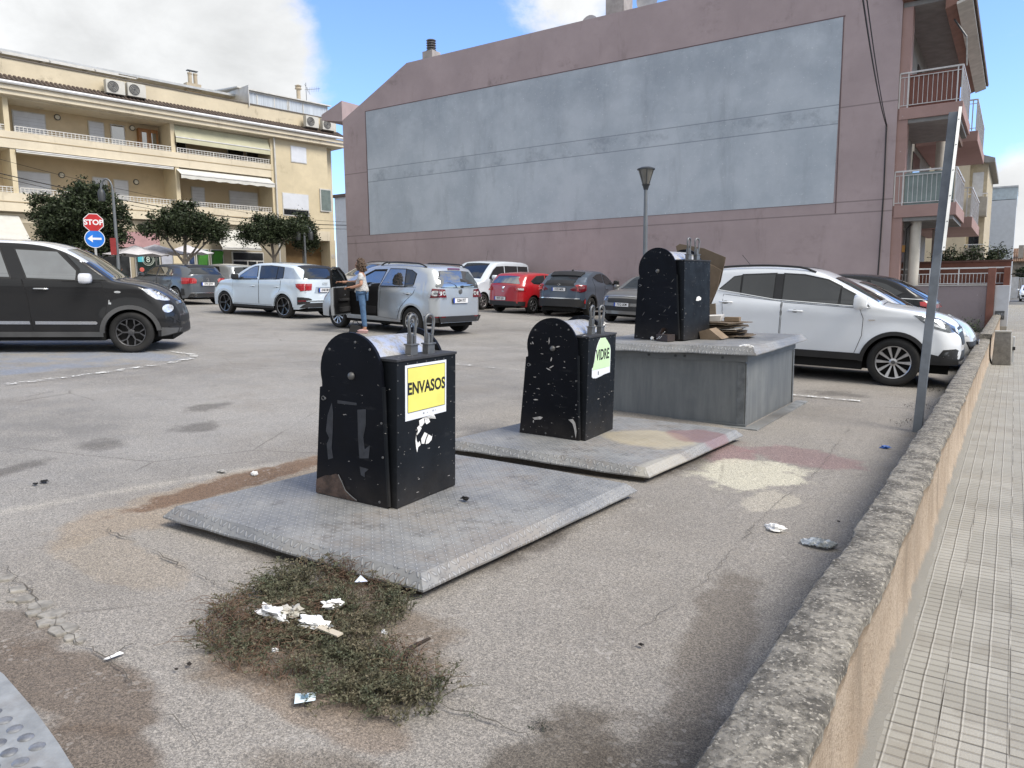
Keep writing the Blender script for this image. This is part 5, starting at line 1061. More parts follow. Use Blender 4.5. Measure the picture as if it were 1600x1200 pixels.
# ---- pale blue-white compact SUV ------------------------------------
def audi_like():
    P = paint('glacier_white_paint', (.56, .64, .72), rough=.28); RM = M('silver_pillar_panel', (.36, .42, .50), .35, .3)
    top = [(-2.04, .32), (-2.10, .52), (-2.09, .78), (-2.05, 1.02), (-1.99, 1.16), (-1.80, 1.36), (-1.62, 1.47), (-1.3, 1.515), (-.8, 1.545), (-.25, 1.545), (.15, 1.49), (.55, 1.33), (.98, 1.09), (1.3, 1.04), (1.62, .985), (1.88, .90), (2.02, .74), (2.07, .55), (2.04, .32)]
    c = Car('pale blue white compact SUV with black wheels, third from the left', (-18.63, 14.74), 182.2, 1.79, top, [(-1.28, .39), (1.28, .39)], .27, 1.06, P, tum=.30, rr=.24, fr=.3)
    for s_ in (1, -1):
        c.door([(-.25, .36), (.86, .36), (.92, .7), (.86, 1.04), (-.28, 1.07)], s_, (-.02, .88)); c.door([(-1.0, .60), (-.9, .36), (-.27, .36), (-.30, 1.07), (-1.20, 1.10), (-1.18, .85), (-1.1, .7)], s_, (-1.03, .89))
        c.glass_side([(-.19, 1.10), (.62, 1.085), (.55, 1.18), (.22, 1.36), (.0, 1.44), (-.14, 1.455)], s_, GLASSL); c.glass_side([(-.30, 1.10), (-.27, 1.455), (-.68, 1.47), (-.98, 1.45), (-.99, 1.11)], s_, GLASS); c.glass_side([(-1.02, 1.115), (-1.01, 1.45), (-1.22, 1.43), (-1.25, 1.125)], s_, GLASS)
        c.panel('pillar_panel', [(-1.29, 1.12), (-1.26, 1.455), (-1.58, 1.42), (-1.90, 1.13)], RM, s_, .007)
        tl = c.panel('tail_light', [(-2.05, .80), (-1.93, .80), (-1.80, .90), (-1.78, .99), (-2.03, 1.0)], REDL, s_, .008, step=.03)
        c.mirror(.62, 1.09, s_, cap=TRIM, h=.16); c.archtrim(s_, .05, P, -1.28, .39, off=.014); c.archtrim(s_, .05, P, 1.28, .39, off=.014); c.band(s_, [(-.88, .33), (.88, .33)], [(-.88, .26), (.88, .26)], TRIM, off=.008)
        c.panel('headlight', [(1.55, .93), (1.70, .80), (1.96, .76), (1.92, .86), (1.75, .92)], DCLR, s_, .006, step=.03); c.cap('tail_light', [(.82, .50 * s_), (.80, .70 * s_), (1.0, .76 * s_), (1.0, .48 * s_)], REDL, 'r', .012, step=.04)
        v = c.cap('bumper_vent', [(.44, .60 * s_), (.42, .78 * s_), (.62, .78 * s_), (.62, .66 * s_), (.56, .5 * s_)], TRIM, 'r', .012, step=.04); c.cap('reflector', [(.50, .62 * s_), (.50, .76 * s_), (.54, .76 * s_), (.54, .63 * s_)], DREDL, 'r', .018, parent=v)
    c.cap('rear_window', [(1.13, -.62), (1.40, -.58), (1.40, .58), (1.13, .62)], GLASS, 'r', .012); c.cap('roof_spoiler', [(-1.74, -.60), (-1.74, .60), (-1.60, .62), (-1.60, -.62)], TRIM, 'x', .02)
    c.cap('silver_bar', [(.50, -.62), (.53, -.62), (.53, .62), (.50, .62)], CHR, 'r', .016); c.cap('diffuser', [(.33, -.72), (.46, -.6), (.46, .6), (.33, .72)], TRIM, 'r', .012)
    c.cap('plate_recess', [(.73, -.40), (.91, -.34), (.91, .34), (.73, .40)], RM, 'r', .005); c.plate('r', .82, '6948 MNN'); c.cap('windscreen', [(.18, -.56), (.92, -.66), (.92, .66), (.18, .56)], GLASSL, 'x')
    e = MB()
    for k in range(4):
        x, y, z = c.cap_pt(1.0, -.075 + .05 * k, .014, 'r'); e.tube([(x, y + .032 * math.cos(t * .628), z + .032 * math.sin(t * .628)) for t in range(10)], .004, 5, closed=True)
    e.build('emblem', CHR, c.root); c.wheels(.345, .255, 'wide', 5, mat=BLACKA, inset=.01)
    rg = MB()
    for xa in (-1.28, 1.28):
        for s_ in (1, -1): rg.lathe([(.252, 0), (.250, .004), (.243, .002)], (xa, s_ * (c.W - .01 - .011), .345), 'y', 40)
    rg.build('wheel_edge', ALLOY, c.root)
    c.antenna(-1.35, 0, .03, .06)
audi_like()
SILVER = paint('silver_car_paint', (.46, .49, .52), metal=.55, rough=.32)
def golf_like():
    top = [(-2.05, .30), (-2.11, .50), (-2.10, .80), (-2.06, 1.05), (-1.97, 1.25), (-1.83, 1.46), (-1.70, 1.535), (-1.3, 1.565), (-.6, 1.58), (-.1, 1.555), (.35, 1.44), (.85, 1.21), (1.18, 1.05), (1.45, .98), (1.72, .89), (1.93, .77), (2.05, .60), (2.08, .45), (2.05, .30)]
    c = Car('silver people carrier with its driver door standing open beside the woman', (-12.64, 13.61), 176.7, 1.76, top, [(-1.35, .36), (1.23, .36)], .27, 1.06, SILVER, tum=.26, rr=.22, fr=.28)
    for s_ in (1, -1):
        if s_ < 0: c.door([(-.24, .36), (.80, .36), (.86, .7), (.82, 1.03), (-.27, 1.05)], s_, (-.02, .9))
        c.door([(-1.0, .62), (-.88, .33), (-.27, .36), (-.36, 1.05), (-1.46, 1.08), (-1.40, .95), (-1.2, .8)], s_, (-1.22, .93))
        g = c.glass_side([(-.34, 1.09), (-.56, 1.475), (-1.06, 1.475), (-1.10, 1.095)], s_, GLASSL, frame=.02); c.glass_side([(-1.13, 1.10), (-1.09, 1.47), (-1.25, 1.455), (-1.40, 1.38), (-1.36, 1.11)], s_, GLASS, frame=.016)
        c.panel('side_moulding', [(-.3, .52), (-.92, .52), (-.94, .565), (-.3, .565)], SILVER, s_, .012)
        if s_ < 0: c.glass_side([(-.28, 1.09), (-.46, 1.47), (.0, 1.45), (.42, 1.26), (.62, 1.08)], s_, GLASS)
        tl = c.panel('tail_light', [(-2.08, .88), (-1.93, .88), (-1.90, .98), (-1.94, 1.06), (-2.03, 1.06)], DREDL, s_, .009, step=.03)
        c.rail(-1.62, -.2, s_); c.panel('headlight', [(1.62, .88), (1.80, .68), (2.0, .66), (1.93, .76), (1.75, .86)], CLR, s_, .006, step=.03); c.band(s_, [(-1.72, .45), (-2.08, .45)], [(-1.72, .30), (-2.06, .31)], TRIM, off=.01)
        t2 = c.cap('tail_light', [(.87, .46 * s_), (.87, .74 * s_), (1.07, .70 * s_), (1.05, .50 * s_)], DREDL, 'r', .012, step=.03)
        for k, (yy, r_) in enumerate(((.66, .062), (.53, .05))):
            c.cap('round_lens', [(.965 + r_ * math.cos(q * .524), (yy + r_ * math.sin(q * .524)) * s_) for q in range(12)], CLR, 'r', .018, parent=t2, step=.04)
            c.cap('lens_core', [(.965 + r_ * .4 * math.cos(q * .785), (yy + r_ * .4 * math.sin(q * .785)) * s_) for q in range(8)], DCLR, 'r', .024, parent=t2, step=.04)
        c.cap('reflector', [(.42, .5 * s_), (.42, .74 * s_), (.45, .74 * s_), (.45, .5 * s_)], DREDL, 'r', .012)
    # open doorway: black panel for the unlit cabin, then seat, steering wheel, sill
    dw = c.panel('doorway', [(-.23, .37), (.70, .37), (.80, .55), (.83, .85), (.70, 1.08), (.30, 1.32), (-.04, 1.46), (-.46, 1.475), (-.27, 1.06)], HOLE, 1, .0045)
    sb = MB(); y = c.W - .10; sb.hexa([(-.18, y - .45, .42), (.30, y - .45, .42), (.30, y + .112, .42), (-.18, y + .112, .42), (-.22, y - .45, .60), (.30, y - .45, .62), (.30, y + .112, .62), (-.22, y + .112, .60)]); sb.hexa([(-.22, y - .4, .58), (-.08, y - .4, .58), (-.08, y + .106, .58), (-.22, y + .106, .58), (-.40, y - .35, 1.12), (-.29, y - .35, 1.12), (-.29, y + .07, 1.12), (-.40, y + .07, 1.12)])
    sb.build('driver_seat', SEATM, dw, bevel=.02)
    st = MB(); st.tube([(.42 + .05 * math.sin(a * .393), c.W - .13 + .17 * math.cos(a * .393) * .8, .93 + .17 * math.sin(a * .393)) for a in range(16)], .013, 6, closed=True); st.build('steering_wheel', TRIM, dw)
    c.panel('far_window_light', [(-.30, 1.15), (-.42, 1.42), (-.05, 1.41), (.28, 1.27), (.45, 1.13)], GLASSL, 1, .006, parent=dw)
    MB().box(-.23, .72, c.W - .06, c.W + .004, .335, .37).build('door_sill', SILVER, dw, bevel=.004)
    # the opened door, hinged at the front
    hx, hy = .80, c.W - .02
    q = MB(); poly = [(0, .37), (-.98, .37), (-1.04, .62), (-1.06, 1.03), (0, 1.04), (.03, .8)]
    q.prism([(x, -.035, z) for x, z in poly], (0, 0, 0), (0, .075, 0)); dob = q.build('door', SILVER, c.root, bevel=.018)
    dob.location = (hx, hy, 0); dob.rotation_euler = (0, 0, -R(62))
    inn = MB(); inn.prism([(x, -.052, z) for x, z in [(-.03, .40), (-.94, .40), (-1.0, .62), (-1.02, 1.01), (-.02, 1.02)]], (0, 0, 0), (0, .02, 0)); it = inn.build('door_lining', TRIM, dob, bevel=.006)
    ar = MB(); ar.box(-.8, -.2, -.10, -.05, .70, .76); ar.box(-.75, -.10, -.085, -.05, .44, .56); ar.build('armrest', SEATM, it, bevel=.012); MB().blob((-.35, -.055, .83), .03, 0, 0, 8, 6, (1.3, .4, .6)).build('inner_handle', CHR, it)
    fr = MB(); fr.tube([(-1.05, .0, 1.03), (-1.16, -.03, 1.22), (-1.22, -.07, 1.42), (-1.17, -.085, 1.475), (-.8, -.085, 1.46), (-.45, -.06, 1.33), (-.1, -.02, 1.10), (-.02, 0, 1.03)], .026, 6, closed=False); fr.build('window_frame', TRIM, dob, smooth=50)
    gl = MB(); gl.add([(-1.04, 0, 1.03), (-1.19, -.06, 1.44), (-.8, -.075, 1.44), (-.45, -.055, 1.32), (-.05, -.01, 1.05)], [(0, 1, 2, 3, 4)]); gl.build('side_window', GLASS, dob)
    m = MB(); m.blob((-.12, .14, 1.08), .11, 0, 0, 12, 8, (.7, 1.1, .8)); m.build('mirror', SILVER, dob, smooth=60)
    c.cap('rear_window', [(1.10, -.60), (1.12, -.63), (1.42, -.56), (1.44, -.50), (1.44, .50), (1.42, .56), (1.12, .63), (1.10, .60), (1.08, 0)], GLASSL, 'r', .010); c.cap('window_border', [(1.085, -.63), (1.45, -.57), (1.45, .57), (1.085, .63)], TRIM, 'r', .004)
    c.cap('brake_light', [(1.465, -.2), (1.465, .2), (1.49, .2), (1.49, -.2)], DREDL, 'r', .02); wp = MB(); a = c.cap_pt(1.11, -.05, .03, 'r'); b = c.cap_pt(1.13, -.42, .03, 'r'); wp.tube([a, b], .012, 6); wp.blob(a, .03, 0, 0); wp.build('rear_wiper', TRIM, c.root)
    c.plate('r', .80, '5284 FST', y=.02, w_=.50); x, y, z = c.cap_pt(1.0, 0, .008, 'r'); e = MB(); e.lathe([(0, -.008), (.05, -.006), (.058, 0)], (x - .004, y, z), 'x', 20); e.build('emblem', STEEL, c.root)
    em = MB()
    for (y0, z0, y1, z1) in ((.030, .03, .012, -.03), (.012, -.03, 0, 0), (0, 0, -.012, -.03), (-.012, -.03, -.030, .03)): em.beam((x - .014, y0, z + z0), (x - .014, y1, z + z1), .005)
    em.build('emblem_mark', CHR, c.root); text_obj('PLUS', .05, CHR, c.root, basis(Vector(c.cap_pt(.84, .52, .012, 'r')), (0, -1, 0), (0, 0, 1)), depth=.002, name='badge_text')
    c.cap('lower_bumper', [(.31, -.74), (.31, .74), (.45, .76), (.45, -.76)], TRIM, 'r', .010); c.cap('windscreen', [(.10, -.56), (1.08, -.66), (1.08, .66), (.10, .56)], GLASSL, 'x')
    c.wheels(.315, .21, 'blade', 9, inset=.012); c.archtrim(1, .03, SILVER, -1.35, .36, off=.01); c.archtrim(1, .03, SILVER, 1.23, .36, off=.01)
golf_like()
def grey_hatch():
    P = paint('grey_blue_metallic', (.10, .112, .13), metal=.5, rough=.27)
    top = [(-2.05, .28), (-2.12, .48), (-2.14, .75), (-2.10, .98), (-1.98, 1.12), (-1.75, 1.30), (-1.60, 1.375), (-1.2, 1.415), (-.5, 1.435), (-.05, 1.40), (.35, 1.28), (.88, 1.02), (1.2, .95), (1.6, .87), (1.95, .74), (2.12, .58), (2.15, .42), (2.10, .28)]
    c = Car('grey metallic hatchback with red tail lights, second from the left', (-26.47, 16.31), 179.2, 1.78, top, [(-1.385, .355), (1.31, .355)], .24, .98, P, tum=.36, rr=.30, fr=.3)
    for s_ in (1, -1):
        c.door([(-.2, .32), (.82, .32), (.86, .7), (.80, .96), (-.24, .99)], s_, (-.02, .83)); c.door([(-1.02, .6), (-.9, .32), (-.22, .32), (-.26, .99), (-1.2, 1.0), (-1.12, .75)], s_, (-.98, .85))
        c.glass_side([(-.18, 1.02), (-.20, 1.34), (.05, 1.32), (.35, 1.20), (.62, 1.0)], s_, GLASSL); c.glass_side([(-.27, 1.02), (-.29, 1.34), (-.8, 1.32), (-.92, 1.03)], s_, GLASSL); c.glass_side([(-.96, 1.03), (-.85, 1.31), (-1.06, 1.26), (-1.22, 1.10), (-1.24, 1.05)], s_, GLASSL, frame=.016)
        c.cap('tail_light', [(.78, .44 * s_), (.76, .76 * s_), (.98, .78 * s_), (.97, .5 * s_), (.90, .42 * s_)], REDL, 'r', .012, step=.03); c.panel('tail_light', [(-2.10, .78), (-1.88, .84), (-1.80, .95), (-2.05, .97)], REDL, s_, .010, step=.03)
        c.mirror(.60, 1.0, s_, h=.15); c.cap('bumper_vent', [(.36, .68 * s_), (.36, .80 * s_), (.60, .80 * s_), (.58, .70 * s_)], TRIM, 'r', .010)
    c.cap('rear_window', [(1.10, -.58), (1.29, -.52), (1.29, .52), (1.10, .58)], GLASS, 'r', .010); c.cap('diffuser', [(.29, -.6), (.42, -.56), (.42, .56), (.29, .6)], TRIM, 'r', .012); c.cap('chrome_strip', [(.43, -.56), (.45, -.56), (.45, .56), (.43, .56)], CHR, 'r', .014)
    c.cap('roof_spoiler', [(-1.72, -.52), (-1.72, .52), (-1.52, .55), (-1.52, -.55)], TRIM, 'x', .016); c.plate('r', .76, '4792 JDW'); c.cap('windscreen', [(.1, -.54), (.86, -.64), (.86, .64), (.1, .54)], GLASSL, 'x')
    c.wheels(.32, .235, 'multi', 12, inset=.012); e = MB(); x, y, z = c.cap_pt(.93, 0, .012, 'r'); e.tube([(x, y + .04 * math.cos(t * .524), z + .04 * math.sin(t * .524)) for t in range(12)], .005, 5, closed=True); e.build('emblem', CHR, c.root)
    for sy in (-.5, .5): e = MB(); x, y, z = c.cap_pt(.36, sy, .02, 'r'); e.lathe([(.05, 0), (.05, -.02), (.04, -.02), (.035, .0)], (x, y, z), 'x', 14); e.build('tailpipe', CHR, c.root)
grey_hatch()
def red_hatch():
    P = paint('red_car_paint', (.36, .008, .014), rough=.28)
    top = [(-1.95, .28), (-2.02, .48), (-2.02, .75), (-1.97, .95), (-1.82, 1.12), (-1.62, 1.30), (-1.45, 1.385), (-1.0, 1.43), (-.5, 1.44), (-.05, 1.40), (.3, 1.28), (.82, 1.01), (1.1, .95), (1.5, .87), (1.82, .75), (1.99, .58), (2.02, .42), (2.0, .28)]
    c = Car('small red three door hatchback parked tail out at the pink wall', (-15.0, 23.75), 86, 1.69, top, [(-1.23, .345), (1.23, .345)], .24, .98, P, tum=.34, rr=.28, fr=.28)
    for s_ in (1, -1):
        c.door([(-.45, .32), (.82, .32), (.84, .7), (.76, .96), (-.55, 1.0)], s_, (-.25, .85)); c.glass_side([(-.45, 1.02), (-.40, 1.35), (.0, 1.33), (.3, 1.21), (.6, 1.0)], s_); c.glass_side([(-.52, 1.03), (-.5, 1.35), (-.95, 1.32), (-1.30, 1.15), (-1.2, 1.07)], s_)
        tl = c.cap('tail_light', [(.80, .48 * s_), (.80, .72 * s_), (.95, .76 * s_), (.93, .5 * s_)], REDL, 'r', .010, step=.04); c.cap('clear_lens', [(.84, .54 * s_), (.84, .66 * s_), (.90, .66 * s_), (.90, .54 * s_)], CLR, 'r', .014, parent=tl); c.panel('tail_light', [(-1.98, .80), (-1.80, .85), (-1.78, .94), (-1.92, .95)], REDL, s_, .008, step=.03); c.mirror(.55, 1.0, s_, h=.14)
    c.cap('rear_window', [(1.05, -.56), (1.30, -.50), (1.30, .50), (1.05, .56)], GLASSL, 'r', .010); c.plate('r', .53, '9075 HJH', y=.12, w_=.5); c.cap('lower_bumper', [(.28, -.72), (.28, .72), (.44, .74), (.44, -.74)], TRIM, 'r', .010)
    x, y, z = c.cap_pt(.90, 0, .010, 'r'); MB().lathe([(0, -.01), (.045, -.008), (.05, 0)], (x, y, z), 'x', 14).build('emblem', CHR, c.root); text_obj('IBIZA', .05, CHR, c.root, basis((x + .0, 0, z - .12), (0, -1, 0), (0, 0, 1)), depth=.004, name='badge_text')
    c.cap('windscreen', [(.05, -.52), (.80, -.6), (.80, .6), (.05, .52)], GLASSL, 'x'); c.wheels(.305, .20, 'blade', 7, inset=.012); c.antenna(-1.2, 0, .12, .12)
red_hatch()
def crossover():
    P = paint('blue_grey_crossover_paint', (.075, .10, .14), metal=.4, rough=.28)
    top = [(-2.05, .36), (-2.15, .55), (-2.17, .85), (-2.10, 1.05), (-1.92, 1.16), (-1.72, 1.24), (-1.35, 1.42), (-1.0, 1.51), (-.5, 1.555), (-.1, 1.54), (.3, 1.43), (.85, 1.16), (1.1, 1.08), (1.5, 1.02), (1.85, .93), (2.08, .76), (2.16, .55), (2.12, .36)]
    c = Car('blue grey coupe shaped crossover parked right of the red hatchback', (-12.96, 23.70), 95.5, 1.80, top, [(-1.25, .40), (1.39, .40)], .30, 1.08, P, tum=.33, rr=.32, fr=.3)
    for s_ in (1, -1):
        c.door([(-.1, .38), (.88, .38), (.92, .75), (.85, 1.06), (-.14, 1.11)], s_, (.05, .96)); c.door([(-.95, .65), (-.82, .38), (-.12, .38), (-.17, 1.12), (-.8, 1.22), (-1.1, 1.3)], s_, None)
        c.glass_side([(-.1, 1.14), (-.12, 1.45), (.1, 1.42), (.4, 1.30), (.72, 1.11)], s_); c.glass_side([(-.2, 1.16), (-.22, 1.46), (-.6, 1.44), (-1.02, 1.34), (-.7, 1.24)], s_)
        c.cap('tail_light', [(.92, .40 * s_), (.86, .60 * s_), (.94, .80 * s_), (1.10, .82 * s_), (1.05, .58 * s_)], DREDL, 'r', .018, step=.04); c.panel('tail_light', [(-2.12, .9), (-1.78, 1.0), (-1.7, 1.08), (-2.0, 1.10)], REDL, s_, .014, step=.03)
        c.cap('bumper_vent', [(.42, .66 * s_), (.44, .80 * s_), (.66, .80 * s_), (.58, .68 * s_)], TRIM, 'r', .010); c.cap('reflector', [(.50, .72 * s_), (.50, .78 * s_), (.62, .78 * s_), (.60, .74 * s_)], REDL, 'r', .016); c.mirror(.66, 1.12, s_, cap=TRIM, h=.15)
        c.archtrim(s_, .05, TRIM, -1.25, .40); c.archtrim(s_, .05, TRIM, 1.39, .40)
    c.cap('rear_window', [(-1.84, -.50), (-1.84, .50), (-1.30, .50), (-1.30, -.50)], GLASS, 'x', .008); c.cap('roof_spoiler', [(-1.52, -.56), (-1.52, .56), (-1.2, .58), (-1.2, -.58)], TRIM, 'x', .045); c.cap('tail_wing', [(-2.02, -.62), (-2.02, .62), (-1.86, .6), (-1.86, -.6)], TRIM, 'x', .03)
    c.cap('lower_bumper', [(.36, -.78), (.36, .78), (.62, .62), (.62, -.62)], TRIM, 'r', .012); c.cap('silver_bar', [(.62, -.60), (.62, .60), (.65, .60), (.65, -.60)], CHR, 'r', .016); c.plate('r', .93, '1522 MFK', w_=.5); x, y, z = c.cap_pt(1.07, 0, .02, 'r'); e = MB(); e.tube([(x, .05 * math.cos(t * .524), z + .032 * math.sin(t * .524)) for t in range(12)], .006, 5, closed=True); e.build('emblem', CHR, c.root)
    c.cap('windscreen', [(.05, -.54), (.84, -.64), (.84, .64), (.05, .54)], GLASS, 'x'); c.wheels(.335, .225, 'blade', 5, mat=DARKA, inset=.012); MB().blob(c.cap_pt(-.95, 0, .02, 'x'), .05, 0, 0, 8, 6, (1.6, .4, .9)).build('antenna', TRIM, c.root)
crossover()
def simple_car(label, loc, yaw, W, top, arches, sill, belt, P, wins, ws, rw, faces='f', mirror_x=.6, head=None, tail=None, grille=None, tum=.3, rail=None, gm=None, wheel=(.31, .2), group='cars parked in the yard', **k):
    c = Car(label, loc, yaw, W, top, arches, sill, belt, P, tum=tum, group=group, **k)
    for s_ in (1, -1):
        for p in wins: c.glass_side(p, s_, gm or GLASS)
        c.mirror(mirror_x, belt + .02, s_)
        x0, x1 = arches[0][0] + arches[0][1], arches[1][0] - arches[1][1]; xm = (x0 + x1) / 2 - .05
        c.door([(xm, sill + .07), (x1 - .03, sill + .07), (x1 + .02, .7), (x1 - .04, belt - .03), (xm - .03, belt)], s_, (xm + .16, belt - .14)); c.door([(x0 + .06, sill + .07), (xm - .02, sill + .07), (xm - .05, belt), (x0 - .15, belt + .01), (x0 - .05, .75)], s_, (x0 + .05, belt - .13))
        if head: c.panel('headlight', head, CLR, s_, .008, step=.03); 
        if tail: c.panel('tail_light', tail, REDL, s_, .008, step=.03)
        if rail: c.rail(rail[0], rail[1], s_, mat=TRIM)
    c.cap('windscreen', [(ws[0], -W * .31), (ws[1], -W * .37), (ws[1], W * .37), (ws[0], W * .31)], gm or GLASS, 'x')
    if rw: c.cap('rear_window', [(rw[0], -W * .33), (rw[1], -W * .30), (rw[1], W * .30), (rw[0], W * .33)], GLASS, 'r', .010)
    if grille: c.cap('grille', [(grille[0], -W * .33), (grille[1], -W * .36), (grille[1], W * .36), (grille[0], W * .33)], TRIM, 'f', .008)
    c.wheels(wheel[0], wheel[1], 'blade', 7, inset=.012); return c
# silver-grey hatch facing out, half hidden behind the unsigned bin
T0 = [(-1.92, .28), (-1.98, .5), (-1.98, .8), (-1.93, 1.0), (-1.75, 1.3), (-1.6, 1.42), (-1.1, 1.46), (-.5, 1.475), (-.05, 1.44), (.35, 1.31), (.82, 1.07), (1.05, 1.0), (1.45, .95), (1.78, .86), (1.93, .72), (1.99, .5), (1.96, .28)]
c = simple_car('grey beige hatchback facing out of its bay, half hidden by the unsigned bin', (-9.75, 22.55), -94, 1.75, T0, [(-1.22, .36), (1.32, .36)], .26, 1.0, paint('grey_beige_paint', (.15, .148, .145), metal=.3), [[(-.2, 1.03), (-.25, 1.37), (.1, 1.35), (.4, 1.22), (.66, 1.02)], [(-.3, 1.03), (-.35, 1.37), (-.9, 1.36), (-1.1, 1.06)]], (.12, .98), (1.1, 1.35), head=[(1.60, .80), (1.70, .70), (1.92, .68), (1.90, .76), (1.75, .82)], grille=(.38, .52))
c.cap('grille', [(.62, -.5), (.74, -.56), (.74, .56), (.62, .5)], TRIM, 'f', .008)
for s_ in (1, -1): c.cap('headlight', [(.68, .52 * s_), (.66, .74 * s_), (.80, .78 * s_), (.80, .56 * s_)], DCLR, 'f', .010); c.cap('fog_light', [(.46 + .05 * math.cos(q * .785), (.62 + .05 * math.sin(q * .785)) * s_) for q in range(8)], CLR, 'f', .012)
c.cap('chrome_strip', [(.79, -.72), (.79, .72), (.80, .72), (.80, -.72)], CHR, 'f', .014); c.plate('f', .57, '7312 LKM', w_=.5)
# white van
TV = [(-2.12, .32), (-2.18, .6), (-2.17, 1.2), (-2.10, 1.65), (-1.98, 1.80), (-1.5, 1.84), (-.6, 1.86), (.1, 1.84), (.5, 1.76), (.95, 1.45), (1.32, 1.14), (1.55, 1.06), (1.90, .95), (2.12, .78), (2.19, .55), (2.16, .32)]
c = simple_car('white glazed van backed up to the pink wall left of the red hatchback', (-17.75, 24.35), -90, 1.80, TV, [(-1.30, .36), (1.37, .36)], .27, 1.18, paint('van_white', (.60, .66, .74)), [[(-.02, 1.22), (-.02, 1.66), (.45, 1.64), (.70, 1.50), (1.0, 1.20)], [(-.12, 1.22), (-.12, 1.67), (-.98, 1.67), (-.98, 1.22)], [(-1.06, 1.22), (-1.06, 1.67), (-1.80, 1.66), (-1.85, 1.22)]], (.52, 1.28), (1.25, 1.65), mirror_x=.85, head=[(1.70, .88), (1.86, .72), (2.08, .70), (2.02, .84)], grille=(.55, .72), tum=.14, cat='van', name='parked_van', group=None)
c.band(1, [(-.9, .45), (.95, .45)], [(-.9, .30), (.95, .30)], TRIM); c.antenna(.3, .2, .42, .12)
# silver people carrier facing out behind the pale SUV
TM = [(-2.2, .3), (-2.24, .6), (-2.2, 1.1), (-2.0, 1.5), (-1.8, 1.63), (-1.2, 1.69), (-.4, 1.70), (.1, 1.64), (.5, 1.48), (1.05, 1.18), (1.3, 1.09), (1.7, .98), (2.05, .82), (2.2, .6), (2.2, .3)]
c = simple_car('silver estate facing out, seen behind the pale blue white SUV', (-21.4, 21.9), -97, 1.8, TM, [(-1.35, .36), (1.38, .36)], .27, 1.08, SILVER, [[(-.05, 1.12), (-.1, 1.56), (.2, 1.53), (.5, 1.37), (.86, 1.12)], [(-.15, 1.12), (-.2, 1.57), (-1.0, 1.56), (-1.0, 1.12)], [(-1.08, 1.12), (-1.08, 1.55), (-1.6, 1.5), (-1.75, 1.15)]], (.22, 1.2), (1.2, 1.5), mirror_x=.82, head=[(1.70, .92), (1.88, .74), (2.12, .70), (2.02, .84)], grille=(.5, .7), rail=(-1.7, 0), gm=GLASSL)
# grey-silver small car half hidden behind the pale SUV's bonnet
c = simple_car('small silver car mostly hidden between the grey hatchback and the pale SUV', (-30.2, 20.9), 178, 1.7, T0, [(-1.22, .36), (1.32, .36)], .26, 1.0, SILVER, [[(-.2, 1.03), (-.25, 1.37), (.1, 1.35), (.4, 1.22), (.66, 1.02)], [(-.3, 1.03), (-.35, 1.37), (-.9, 1.36), (-1.1, 1.06)]], (.12, .98), (1.1, 1.35))
# silver hatch between the white SUV and the black one
TS = [(-2.0, .28), (-2.06, .5), (-2.05, .85), (-1.98, 1.05), (-1.75, 1.35), (-1.6, 1.45), (-1.1, 1.50), (-.4, 1.51), (.05, 1.47), (.45, 1.35), (1.0, 1.04), (1.2, .98), (1.55, .90), (1.86, .79), (2.03, .62), (2.08, .45), (2.06, .28)]
c = simple_car('silver hatchback parked just beyond the white SUV, only its nose and windscreen showing', (-2.62, 15.15), 1, 1.76, TS, [(-1.28, .36), (1.3, .36)], .25, 1.02, paint('silver_grey_paint', (.44, .45, .46), metal=.1), [[(-.1, 1.05), (-.15, 1.41), (.15, 1.38), (.5, 1.24), (.82, 1.04)], [(-.2, 1.05), (-.25, 1.41), (-.95, 1.39), (-1.1, 1.07)]], (.22, 1.12), (1.1, 1.35), head=[(1.50, .90), (1.62, .78), (1.80, .64), (2.0, .60), (1.98, .68), (1.80, .82), (1.62, .91)], grille=(.40, .52))
c.panel('headlight', [(1.55, .89), (1.66, .77), (1.82, .65), (1.98, .62), (1.96, .68), (1.80, .81), (1.64, .90)], CLR, -1, .012, step=.03); c.plate('f', .45, '')
# black coupe-like SUV, tail towards the wall
TB = [(-2.14, .35), (-2.22, .58), (-2.22, .88), (-2.12, 1.04), (-1.95, 1.13), (-1.70, 1.27), (-1.35, 1.46), (-1.0, 1.56), (-.5, 1.60), (.0, 1.58), (.4, 1.46), (.9, 1.18), (1.15, 1.10), (1.6, 1.03), (1.95, .92), (2.15, .74), (2.2, .5), (2.16, .35)]
BLK = paint('black_car_paint', (.008, .009, .012), rough=.25)
c = simple_car('black sloping SUV with red tail lights near the grey boundary wall', (-3.55, 18.9), 180, 1.82, TB, [(-1.33, .40), (1.37, .40)], .29, 1.10, BLK, [[(-.05, 1.14), (-.1, 1.50), (.15, 1.47), (.45, 1.34), (.78, 1.12)], [(-.15, 1.14), (-.2, 1.51), (-.75, 1.50), (-.85, 1.15)], [(-.92, 1.16), (-.83, 1.50), (-1.15, 1.42), (-1.5, 1.24), (-1.4, 1.19)]], (.15, 1.0), None, tail=[(-2.16, .92), (-1.86, .98), (-1.84, 1.06), (-2.06, 1.08)], wheel=(.34, .23))
c.cap('rear_window', [(-1.96, -.55), (-1.96, .55), (-1.36, .52), (-1.36, -.52)], GLASS, 'x', .008); c.cap('light_bar', [(.93, -.8), (.93, .8), (1.01, .78), (1.01, -.78)], REDL, 'r', .012); c.panel('chrome_strip', [(-2.1, 1.10), (-.9, 1.125), (-.9, 1.14), (-2.06, 1.115)], CHR, 1, .016)
for s_ in (1, -1): c.archtrim(s_, .05, TRIM, -1.33, .40)
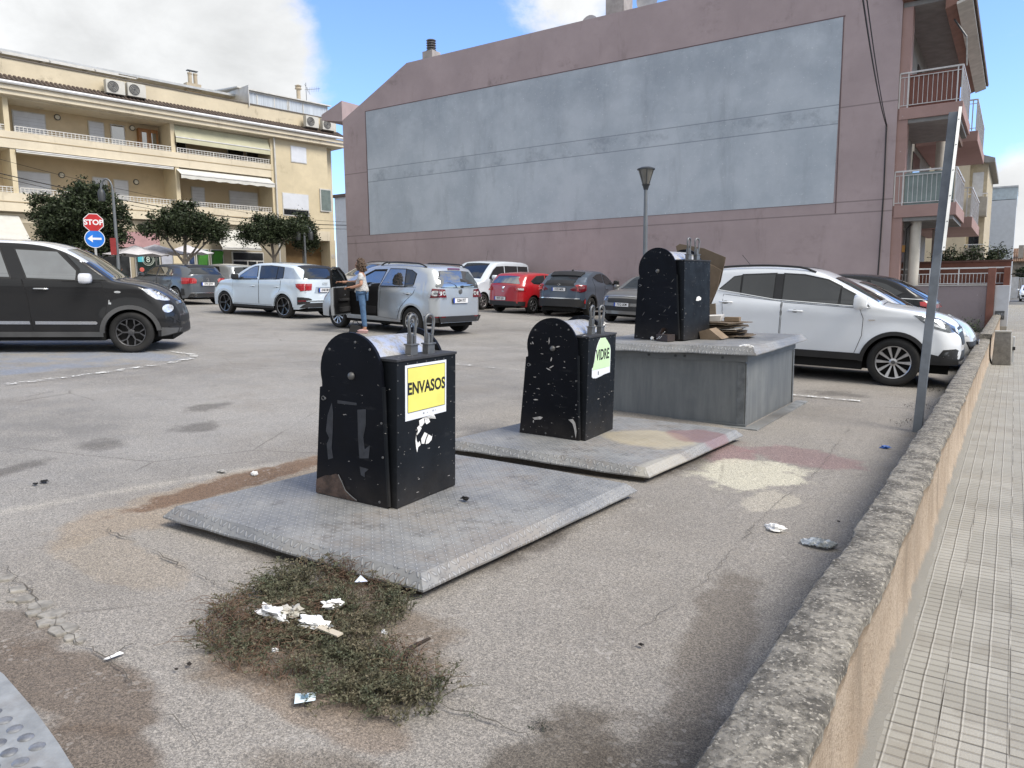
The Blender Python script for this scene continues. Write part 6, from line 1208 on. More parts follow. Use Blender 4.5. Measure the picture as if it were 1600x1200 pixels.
# white car far down the street
c = simple_car('white hatchback far down the street beyond the pavement', (1.25, 83.0, -.13), -90, 1.72, T0, [(-1.22, .36), (1.32, .36)], .26, 1.0, WHITE, [[(-.2, 1.03), (-.25, 1.37), (.1, 1.35), (.4, 1.22), (.66, 1.02)], [(-.3, 1.03), (-.35, 1.37), (-.9, 1.36), (-1.1, 1.06)]], (.12, .98), (1.1, 1.35), head=[(1.60, .80), (1.70, .70), (1.92, .68), (1.90, .76), (1.75, .82)], grille=(.38, .60), tilt=False, group=None)
# ------------------------------------------------------------------ pink apartment block
def render_mat(name, c, stain=(.09, .07, .065), amt=.6, joints=(), var=.08, streak=.5):
    n = NT(name); X, Y, Z = n.sep(); cc = n.mix(n.map(n.noise(.5, 5, .6), .3, .7), tuple(x * (1 - var) for x in c), tuple(x * (1 + var) for x in c))
    cc = n.mix(n.math('MULTIPLY', n.map(n.noise(3, 5), .35, .7), .2), cc, tuple(x * .8 for x in c))
    st = n.map(n.noise(1.3, 7, .72, vec=n.mapping(sc=(1, 1, .28))), .54, .74); cc = n.mix(n.math('MULTIPLY', st, streak * amt), cc, stain)
    lp = n.map(n.noise(.55, 4, .6, vec=n.mapping(sc=(1, 1, 2.5))), .55, .7); cc = n.mix(n.math('MULTIPLY', n.math('MULTIPLY', lp, n.map(n.noise(3.5, 6, .7), .4, .65)), .5 * amt), cc, stain)
    ch = n.map(n.noise(11, 4, .7), .70, .72); cc = n.mix(n.math('MULTIPLY', ch, .6), cc, (.62, .60, .60))
    for z in joints: cc = n.mix(n.math('MULTIPLY', n.map(n.math('ABSOLUTE', n.math('SUBTRACT', Z, z)), .012, .03, 1, 0), .65), cc, tuple(x * .45 for x in c))
    n.set(Base_Color=cc, Roughness=.92, Specular_IOR_Level=.2, Normal=n.bump(n.noise(25, 5, .7), .25, .01)); return n
def pink_block():
    Y0 = 27.0; root = thing('pink_apartment_block', 'large mauve pink apartment block with a blank party wall and balconies at its right end', 'building', (-3.43, Y0, 0))
    o = Vector((-3.43, Y0, 0)); P = lambda x, y, z: (x + 3.43, y - Y0, z)
    pk = render_mat('mauve_pink_render', (.37, .305, .315), joints=(3.88, 4.25, 7.30)).m; pk2 = render_mat('salmon_pink_render', (.33, .225, .21), amt=.3).m
    # party wall silhouette: steep part of the roof at the left, level top, hidden fall to the street side
    sil = [(-28.35, 0), (-28.35, 9.95), (-24.0, 11.95), (-8.5, 11.95), (-3.43, 10.6), (-3.43, 0)]
    MB().prism([P(x, Y0, z) for x, z in sil], (0, 0, 0), (0, 10.9, 0)).build('party_wall', pk, root)
    # eave oversailing at the left and the tile edge on top
    MB().prism([P(x, Y0 - .004, z) for x, z in [(-29.85, 10.38), (-28.36, 10.02), (-28.36, 9.94), (-28.8, 9.86), (-29.9, 10.25)]][:0] or [P(x, Y0 - .003, z) for x, z in [(-29.85, 10.15), (-28.355, 9.90), (-28.355, 10.85), (-28.355, 10.9), (-29.85, 10.42)]], (0, 0, 0), (0, 10.9, 0)).build('eave', pk, root)
    # painted grey-blue field on the wall
    bl = NT('grey_blue_mural_paint'); X, Y, Z = bl.sep(); a = bl.noise(.45, 6, .65); c = bl.mix(bl.map(a, .35, .65), (.37, .42, .48), (.46, .51, .57))
    s1 = bl.map(bl.noise(1.0, 7, .72, vec=bl.mapping(sc=(1, 1, .22))), .5, .75); c = bl.mix(bl.math('MULTIPLY', s1, .38), c, (.20, .225, .26)); up = bl.map(Z, 7.2, 9.8); c = bl.mix(bl.math('MULTIPLY', bl.math('MULTIPLY', up, bl.map(bl.noise(.8, 6), .3, .6)), .35), c, (.19, .22, .27))
    w1 = bl.map(bl.noise(2.6, 8, .8, vec=bl.mapping(sc=(1, 1, 1.7))), .575, .66); c = bl.mix(bl.math('MULTIPLY', w1, .5), c, (.50, .55, .60)); sp = bl.map(bl.noise(13, 3, .7), .665, .68); c = bl.mix(bl.math('MULTIPLY', sp, .7), c, (.66, .69, .72))
    band = bl.math('MULTIPLY', bl.map(Z, 6.78, 6.84), bl.map(Z, 7.34, 7.4, 1, 0)); bn = bl.map(bl.noise(1.0, 7, .72), .46, .66); c = bl.mix(bl.math('MULTIPLY', bl.math('MULTIPLY', band, bn), .4), c, (.14, .165, .205))
    for z in (6.80, 7.40): c = bl.mix(bl.math('MULTIPLY', bl.map(bl.math('ABSOLUTE', bl.math('SUBTRACT', Z, z)), .008, .026, 1, 0), .6), c, (.14, .16, .2))
    ex = bl.math('MINIMUM', bl.math('SUBTRACT', X, -23.3), bl.math('SUBTRACT', -1.77, X)); edge = bl.map(bl.math('ADD', ex, bl.math('MULTIPLY', bl.noise(5, 5), .3)), .1, .35, 1, 0)
    bl.set(Base_Color=c, Roughness=.85, Specular_IOR_Level=.25, Normal=bl.bump(bl.noise(20, 5), .2, .01))
    MB().add([P(-26.70, Y0 - .012, 4.25), P(-5.21, Y0 - .012, 4.25), P(-5.13, Y0 - .012, 10.14), P(-26.72, Y0 - .012, 10.14)], [(0, 1, 2, 3)]).build('painted_field', bl.m, root)
    jm = M('mauve_shadow_joint', (.13, .09, .095), .9); j = MB()
    j.box(-26.76 + 3.43, -5.09 + 3.43, -.016, -.002, 10.14, 10.175); j.box(-5.15 + 3.43, -5.12 + 3.43, -.016, -.002, 3.9, 10.14); j.box(-26.76 + 3.43, -26.73 + 3.43, -.016, -.002, 4.25, 10.14); j.build('field_border', jm, root)
    # chimneys, roof bits
    def chim(x, y, w_, z0, z1, mat, pot): 
        m = MB(); m.box(x + 3.43 - w_ / 2, x + 3.43 + w_ / 2, y - Y0, y - Y0 + w_, z0, z1); ch = m.build('chimney', mat, root, bevel=.02)
        if pot:
            for k in range(5): MB().lathe([(.20, z1 + .04 + k * .11), (.24, z1 + .07 + k * .11), (.20, z1 + .11 + k * .11)], (x + 3.43, y - Y0 + w_ / 2, 0), 'z', 14, cap=True).build('chimney_ring', STEEL, ch)
            MB().lathe([(.12, z1), (.12, z1 + .55)], (x + 3.43, y - Y0 + w_ / 2, 0), 'z', 10).build('chimney_flue', TRIM, ch)
    stn = M('grey_chimney_render', (.33, .31, .30), .9, var=.2, dirt=(.15, .13, .12), dirtamt=.5); chim(-23.75, 28.2, .62, 11.5, 12.75, stn, True); chim(-13.75, 27.8, .80, 11.6, 13.2, stn, False); MB().box(-23.1 + 3.43, -21.6 + 3.43, 1.2, 2.2, 11.7, 12.02).build('roof_upstand', stn, root)
    # street side ---------------------------------------------------
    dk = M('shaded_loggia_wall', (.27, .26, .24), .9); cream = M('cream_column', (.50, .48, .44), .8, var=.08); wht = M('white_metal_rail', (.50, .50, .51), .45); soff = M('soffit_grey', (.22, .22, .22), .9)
    # narrow return strip and recessed street front
    for z0, z1 in ((0, 10.6),): MB().box(.0, .30, .06, .5, z0, z1).build('corner_pier', pk2, root, bevel=.01)
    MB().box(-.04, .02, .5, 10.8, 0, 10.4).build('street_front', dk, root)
    wn = MB()
    for zf in (4.15, 7.2): wn.box(.02, .05, 1.2, 2.6, zf, zf + 2.2); wn.box(.02, .05, 4.4, 6.6, zf, zf + 2.2)
    wn.build('window', GLASS, root)
    for nm, za, zb in (('balcony_slab', 3.52, 4.02), ('balcony_slab', 6.56, 7.03)):
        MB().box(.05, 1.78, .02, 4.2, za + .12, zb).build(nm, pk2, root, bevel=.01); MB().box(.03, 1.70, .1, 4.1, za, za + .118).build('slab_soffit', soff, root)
        MB().box(.05, 2.0, 4.9, 11.2, za + .02, zb - .1).build('balcony_slab', pk2, root, bevel=.01)
    # ceiling / roof slab over the top balcony, deep boxed eave along the street
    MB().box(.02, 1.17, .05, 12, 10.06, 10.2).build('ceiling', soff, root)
    ev = MB(); ev.prism([(1.18, 0, 9.72), (1.5, 0, 9.84), (1.5, 0, 10.05), (1.18, 0, 10.8), (0, 0, 11.3), (0, 0, 10.22), (1.18, 0, 10.22)], (0, -.2, 0), (0, 12.2, 0)); ev.build('street_eave', M('brown_eave_paint', (.20, .105, .08), .8), root); MB().prism([(1.47, 0, 9.78), (1.86, 0, 9.90), (1.86, 0, 9.98), (1.47, 0, 9.86)], (0, -.22, 0), (0, 12.3, 0)).build('eave_board', M('pale_eave_board', (.52, .50, .46), .8), root)
    MB().prism([(1.1, 0, 10.32), (1.93, 0, 9.99), (1.95, 0, 10.07), (1.1, 0, 10.44)], (0, -.25, 0), (0, 12.35, 0)).build('roof_tiles', M('grey_brown_tiles', (.13, .10, .085), .9, bump=.6, bscale=14), root)
    def rail(x1, y0, y1, zf, h=1.06, sheet=None):
        m = MB(); zt = zf + h
        for a, b in (((.03, y0), (x1, y0)), ((x1, y0), (x1, y1))):
            A = Vector((a[0], a[1], 0)); B = Vector((b[0], b[1], 0)); m.beam(A + Vector((0, 0, zt)), B + Vector((0, 0, zt)), .05, .045); m.beam(A + Vector((0, 0, zt - .13)), B + Vector((0, 0, zt - .13)), .03, .02); m.beam(A + Vector((0, 0, zf + .08)), B + Vector((0, 0, zf + .08)), .03, .02)
            L_ = (B - A).length; k = int(L_ / .125)
            for i in range(k + 1):
                p = A.lerp(B, i / k); m.beam(p + Vector((0, 0, zf + .08)), p + Vector((0, 0, zt - .13)), .014)
            for f in (0.0, .0 + .14, .93, 1) if a[1] == b[1] else (0, .5, 1): p = A.lerp(B, f); m.beam(p + Vector((0, 0, zf)), p + Vector((0, 0, zt)), .036)
        r = m.build('balcony_railing', wht, root)
        if sheet: MB().add([(.05, y0 + .05, zf - .01), (x1 - .04, y0 + .05, zf - .01), (x1 - .04, y0 + .05, zt - .06), (.05, y0 + .05, zt - .06)], [(0, 1, 2, 3)]).build('railing_screen', sheet, r)
    rail(1.72, .06, 4.1, 4.02, sheet=M('grey_green_screen', (.20, .25, .25), .7)); rail(1.72, .06, 4.1, 7.03, sheet=M('brown_reed_screen', (.17, .075, .06), .85, var=.3, scale=30, stretch=(8, 1, .2))); rail(1.93, 4.95, 11.1, 3.9); rail(1.93, 4.95, 11.1, 6.95)
    # rolled awnings at the balcony fronts, pipes, columns below
    aw = MB(); aw.beam((1.35, .9, 9.7), (1.74, .5, 9.0), .04); aw.beam((1.74, .5, 9.0), (1.80, .3, 8.1), .04); aw.build('awning_arm', STEEL, root); MB().box(1.5, 1.6, .6, 4, 6.25, 6.42).build('rolled_awning', M('brown_awning_cloth', (.12, .075, .055), .9), root)
    MB().lathe([(.16, 0), (.16, 3.6)], (.65, .55, 0), 'z', 18).build('round_column', cream, root, smooth=40); MB().lathe([(.16, 0), (.16, 3.6)], (.9, 5.2, 0), 'z', 18).build('round_column', cream, root, smooth=40); MB().lathe([(.16, 4.0), (.16, 6.6)], (.9, 4.6, 0), 'z', 18).build('round_column', cream, root, smooth=40)
    MB().box(.32, .5, .8, .9, 0, 3.5).build('garage_reveal', M('pale_grey_pier', (.32, .33, .33), .85), root)
    MB().box(.03, .08, 1.6, 5.0, .5, 3.4).build('garage_opening', M('brown_shutter', (.085, .05, .04), .8, var=.3), root); MB().box(.25, .40, .4, .5, 2.55, 2.78).build('wall_lamp', M('amber_lamp', (.45, .24, .06), .5), root, bevel=.02)
    cb = MB(); cb.tube([(-.29, -.02, 6.6), (-.27, -.02, 4.5), (-.30, -.02, 2.5), (-.34, -.02, .6)], .022, 6); cb.build('cable_conduit', TRIM, root); MB().tube([(.55, .35, 3.45), (.42, .35, 3.3), (.40, .35, .3)], .025, 6).build('hose', TRIM, root); MB().tube([(.28, .3, 9.5), (.25, .3, 8.4), (.22, .3, 7.2)], .05, 7).build('drain_pipe', M('pinkish_pipe', (.3, .2, .18), .7), root)
    it = MB()
    for k in range(12): it.box(.06, .25, .7 + k * .001, .9 + k * .001, .3 + k * .25, .34 + k * .25)
    it.build('brick_reveal', M('dark_brick', (.07, .04, .035), .9), root)
pink_block()
def dish(loc, r, label, yaw=0):
    root = thing('satellite_dish', label, 'satellite dish', loc, (0, 0, R(yaw)), 'satellite dishes on the pink block'); m = MB(); m.lathe([(0, .12 * r), (r * .5, .09 * r), (r, -.1 * r)], (0, 0, r * 1.1), 'y', 20); m.build('reflector', M('dish_grey', (.42, .42, .43), .5), root, smooth=50); MB().tube([(0, .1, 0), (0, .12, r)], .03, 6).build('mast', STEEL, root)
dish((-14.9, 27.9, 11.55), .42, 'satellite dish low behind the pink block roof edge, left of the chimney'); dish((-12.4, 27.9, 12.0), .45, 'satellite dish at the right of the square chimney on the pink block')
# ------------------------------------------------------------------ small walls and planting at the street corner
def corner():
    gr = render_mat('grey_boundary_render', (.26, .225, .24), amt=.5).m
    r = thing('boundary_wall', 'grey rendered wall with brown edge between the parked black SUV and the street', 'wall', (-2.0, 27, 0)); MB().box(-1.5, 1.30, -.1, .1, -.2, 1.45).build('rendered_panel', gr, r, bevel=.01); MB().box(-1.52, 1.32, -.13, .13, 1.45, 1.49).build('coping', M('pale_coping', (.45, .44, .43), .8), r); MB().box(1.30, 1.50, -.14, .16, -.2, 1.98).build('brown_pier', M('brown_pier_paint', (.19, .085, .065), .85), r, bevel=.01)
    r = thing('meter_cabinet', 'pale blue grey masonry meter cabinet with a dark scribbled hatch at the pavement edge', 'meter cabinet', (-.33, 27.05, 0)); MB().box(-.165, .21, -.12, .5, 0, 1.45).build('masonry', M('pale_blue_render', (.46, .48, .52), .85, var=.1, dirt=(.3, .29, .28), dirtamt=.5), r, bevel=.015); h = MB().box(-.12, .12, -.132, -.121, .42, .68).build('hatch', M('dark_hatch', (.07, .075, .08), .6), r)
    sc = MB()
    for k in range(5): sc.tube([(-.1 + k * .045, -.134, .47 + .02 * (k % 2)), (-.08 + k * .045, -.134, .60), (-.05 + k * .045, -.134, .50), (-.04 + k * .04, -.134, .62)], .006, 4)
    sc.build('scribble', M('pale_scribble', (.35, .37, .4), .8), h); MB().box(-.165, .21, -.18, -.12, 0, .22).build('plinth', M('plinth_concrete', (.28, .27, .25), .9), r, bevel=.01)
    r = thing('brown_garden_wall', 'tall red brown garden wall behind the white railing', 'wall', (-1.6, 29.2, 0)); MB().box(-2.6, 1.46, 0, .25, 0, 2.22).build('wall_face', M('red_brown_render', (.175, .075, .055), .9, var=.15, dirt=(.08, .04, .035), dirtamt=.4), r); MB().box(-2.62, 1.5, -.03, .28, 2.22, 2.28).build('coping', M('brown_coping', (.12, .06, .05), .85), r); MB().box(1.30, 1.46, -1.9, -.002, 0, 2.0).build('side_return', M('red_brown_side', (.17, .07, .05), .9), r)
    rl = thing('garden_railing', 'low white metal railing in front of the red brown wall', 'railing', (-1.6, 27.6, 0)); m = MB(); wht = M('railing_white', (.62, .63, .64), .5)
    for z in (2.0, 1.83, 1.52): m.beam((-1.6, 0, z), (1.46, 0, z), .05 if z == 2.0 else .028, .045 if z == 2.0 else .025)
    for k in range(31): m.beam((-1.6 + k * .1, 0, 1.52), (-1.6 + k * .1, 0, 1.83), .013)
    for x in (-1.6, -.7, .1, .9, 1.35, 1.46): m.beam((x, 0, 1.45), (x, 0, 2.0), .035)
    m.build('rails', wht, rl)
corner()
def leaf_mat(name, a, b): 
    n = NT(name); n.set(Base_Color=n.mix(n.map(n.noise(7, 3), .35, .65), n.mix(n.map(n.noise(40, 2), .3, .7), a, b), tuple(x * .6 for x in a)), Roughness=.6, Specular_IOR_Level=.35); return n.m
LEAF = leaf_mat('dark_evergreen_leaves', (.018, .030, .012), (.07, .095, .04))
BARK = M('grey_bark', (.13, .115, .10), .95, var=.3, scale=10, bump=.5, bscale=30)
def tree(label, base, h_trunk, crown, n_leaf, seed, leaf=.085, group=None, lean=(0, 0), name='street_tree', trunk_r=.11, lm=None, cat='tree'):
    """crown: list of (dx,dy,z,rx,ry,rz) lobes"""
    rs = random.Random(seed); root = thing(name, label, cat, base, group=group); t = MB(); top = Vector((lean[0], lean[1], h_trunk)); t.tube([(0, 0, -.05), (lean[0] * .3, lean[1] * .3, h_trunk * .5), top], [trunk_r, trunk_r * .8, trunk_r * .7], 9)
    for (dx, dy, z, rx, ry, rz) in crown:
        c = Vector((dx, dy, z)); t.tube([top - Vector((0, 0, .1)), top.lerp(c, .5) + Vector((rs.uniform(-.1, .1), 0, -.1)), c], [trunk_r * .5, trunk_r * .32, .02], 6)
        for k in range(6):
            d = Vector((rs.gauss(0, 1), rs.gauss(0, 1), rs.gauss(.2, .8))).normalized(); t.tube([top.lerp(c, .6), c + Vector((d.x * rx * .8, d.y * ry * .8, d.z * rz * .7))], [.03, .008], 4)
    t.build('trunk', BARK, root, smooth=60); m = MB(); tot = sum(a[3] * a[4] * a[5] for a in crown); allv = []; allf = []
    for (dx, dy, z, rx, ry, rz) in crown:
        k_ = int(n_leaf * rx * ry * rz / tot); clumps = []
        for _ in range(max(12, k_ // 90)):
            d = Vector((rs.gauss(0, 1), rs.gauss(0, 1), rs.gauss(0, 1))).normalized() * (rs.random() ** .45); clumps.append((Vector((dx + d.x * rx, dy + d.y * ry, z + d.z * rz)), rs.uniform(.12, .34)))
        for _ in range(k_):
            c, r_ = rs.choice(clumps); p = c + Vector((rs.gauss(0, .5), rs.gauss(0, .5), rs.gauss(0, .42))) * r_; u = Vector((rs.gauss(0, 1), rs.gauss(0, 1), rs.gauss(0, .7))).normalized(); w_ = Vector((rs.gauss(0, 1), rs.gauss(0, 1), rs.gauss(0, 1))).cross(u).normalized(); l = leaf * rs.uniform(.6, 1.3)
            b = len(allv); allv += [p, p + u * l * .5 + w_ * l * .24, p + u * l, p + u * l * .5 - w_ * l * .24]; allf.append((b, b + 1, b + 2, b + 3))
    m.v = [tuple(v) for v in allv]; m.f = allf; m.build('crown', lm or LEAF, root, recalc=False, merge=False); return root
for k, (x, y, r_, lab) in enumerate(((-2.2, 30.7, .42, 'leftmost dark shrub above the red brown wall'), (-1.45, 30.9, .40, 'middle dark shrub above the red brown wall'), (-.75, 31.1, .42, 'rightmost dark shrub above the red brown wall, by the far tiled roof'))):
    tree(lab, (x, y, 0), 1.9, [(0, 0, 2.35, r_, r_, .33), (.25, 0, 2.55, r_ * .5, .3, .22)], 1500, 60 + k, .09, 'shrubs above the red brown wall', name='shrub', trunk_r=.04, cat='shrub')
tuft((-1.15, 26.55, 0), .42, 260, 'roadside_weed', 'green weeds growing at the foot of the grey boundary wall', 'weeds', .55, (.03, .055, .018), seed=9, wide=.16)
for k, (u, v, q) in enumerate(((1462, 640, 'loose'), (1478, 612, 'second'), (1446, 668, 'nearest'))): 
    p = grd(u, v); tuft((p.x - .05, p.y, gz(p.x)), .28, 60, 'dry_weed', {'loose': 'middle dry dark weed between the SUV and the low wall', 'second': 'farthest dry dark weed between the SUV and the low wall', 'nearest': 'nearest dry dark weed beside the foot of the sign pole'}[q], 'weeds', .10, (.035, .032, .022), seed=70 + k)
def block(px, u):
    r = thing('concrete_bollard_block', 'grey concrete block standing on the pavement against the low wall', 'concrete block', (-.1, 16.52, 0)); m = MB(); m.hexa([(-.17, -.14, 0), (.13, -.14, 0), (.13, .16, 0), (-.17, .16, 0), (-.15, -.12, .60), (.10, -.12, .60), (.10, .14, .60), (-.15, .14, .60)]); m.build('block', M('rough_grey_concrete', (.20, .19, .175), .95, var=.2, scale=12, bump=.5, dirt=(.09, .085, .08), dirtamt=.5, dscale=8), r, bevel=.015)
    MB().prism([(-.16, -.13, .60), (.11, -.13, .60), (.11, .15, .60), (-.16, .15, .60), ], (0, 0, 0), (0, 0, .03)).build('cap', M('block_cap', (.33, .32, .29), .9), r, bevel=.01); MB().box(.132, .165, -.05, .13, .05, .52).build('white_board', M('white_board', (.55, .56, .57), .7), r, bevel=.004); MB().box(.132, .18, -.08, -.052, .28, .34).build('metal_catch', TRIM, r)
block(0, 0)
# ------------------------------------------------------------------ buildings down the street
def street_far():
    cr = render_mat('cream_render', (.56, .49, .36), amt=.3).m; r = thing('cream_apartment_house', 'cream apartment house with balconies seen beyond the pink block', 'building', (-3, 56, 0)); y = 0
    A = wy(1440, 250, 56); B = wy(1516, 420, 56)
    MB().prism([(-9, 0, 0), (.3, 0, 0), (.62, 0, 6.9), (.62, 0, 10.2), (-1.5, 0, 10.9), (-9, 0, 11.4)][:0] or [(-9, 0, 0), (.2, 0, 0), (.2, 0, 9.3), (-1.0, 0, 10.2), (-9, 0, 11.6)], (0, 0, 0), (0, 12, 0)).build('gable_wall', cr, r)
    MB().box(.2, 1.15, .4, 12, 0, 9.2).build('street_wing', M('beige_wing', (.44, .38, .27), .9), r); MB().prism([(-1.2, -.2, 10.25), (1.5, -.2, 9.25), (1.5, -.2, 9.0), (1.05, -.2, 9.0), (-1.2, -.2, 9.9)], (0, 0, 0), (0, 12.5, 0)).build('eave', M('grey_eave', (.25, .24, .23), .8), r)
    for z in (2.6, 5.7): MB().box(.2, 1.25, -.9, .39, z, z + 1.15).build('balcony_front', M('beige_balcony', (.34, .31, .26), .9), r); m = MB(); m.beam((.2, -.88, z + 1.35), (1.25, -.88, z + 1.35), .05); [m.beam((.2 + k * .21, -.88, z + 1.15), (.2 + k * .21, -.88, z + 1.35), .02) for k in range(6)]; m.build('balcony_railing', M('white_rail', (.6, .6, .6), .6), r)
    MB().box(.35, .95, .37, .395, 7.0, 8.5).build('window', M('white_blind', (.55, .56, .57), .7), r); MB().box(.35, .9, .37, .395, 3.8, 4.9).build('window', GLASS, r)
    r = thing('white_tower_house', 'tall white house with a glass roof rail between the cream house and the sky', 'building', (-1.3, 74, 0)); MB().box(-2.2, 1.0, 0, 8, 0, 8.3).build('wall', M('white_house_render', (.52, .56, .62), .9, var=.05), r); MB().box(-1.1, 1.02, .05, 8, 8.35, 9.3).build('glass_rail', M('pale_glass', (.42, .50, .56), .3), r); MB().box(-.6, .0, -.02, .0, 2.8, 4.2).build('window', GLASS, r); MB().box(-2.2, 1.05, -.05, 8.1, 9.3, 9.42).build('roof_edge', M('white_edge', (.5, .52, .55), .8), r)
    r = thing('tiled_house', 'low house with a brown tiled roof at the far end of the street', 'building', (2.5, 105, 0)); MB().box(-3.2, 9, 0, 8, 0, 4.0).build('wall', M('stone_house_wall', (.24, .21, .17), .9, var=.3), r); m = MB()
    for k in range(60): m.tube([(-3.5 + k * .21, -.6, 4.0), (-3.5 + k * .21, 3, 5.6)], .11, 6)
    m.build('tiled_roof', M('brown_roof_tiles', (.19, .12, .08), .9, var=.3, scale=3), r); MB().box(-2.4, -1.9, 0, .6, 4.4, 5.9).build('chimney', M('far_chimney', (.33, .3, .26), .9), r); MB().box(-1.2, .5, -.04, 0, 1.5, 3.4).build('window', HOLE, r)
    r = thing('white_gate', 'white barred gate and wall at the far end of the street', 'gate', (1.2, 97, -.1)); MB().box(-2.0, -.9, 0, .2, 0, 2.3).build('gate_wall', M('white_gate_wall', (.5, .5, .5), .9), r); m = MB(); [m.beam((-.9 + k * .14, 0, .3), (-.9 + k * .14, 0, 2.2), .05) for k in range(30)]; m.beam((-.9, 0, 2.2), (3.4, 0, 2.2), .06); m.build('gate_bars', wht_ := M('gate_white', (.55, .55, .56), .6), r)
    tree('dark shrub in front of the tiled house at the end of the street', (1.0, 101, 0), 1.0, [(0, 0, 3.0, 1.3, 1, 1.0)], 1800, 88, .25, name='shrub', cat='shrub')
street_far()
# ------------------------------------------------------------------ ochre apartment block with recessed balconies (left)
YO = Vector((-39.289, 15.395, 0)); YD = Vector((.13942, .99023, 0)); YN = Vector((.99023, -.13942, 0))
def yl(u, v, d=0):
    p = hit(u, v, YO - YN * d, YN); q = p - YO; return q.dot(YD), p.z
def yc(cx, cy, d=0): return yl(cx / 2.963, 60 + cy / 2.963, d)
def ochre_block():
    root = thing('ochre_apartment_block', 'long ochre apartment block with recessed balconies and shops below', 'building', YO, (0, 0, math.atan2(YD.y, YD.x)))
    B = lambda x0, x1, y0, y1, z0, z1: MB().box(x0, x1, y0, y1, z0, z1)
    def om(name, c, **k): return render_mat(name, c, stain=(.16, .13, .09), **k).m
    wall = om('ochre_render', (.62, .54, .38), amt=.35); inner = om('ochre_inner_wall', (.58, .475, .32), amt=.25); band = om('pale_ochre_band', (.64, .575, .45), amt=.5, streak=.8); par = om('stained_parapet', (.58, .51, .38), amt=1.0, streak=.9)
    wht = M('white_shutter', (.62, .65, .70), .6, var=.04); rl = M('white_rail_paint', (.54, .535, .51), .5); 
    S0, S1, SE = -9.0, 14.45, 18.3
    zg = 1.0; z1b, z1t = 5.38, 6.24        # first balcony band (soffit, top of solid parapet)
    z2b, z2t = 8.28, 9.05; zc = 10.55; ztop = 11.2
    # core volume behind the loggias
    B(S0, SE + .7, 1.5, 14, zg - 1, 11.3).build('core_wall', inner, root)
    # slabs + solid balcony fronts
    for zb, zt in ((z1b, z1t), (z2b, z2t)):
        B(S0, S1, 0, 1.5, zb, zb + .25).build('balcony_slab', band, root); B(S0, S1, -.02, .14, zb + .0, zt).build('balcony_front', band, root); B(S0, S1, -.035, -.021, zb + .42, zb + .46).build('drip_groove', M('ochre_groove', (.32, .25, .15), .9), root)
    B(S0, S1, -.01, 1.5, zc, zc + .12).build('loggia_ceiling', band, root)
    # columns / party fins at the photo's places
    for cx, w_ in ((38, .22), (800, .22)):
        s, _ = yc(cx, 450); B(s - w_ / 2, s + w_ / 2, .02, 1.5, z2t - .05, zc).build('partition_fin', wall, root); B(s - w_ / 2 + .12, s + w_ / 2 + .12, .02, 1.5, z1t - .05, z2b).build('partition_fin', wall, root)
    sE = 14.3
    # solid right part
    B(S1 - .1, SE, -.03, 1.5, 5.05, 11.0).build('solid_bay', wall, root); B(S1 - .1, SE + .0, -.04, 1.5, 4.7, 5.3).build('bay_soffit_beam', band, root)
    B(SE, SE + .75, .6, 1.6, zg, 11.0).build('set_back_strip', wall, root)
    # cornice, gutter, tiles, attic parapet
    B(S0, SE + 1.2, -.42, 1.5, 10.62, 10.82).build('cornice', band, root); B(S0, SE + 1.25, -.52, -.40, 10.83, 11.02).build('cornice', band, root)
    MB().tube([(S0, -.58, 11.12), (SE + 1.3, -.58, 11.12)], .085, 8).build('gutter', M('white_gutter', (.62, .63, .64), .5), root)
    m = MB(); k = int((SE + 1.3 - S0) / .19)
    for i in range(k): x = S0 + i * .19; m.tube([(x, -.56, 11.19), (x, .25, 11.6)], .085, 6)
    m.build('roof_tiles', M('dark_brown_tiles', (.075, .055, .045), .9, var=.4, scale=4, dirt=(.14, .12, .10), dirtamt=.4), root)
    B(S0, SE + .9, .15, .35, 11.2, 12.35).build('attic_parapet', par, root); B(S0, SE + .9, .10, .40, 12.35, 12.40).build('parapet_cap', M('dark_cap', (.13, .115, .10), .8), root)
    # penthouse set back with thin grey roof edge
    a = yc(0, 70, 1.5); bl = yc(320, 150, 2.5); B(S0, 13.2, 2.6, 9, 11.2, 13.0).build('penthouse_wall', wall, root); B(S0, 13.5, 1.6, 10, 13.02, 13.14).build('penthouse_roof', M('grey_roof_edge', (.42, .44, .46), .5), root)
    for (x0, x1, y0, y1) in ((-10, 330, 85, 170), (430, 590, 150, 215), (708, 822, 210, 262)):
        s0, s1 = yc(x0, y0, 2.55)[0], yc(x1, y1, 2.55)[0]; w_ = B(s0, s1, 2.52, 2.6, 11.5, 12.85).build('window', wht, root); B(s0 + .06, (s0 + s1) / 2 - .04, 2.50, 2.52, 11.55, 12.78).build('pane', GLASSL, w_); B((s0 + s1) / 2 + .04, s1 - .06, 2.50, 2.52, 11.55, 12.78).build('pane', GLASSL, w_)
    aw = MB(); s0, s1 = yc(0, 85, .9)[0] - 2, yc(630, 190, .9)[0]
    for k, z in enumerate((12.72, 12.86, 12.95)): aw.beam((s0, .8 + k * .3, z), (s1 - k * .8, .8 + k * .3, z), .06)
    for k in range(5): x = s0 + (s1 - s0) * k / 4; aw.beam((x, .7, 12.75), (x, 2.6, 13.0), .05)
    aw.build('folded_awning_frame', rl, root)
    # white glazed conservatory at the right end
    cs = 13.2; m = B(cs, SE + 1.0, 1.2, 5, 11.4, 12.5); m.build('conservatory_base', par, root); cw = MB(); W = []
    fr = MB(); 
    for x in (cs, cs + 1.15, cs + 2.3, cs + 3.2, cs + 3.3, cs + 4.3, SE + 1.0): fr.box(x - .03, x + .03, 1.16, 1.24, 12.3, 13.35)
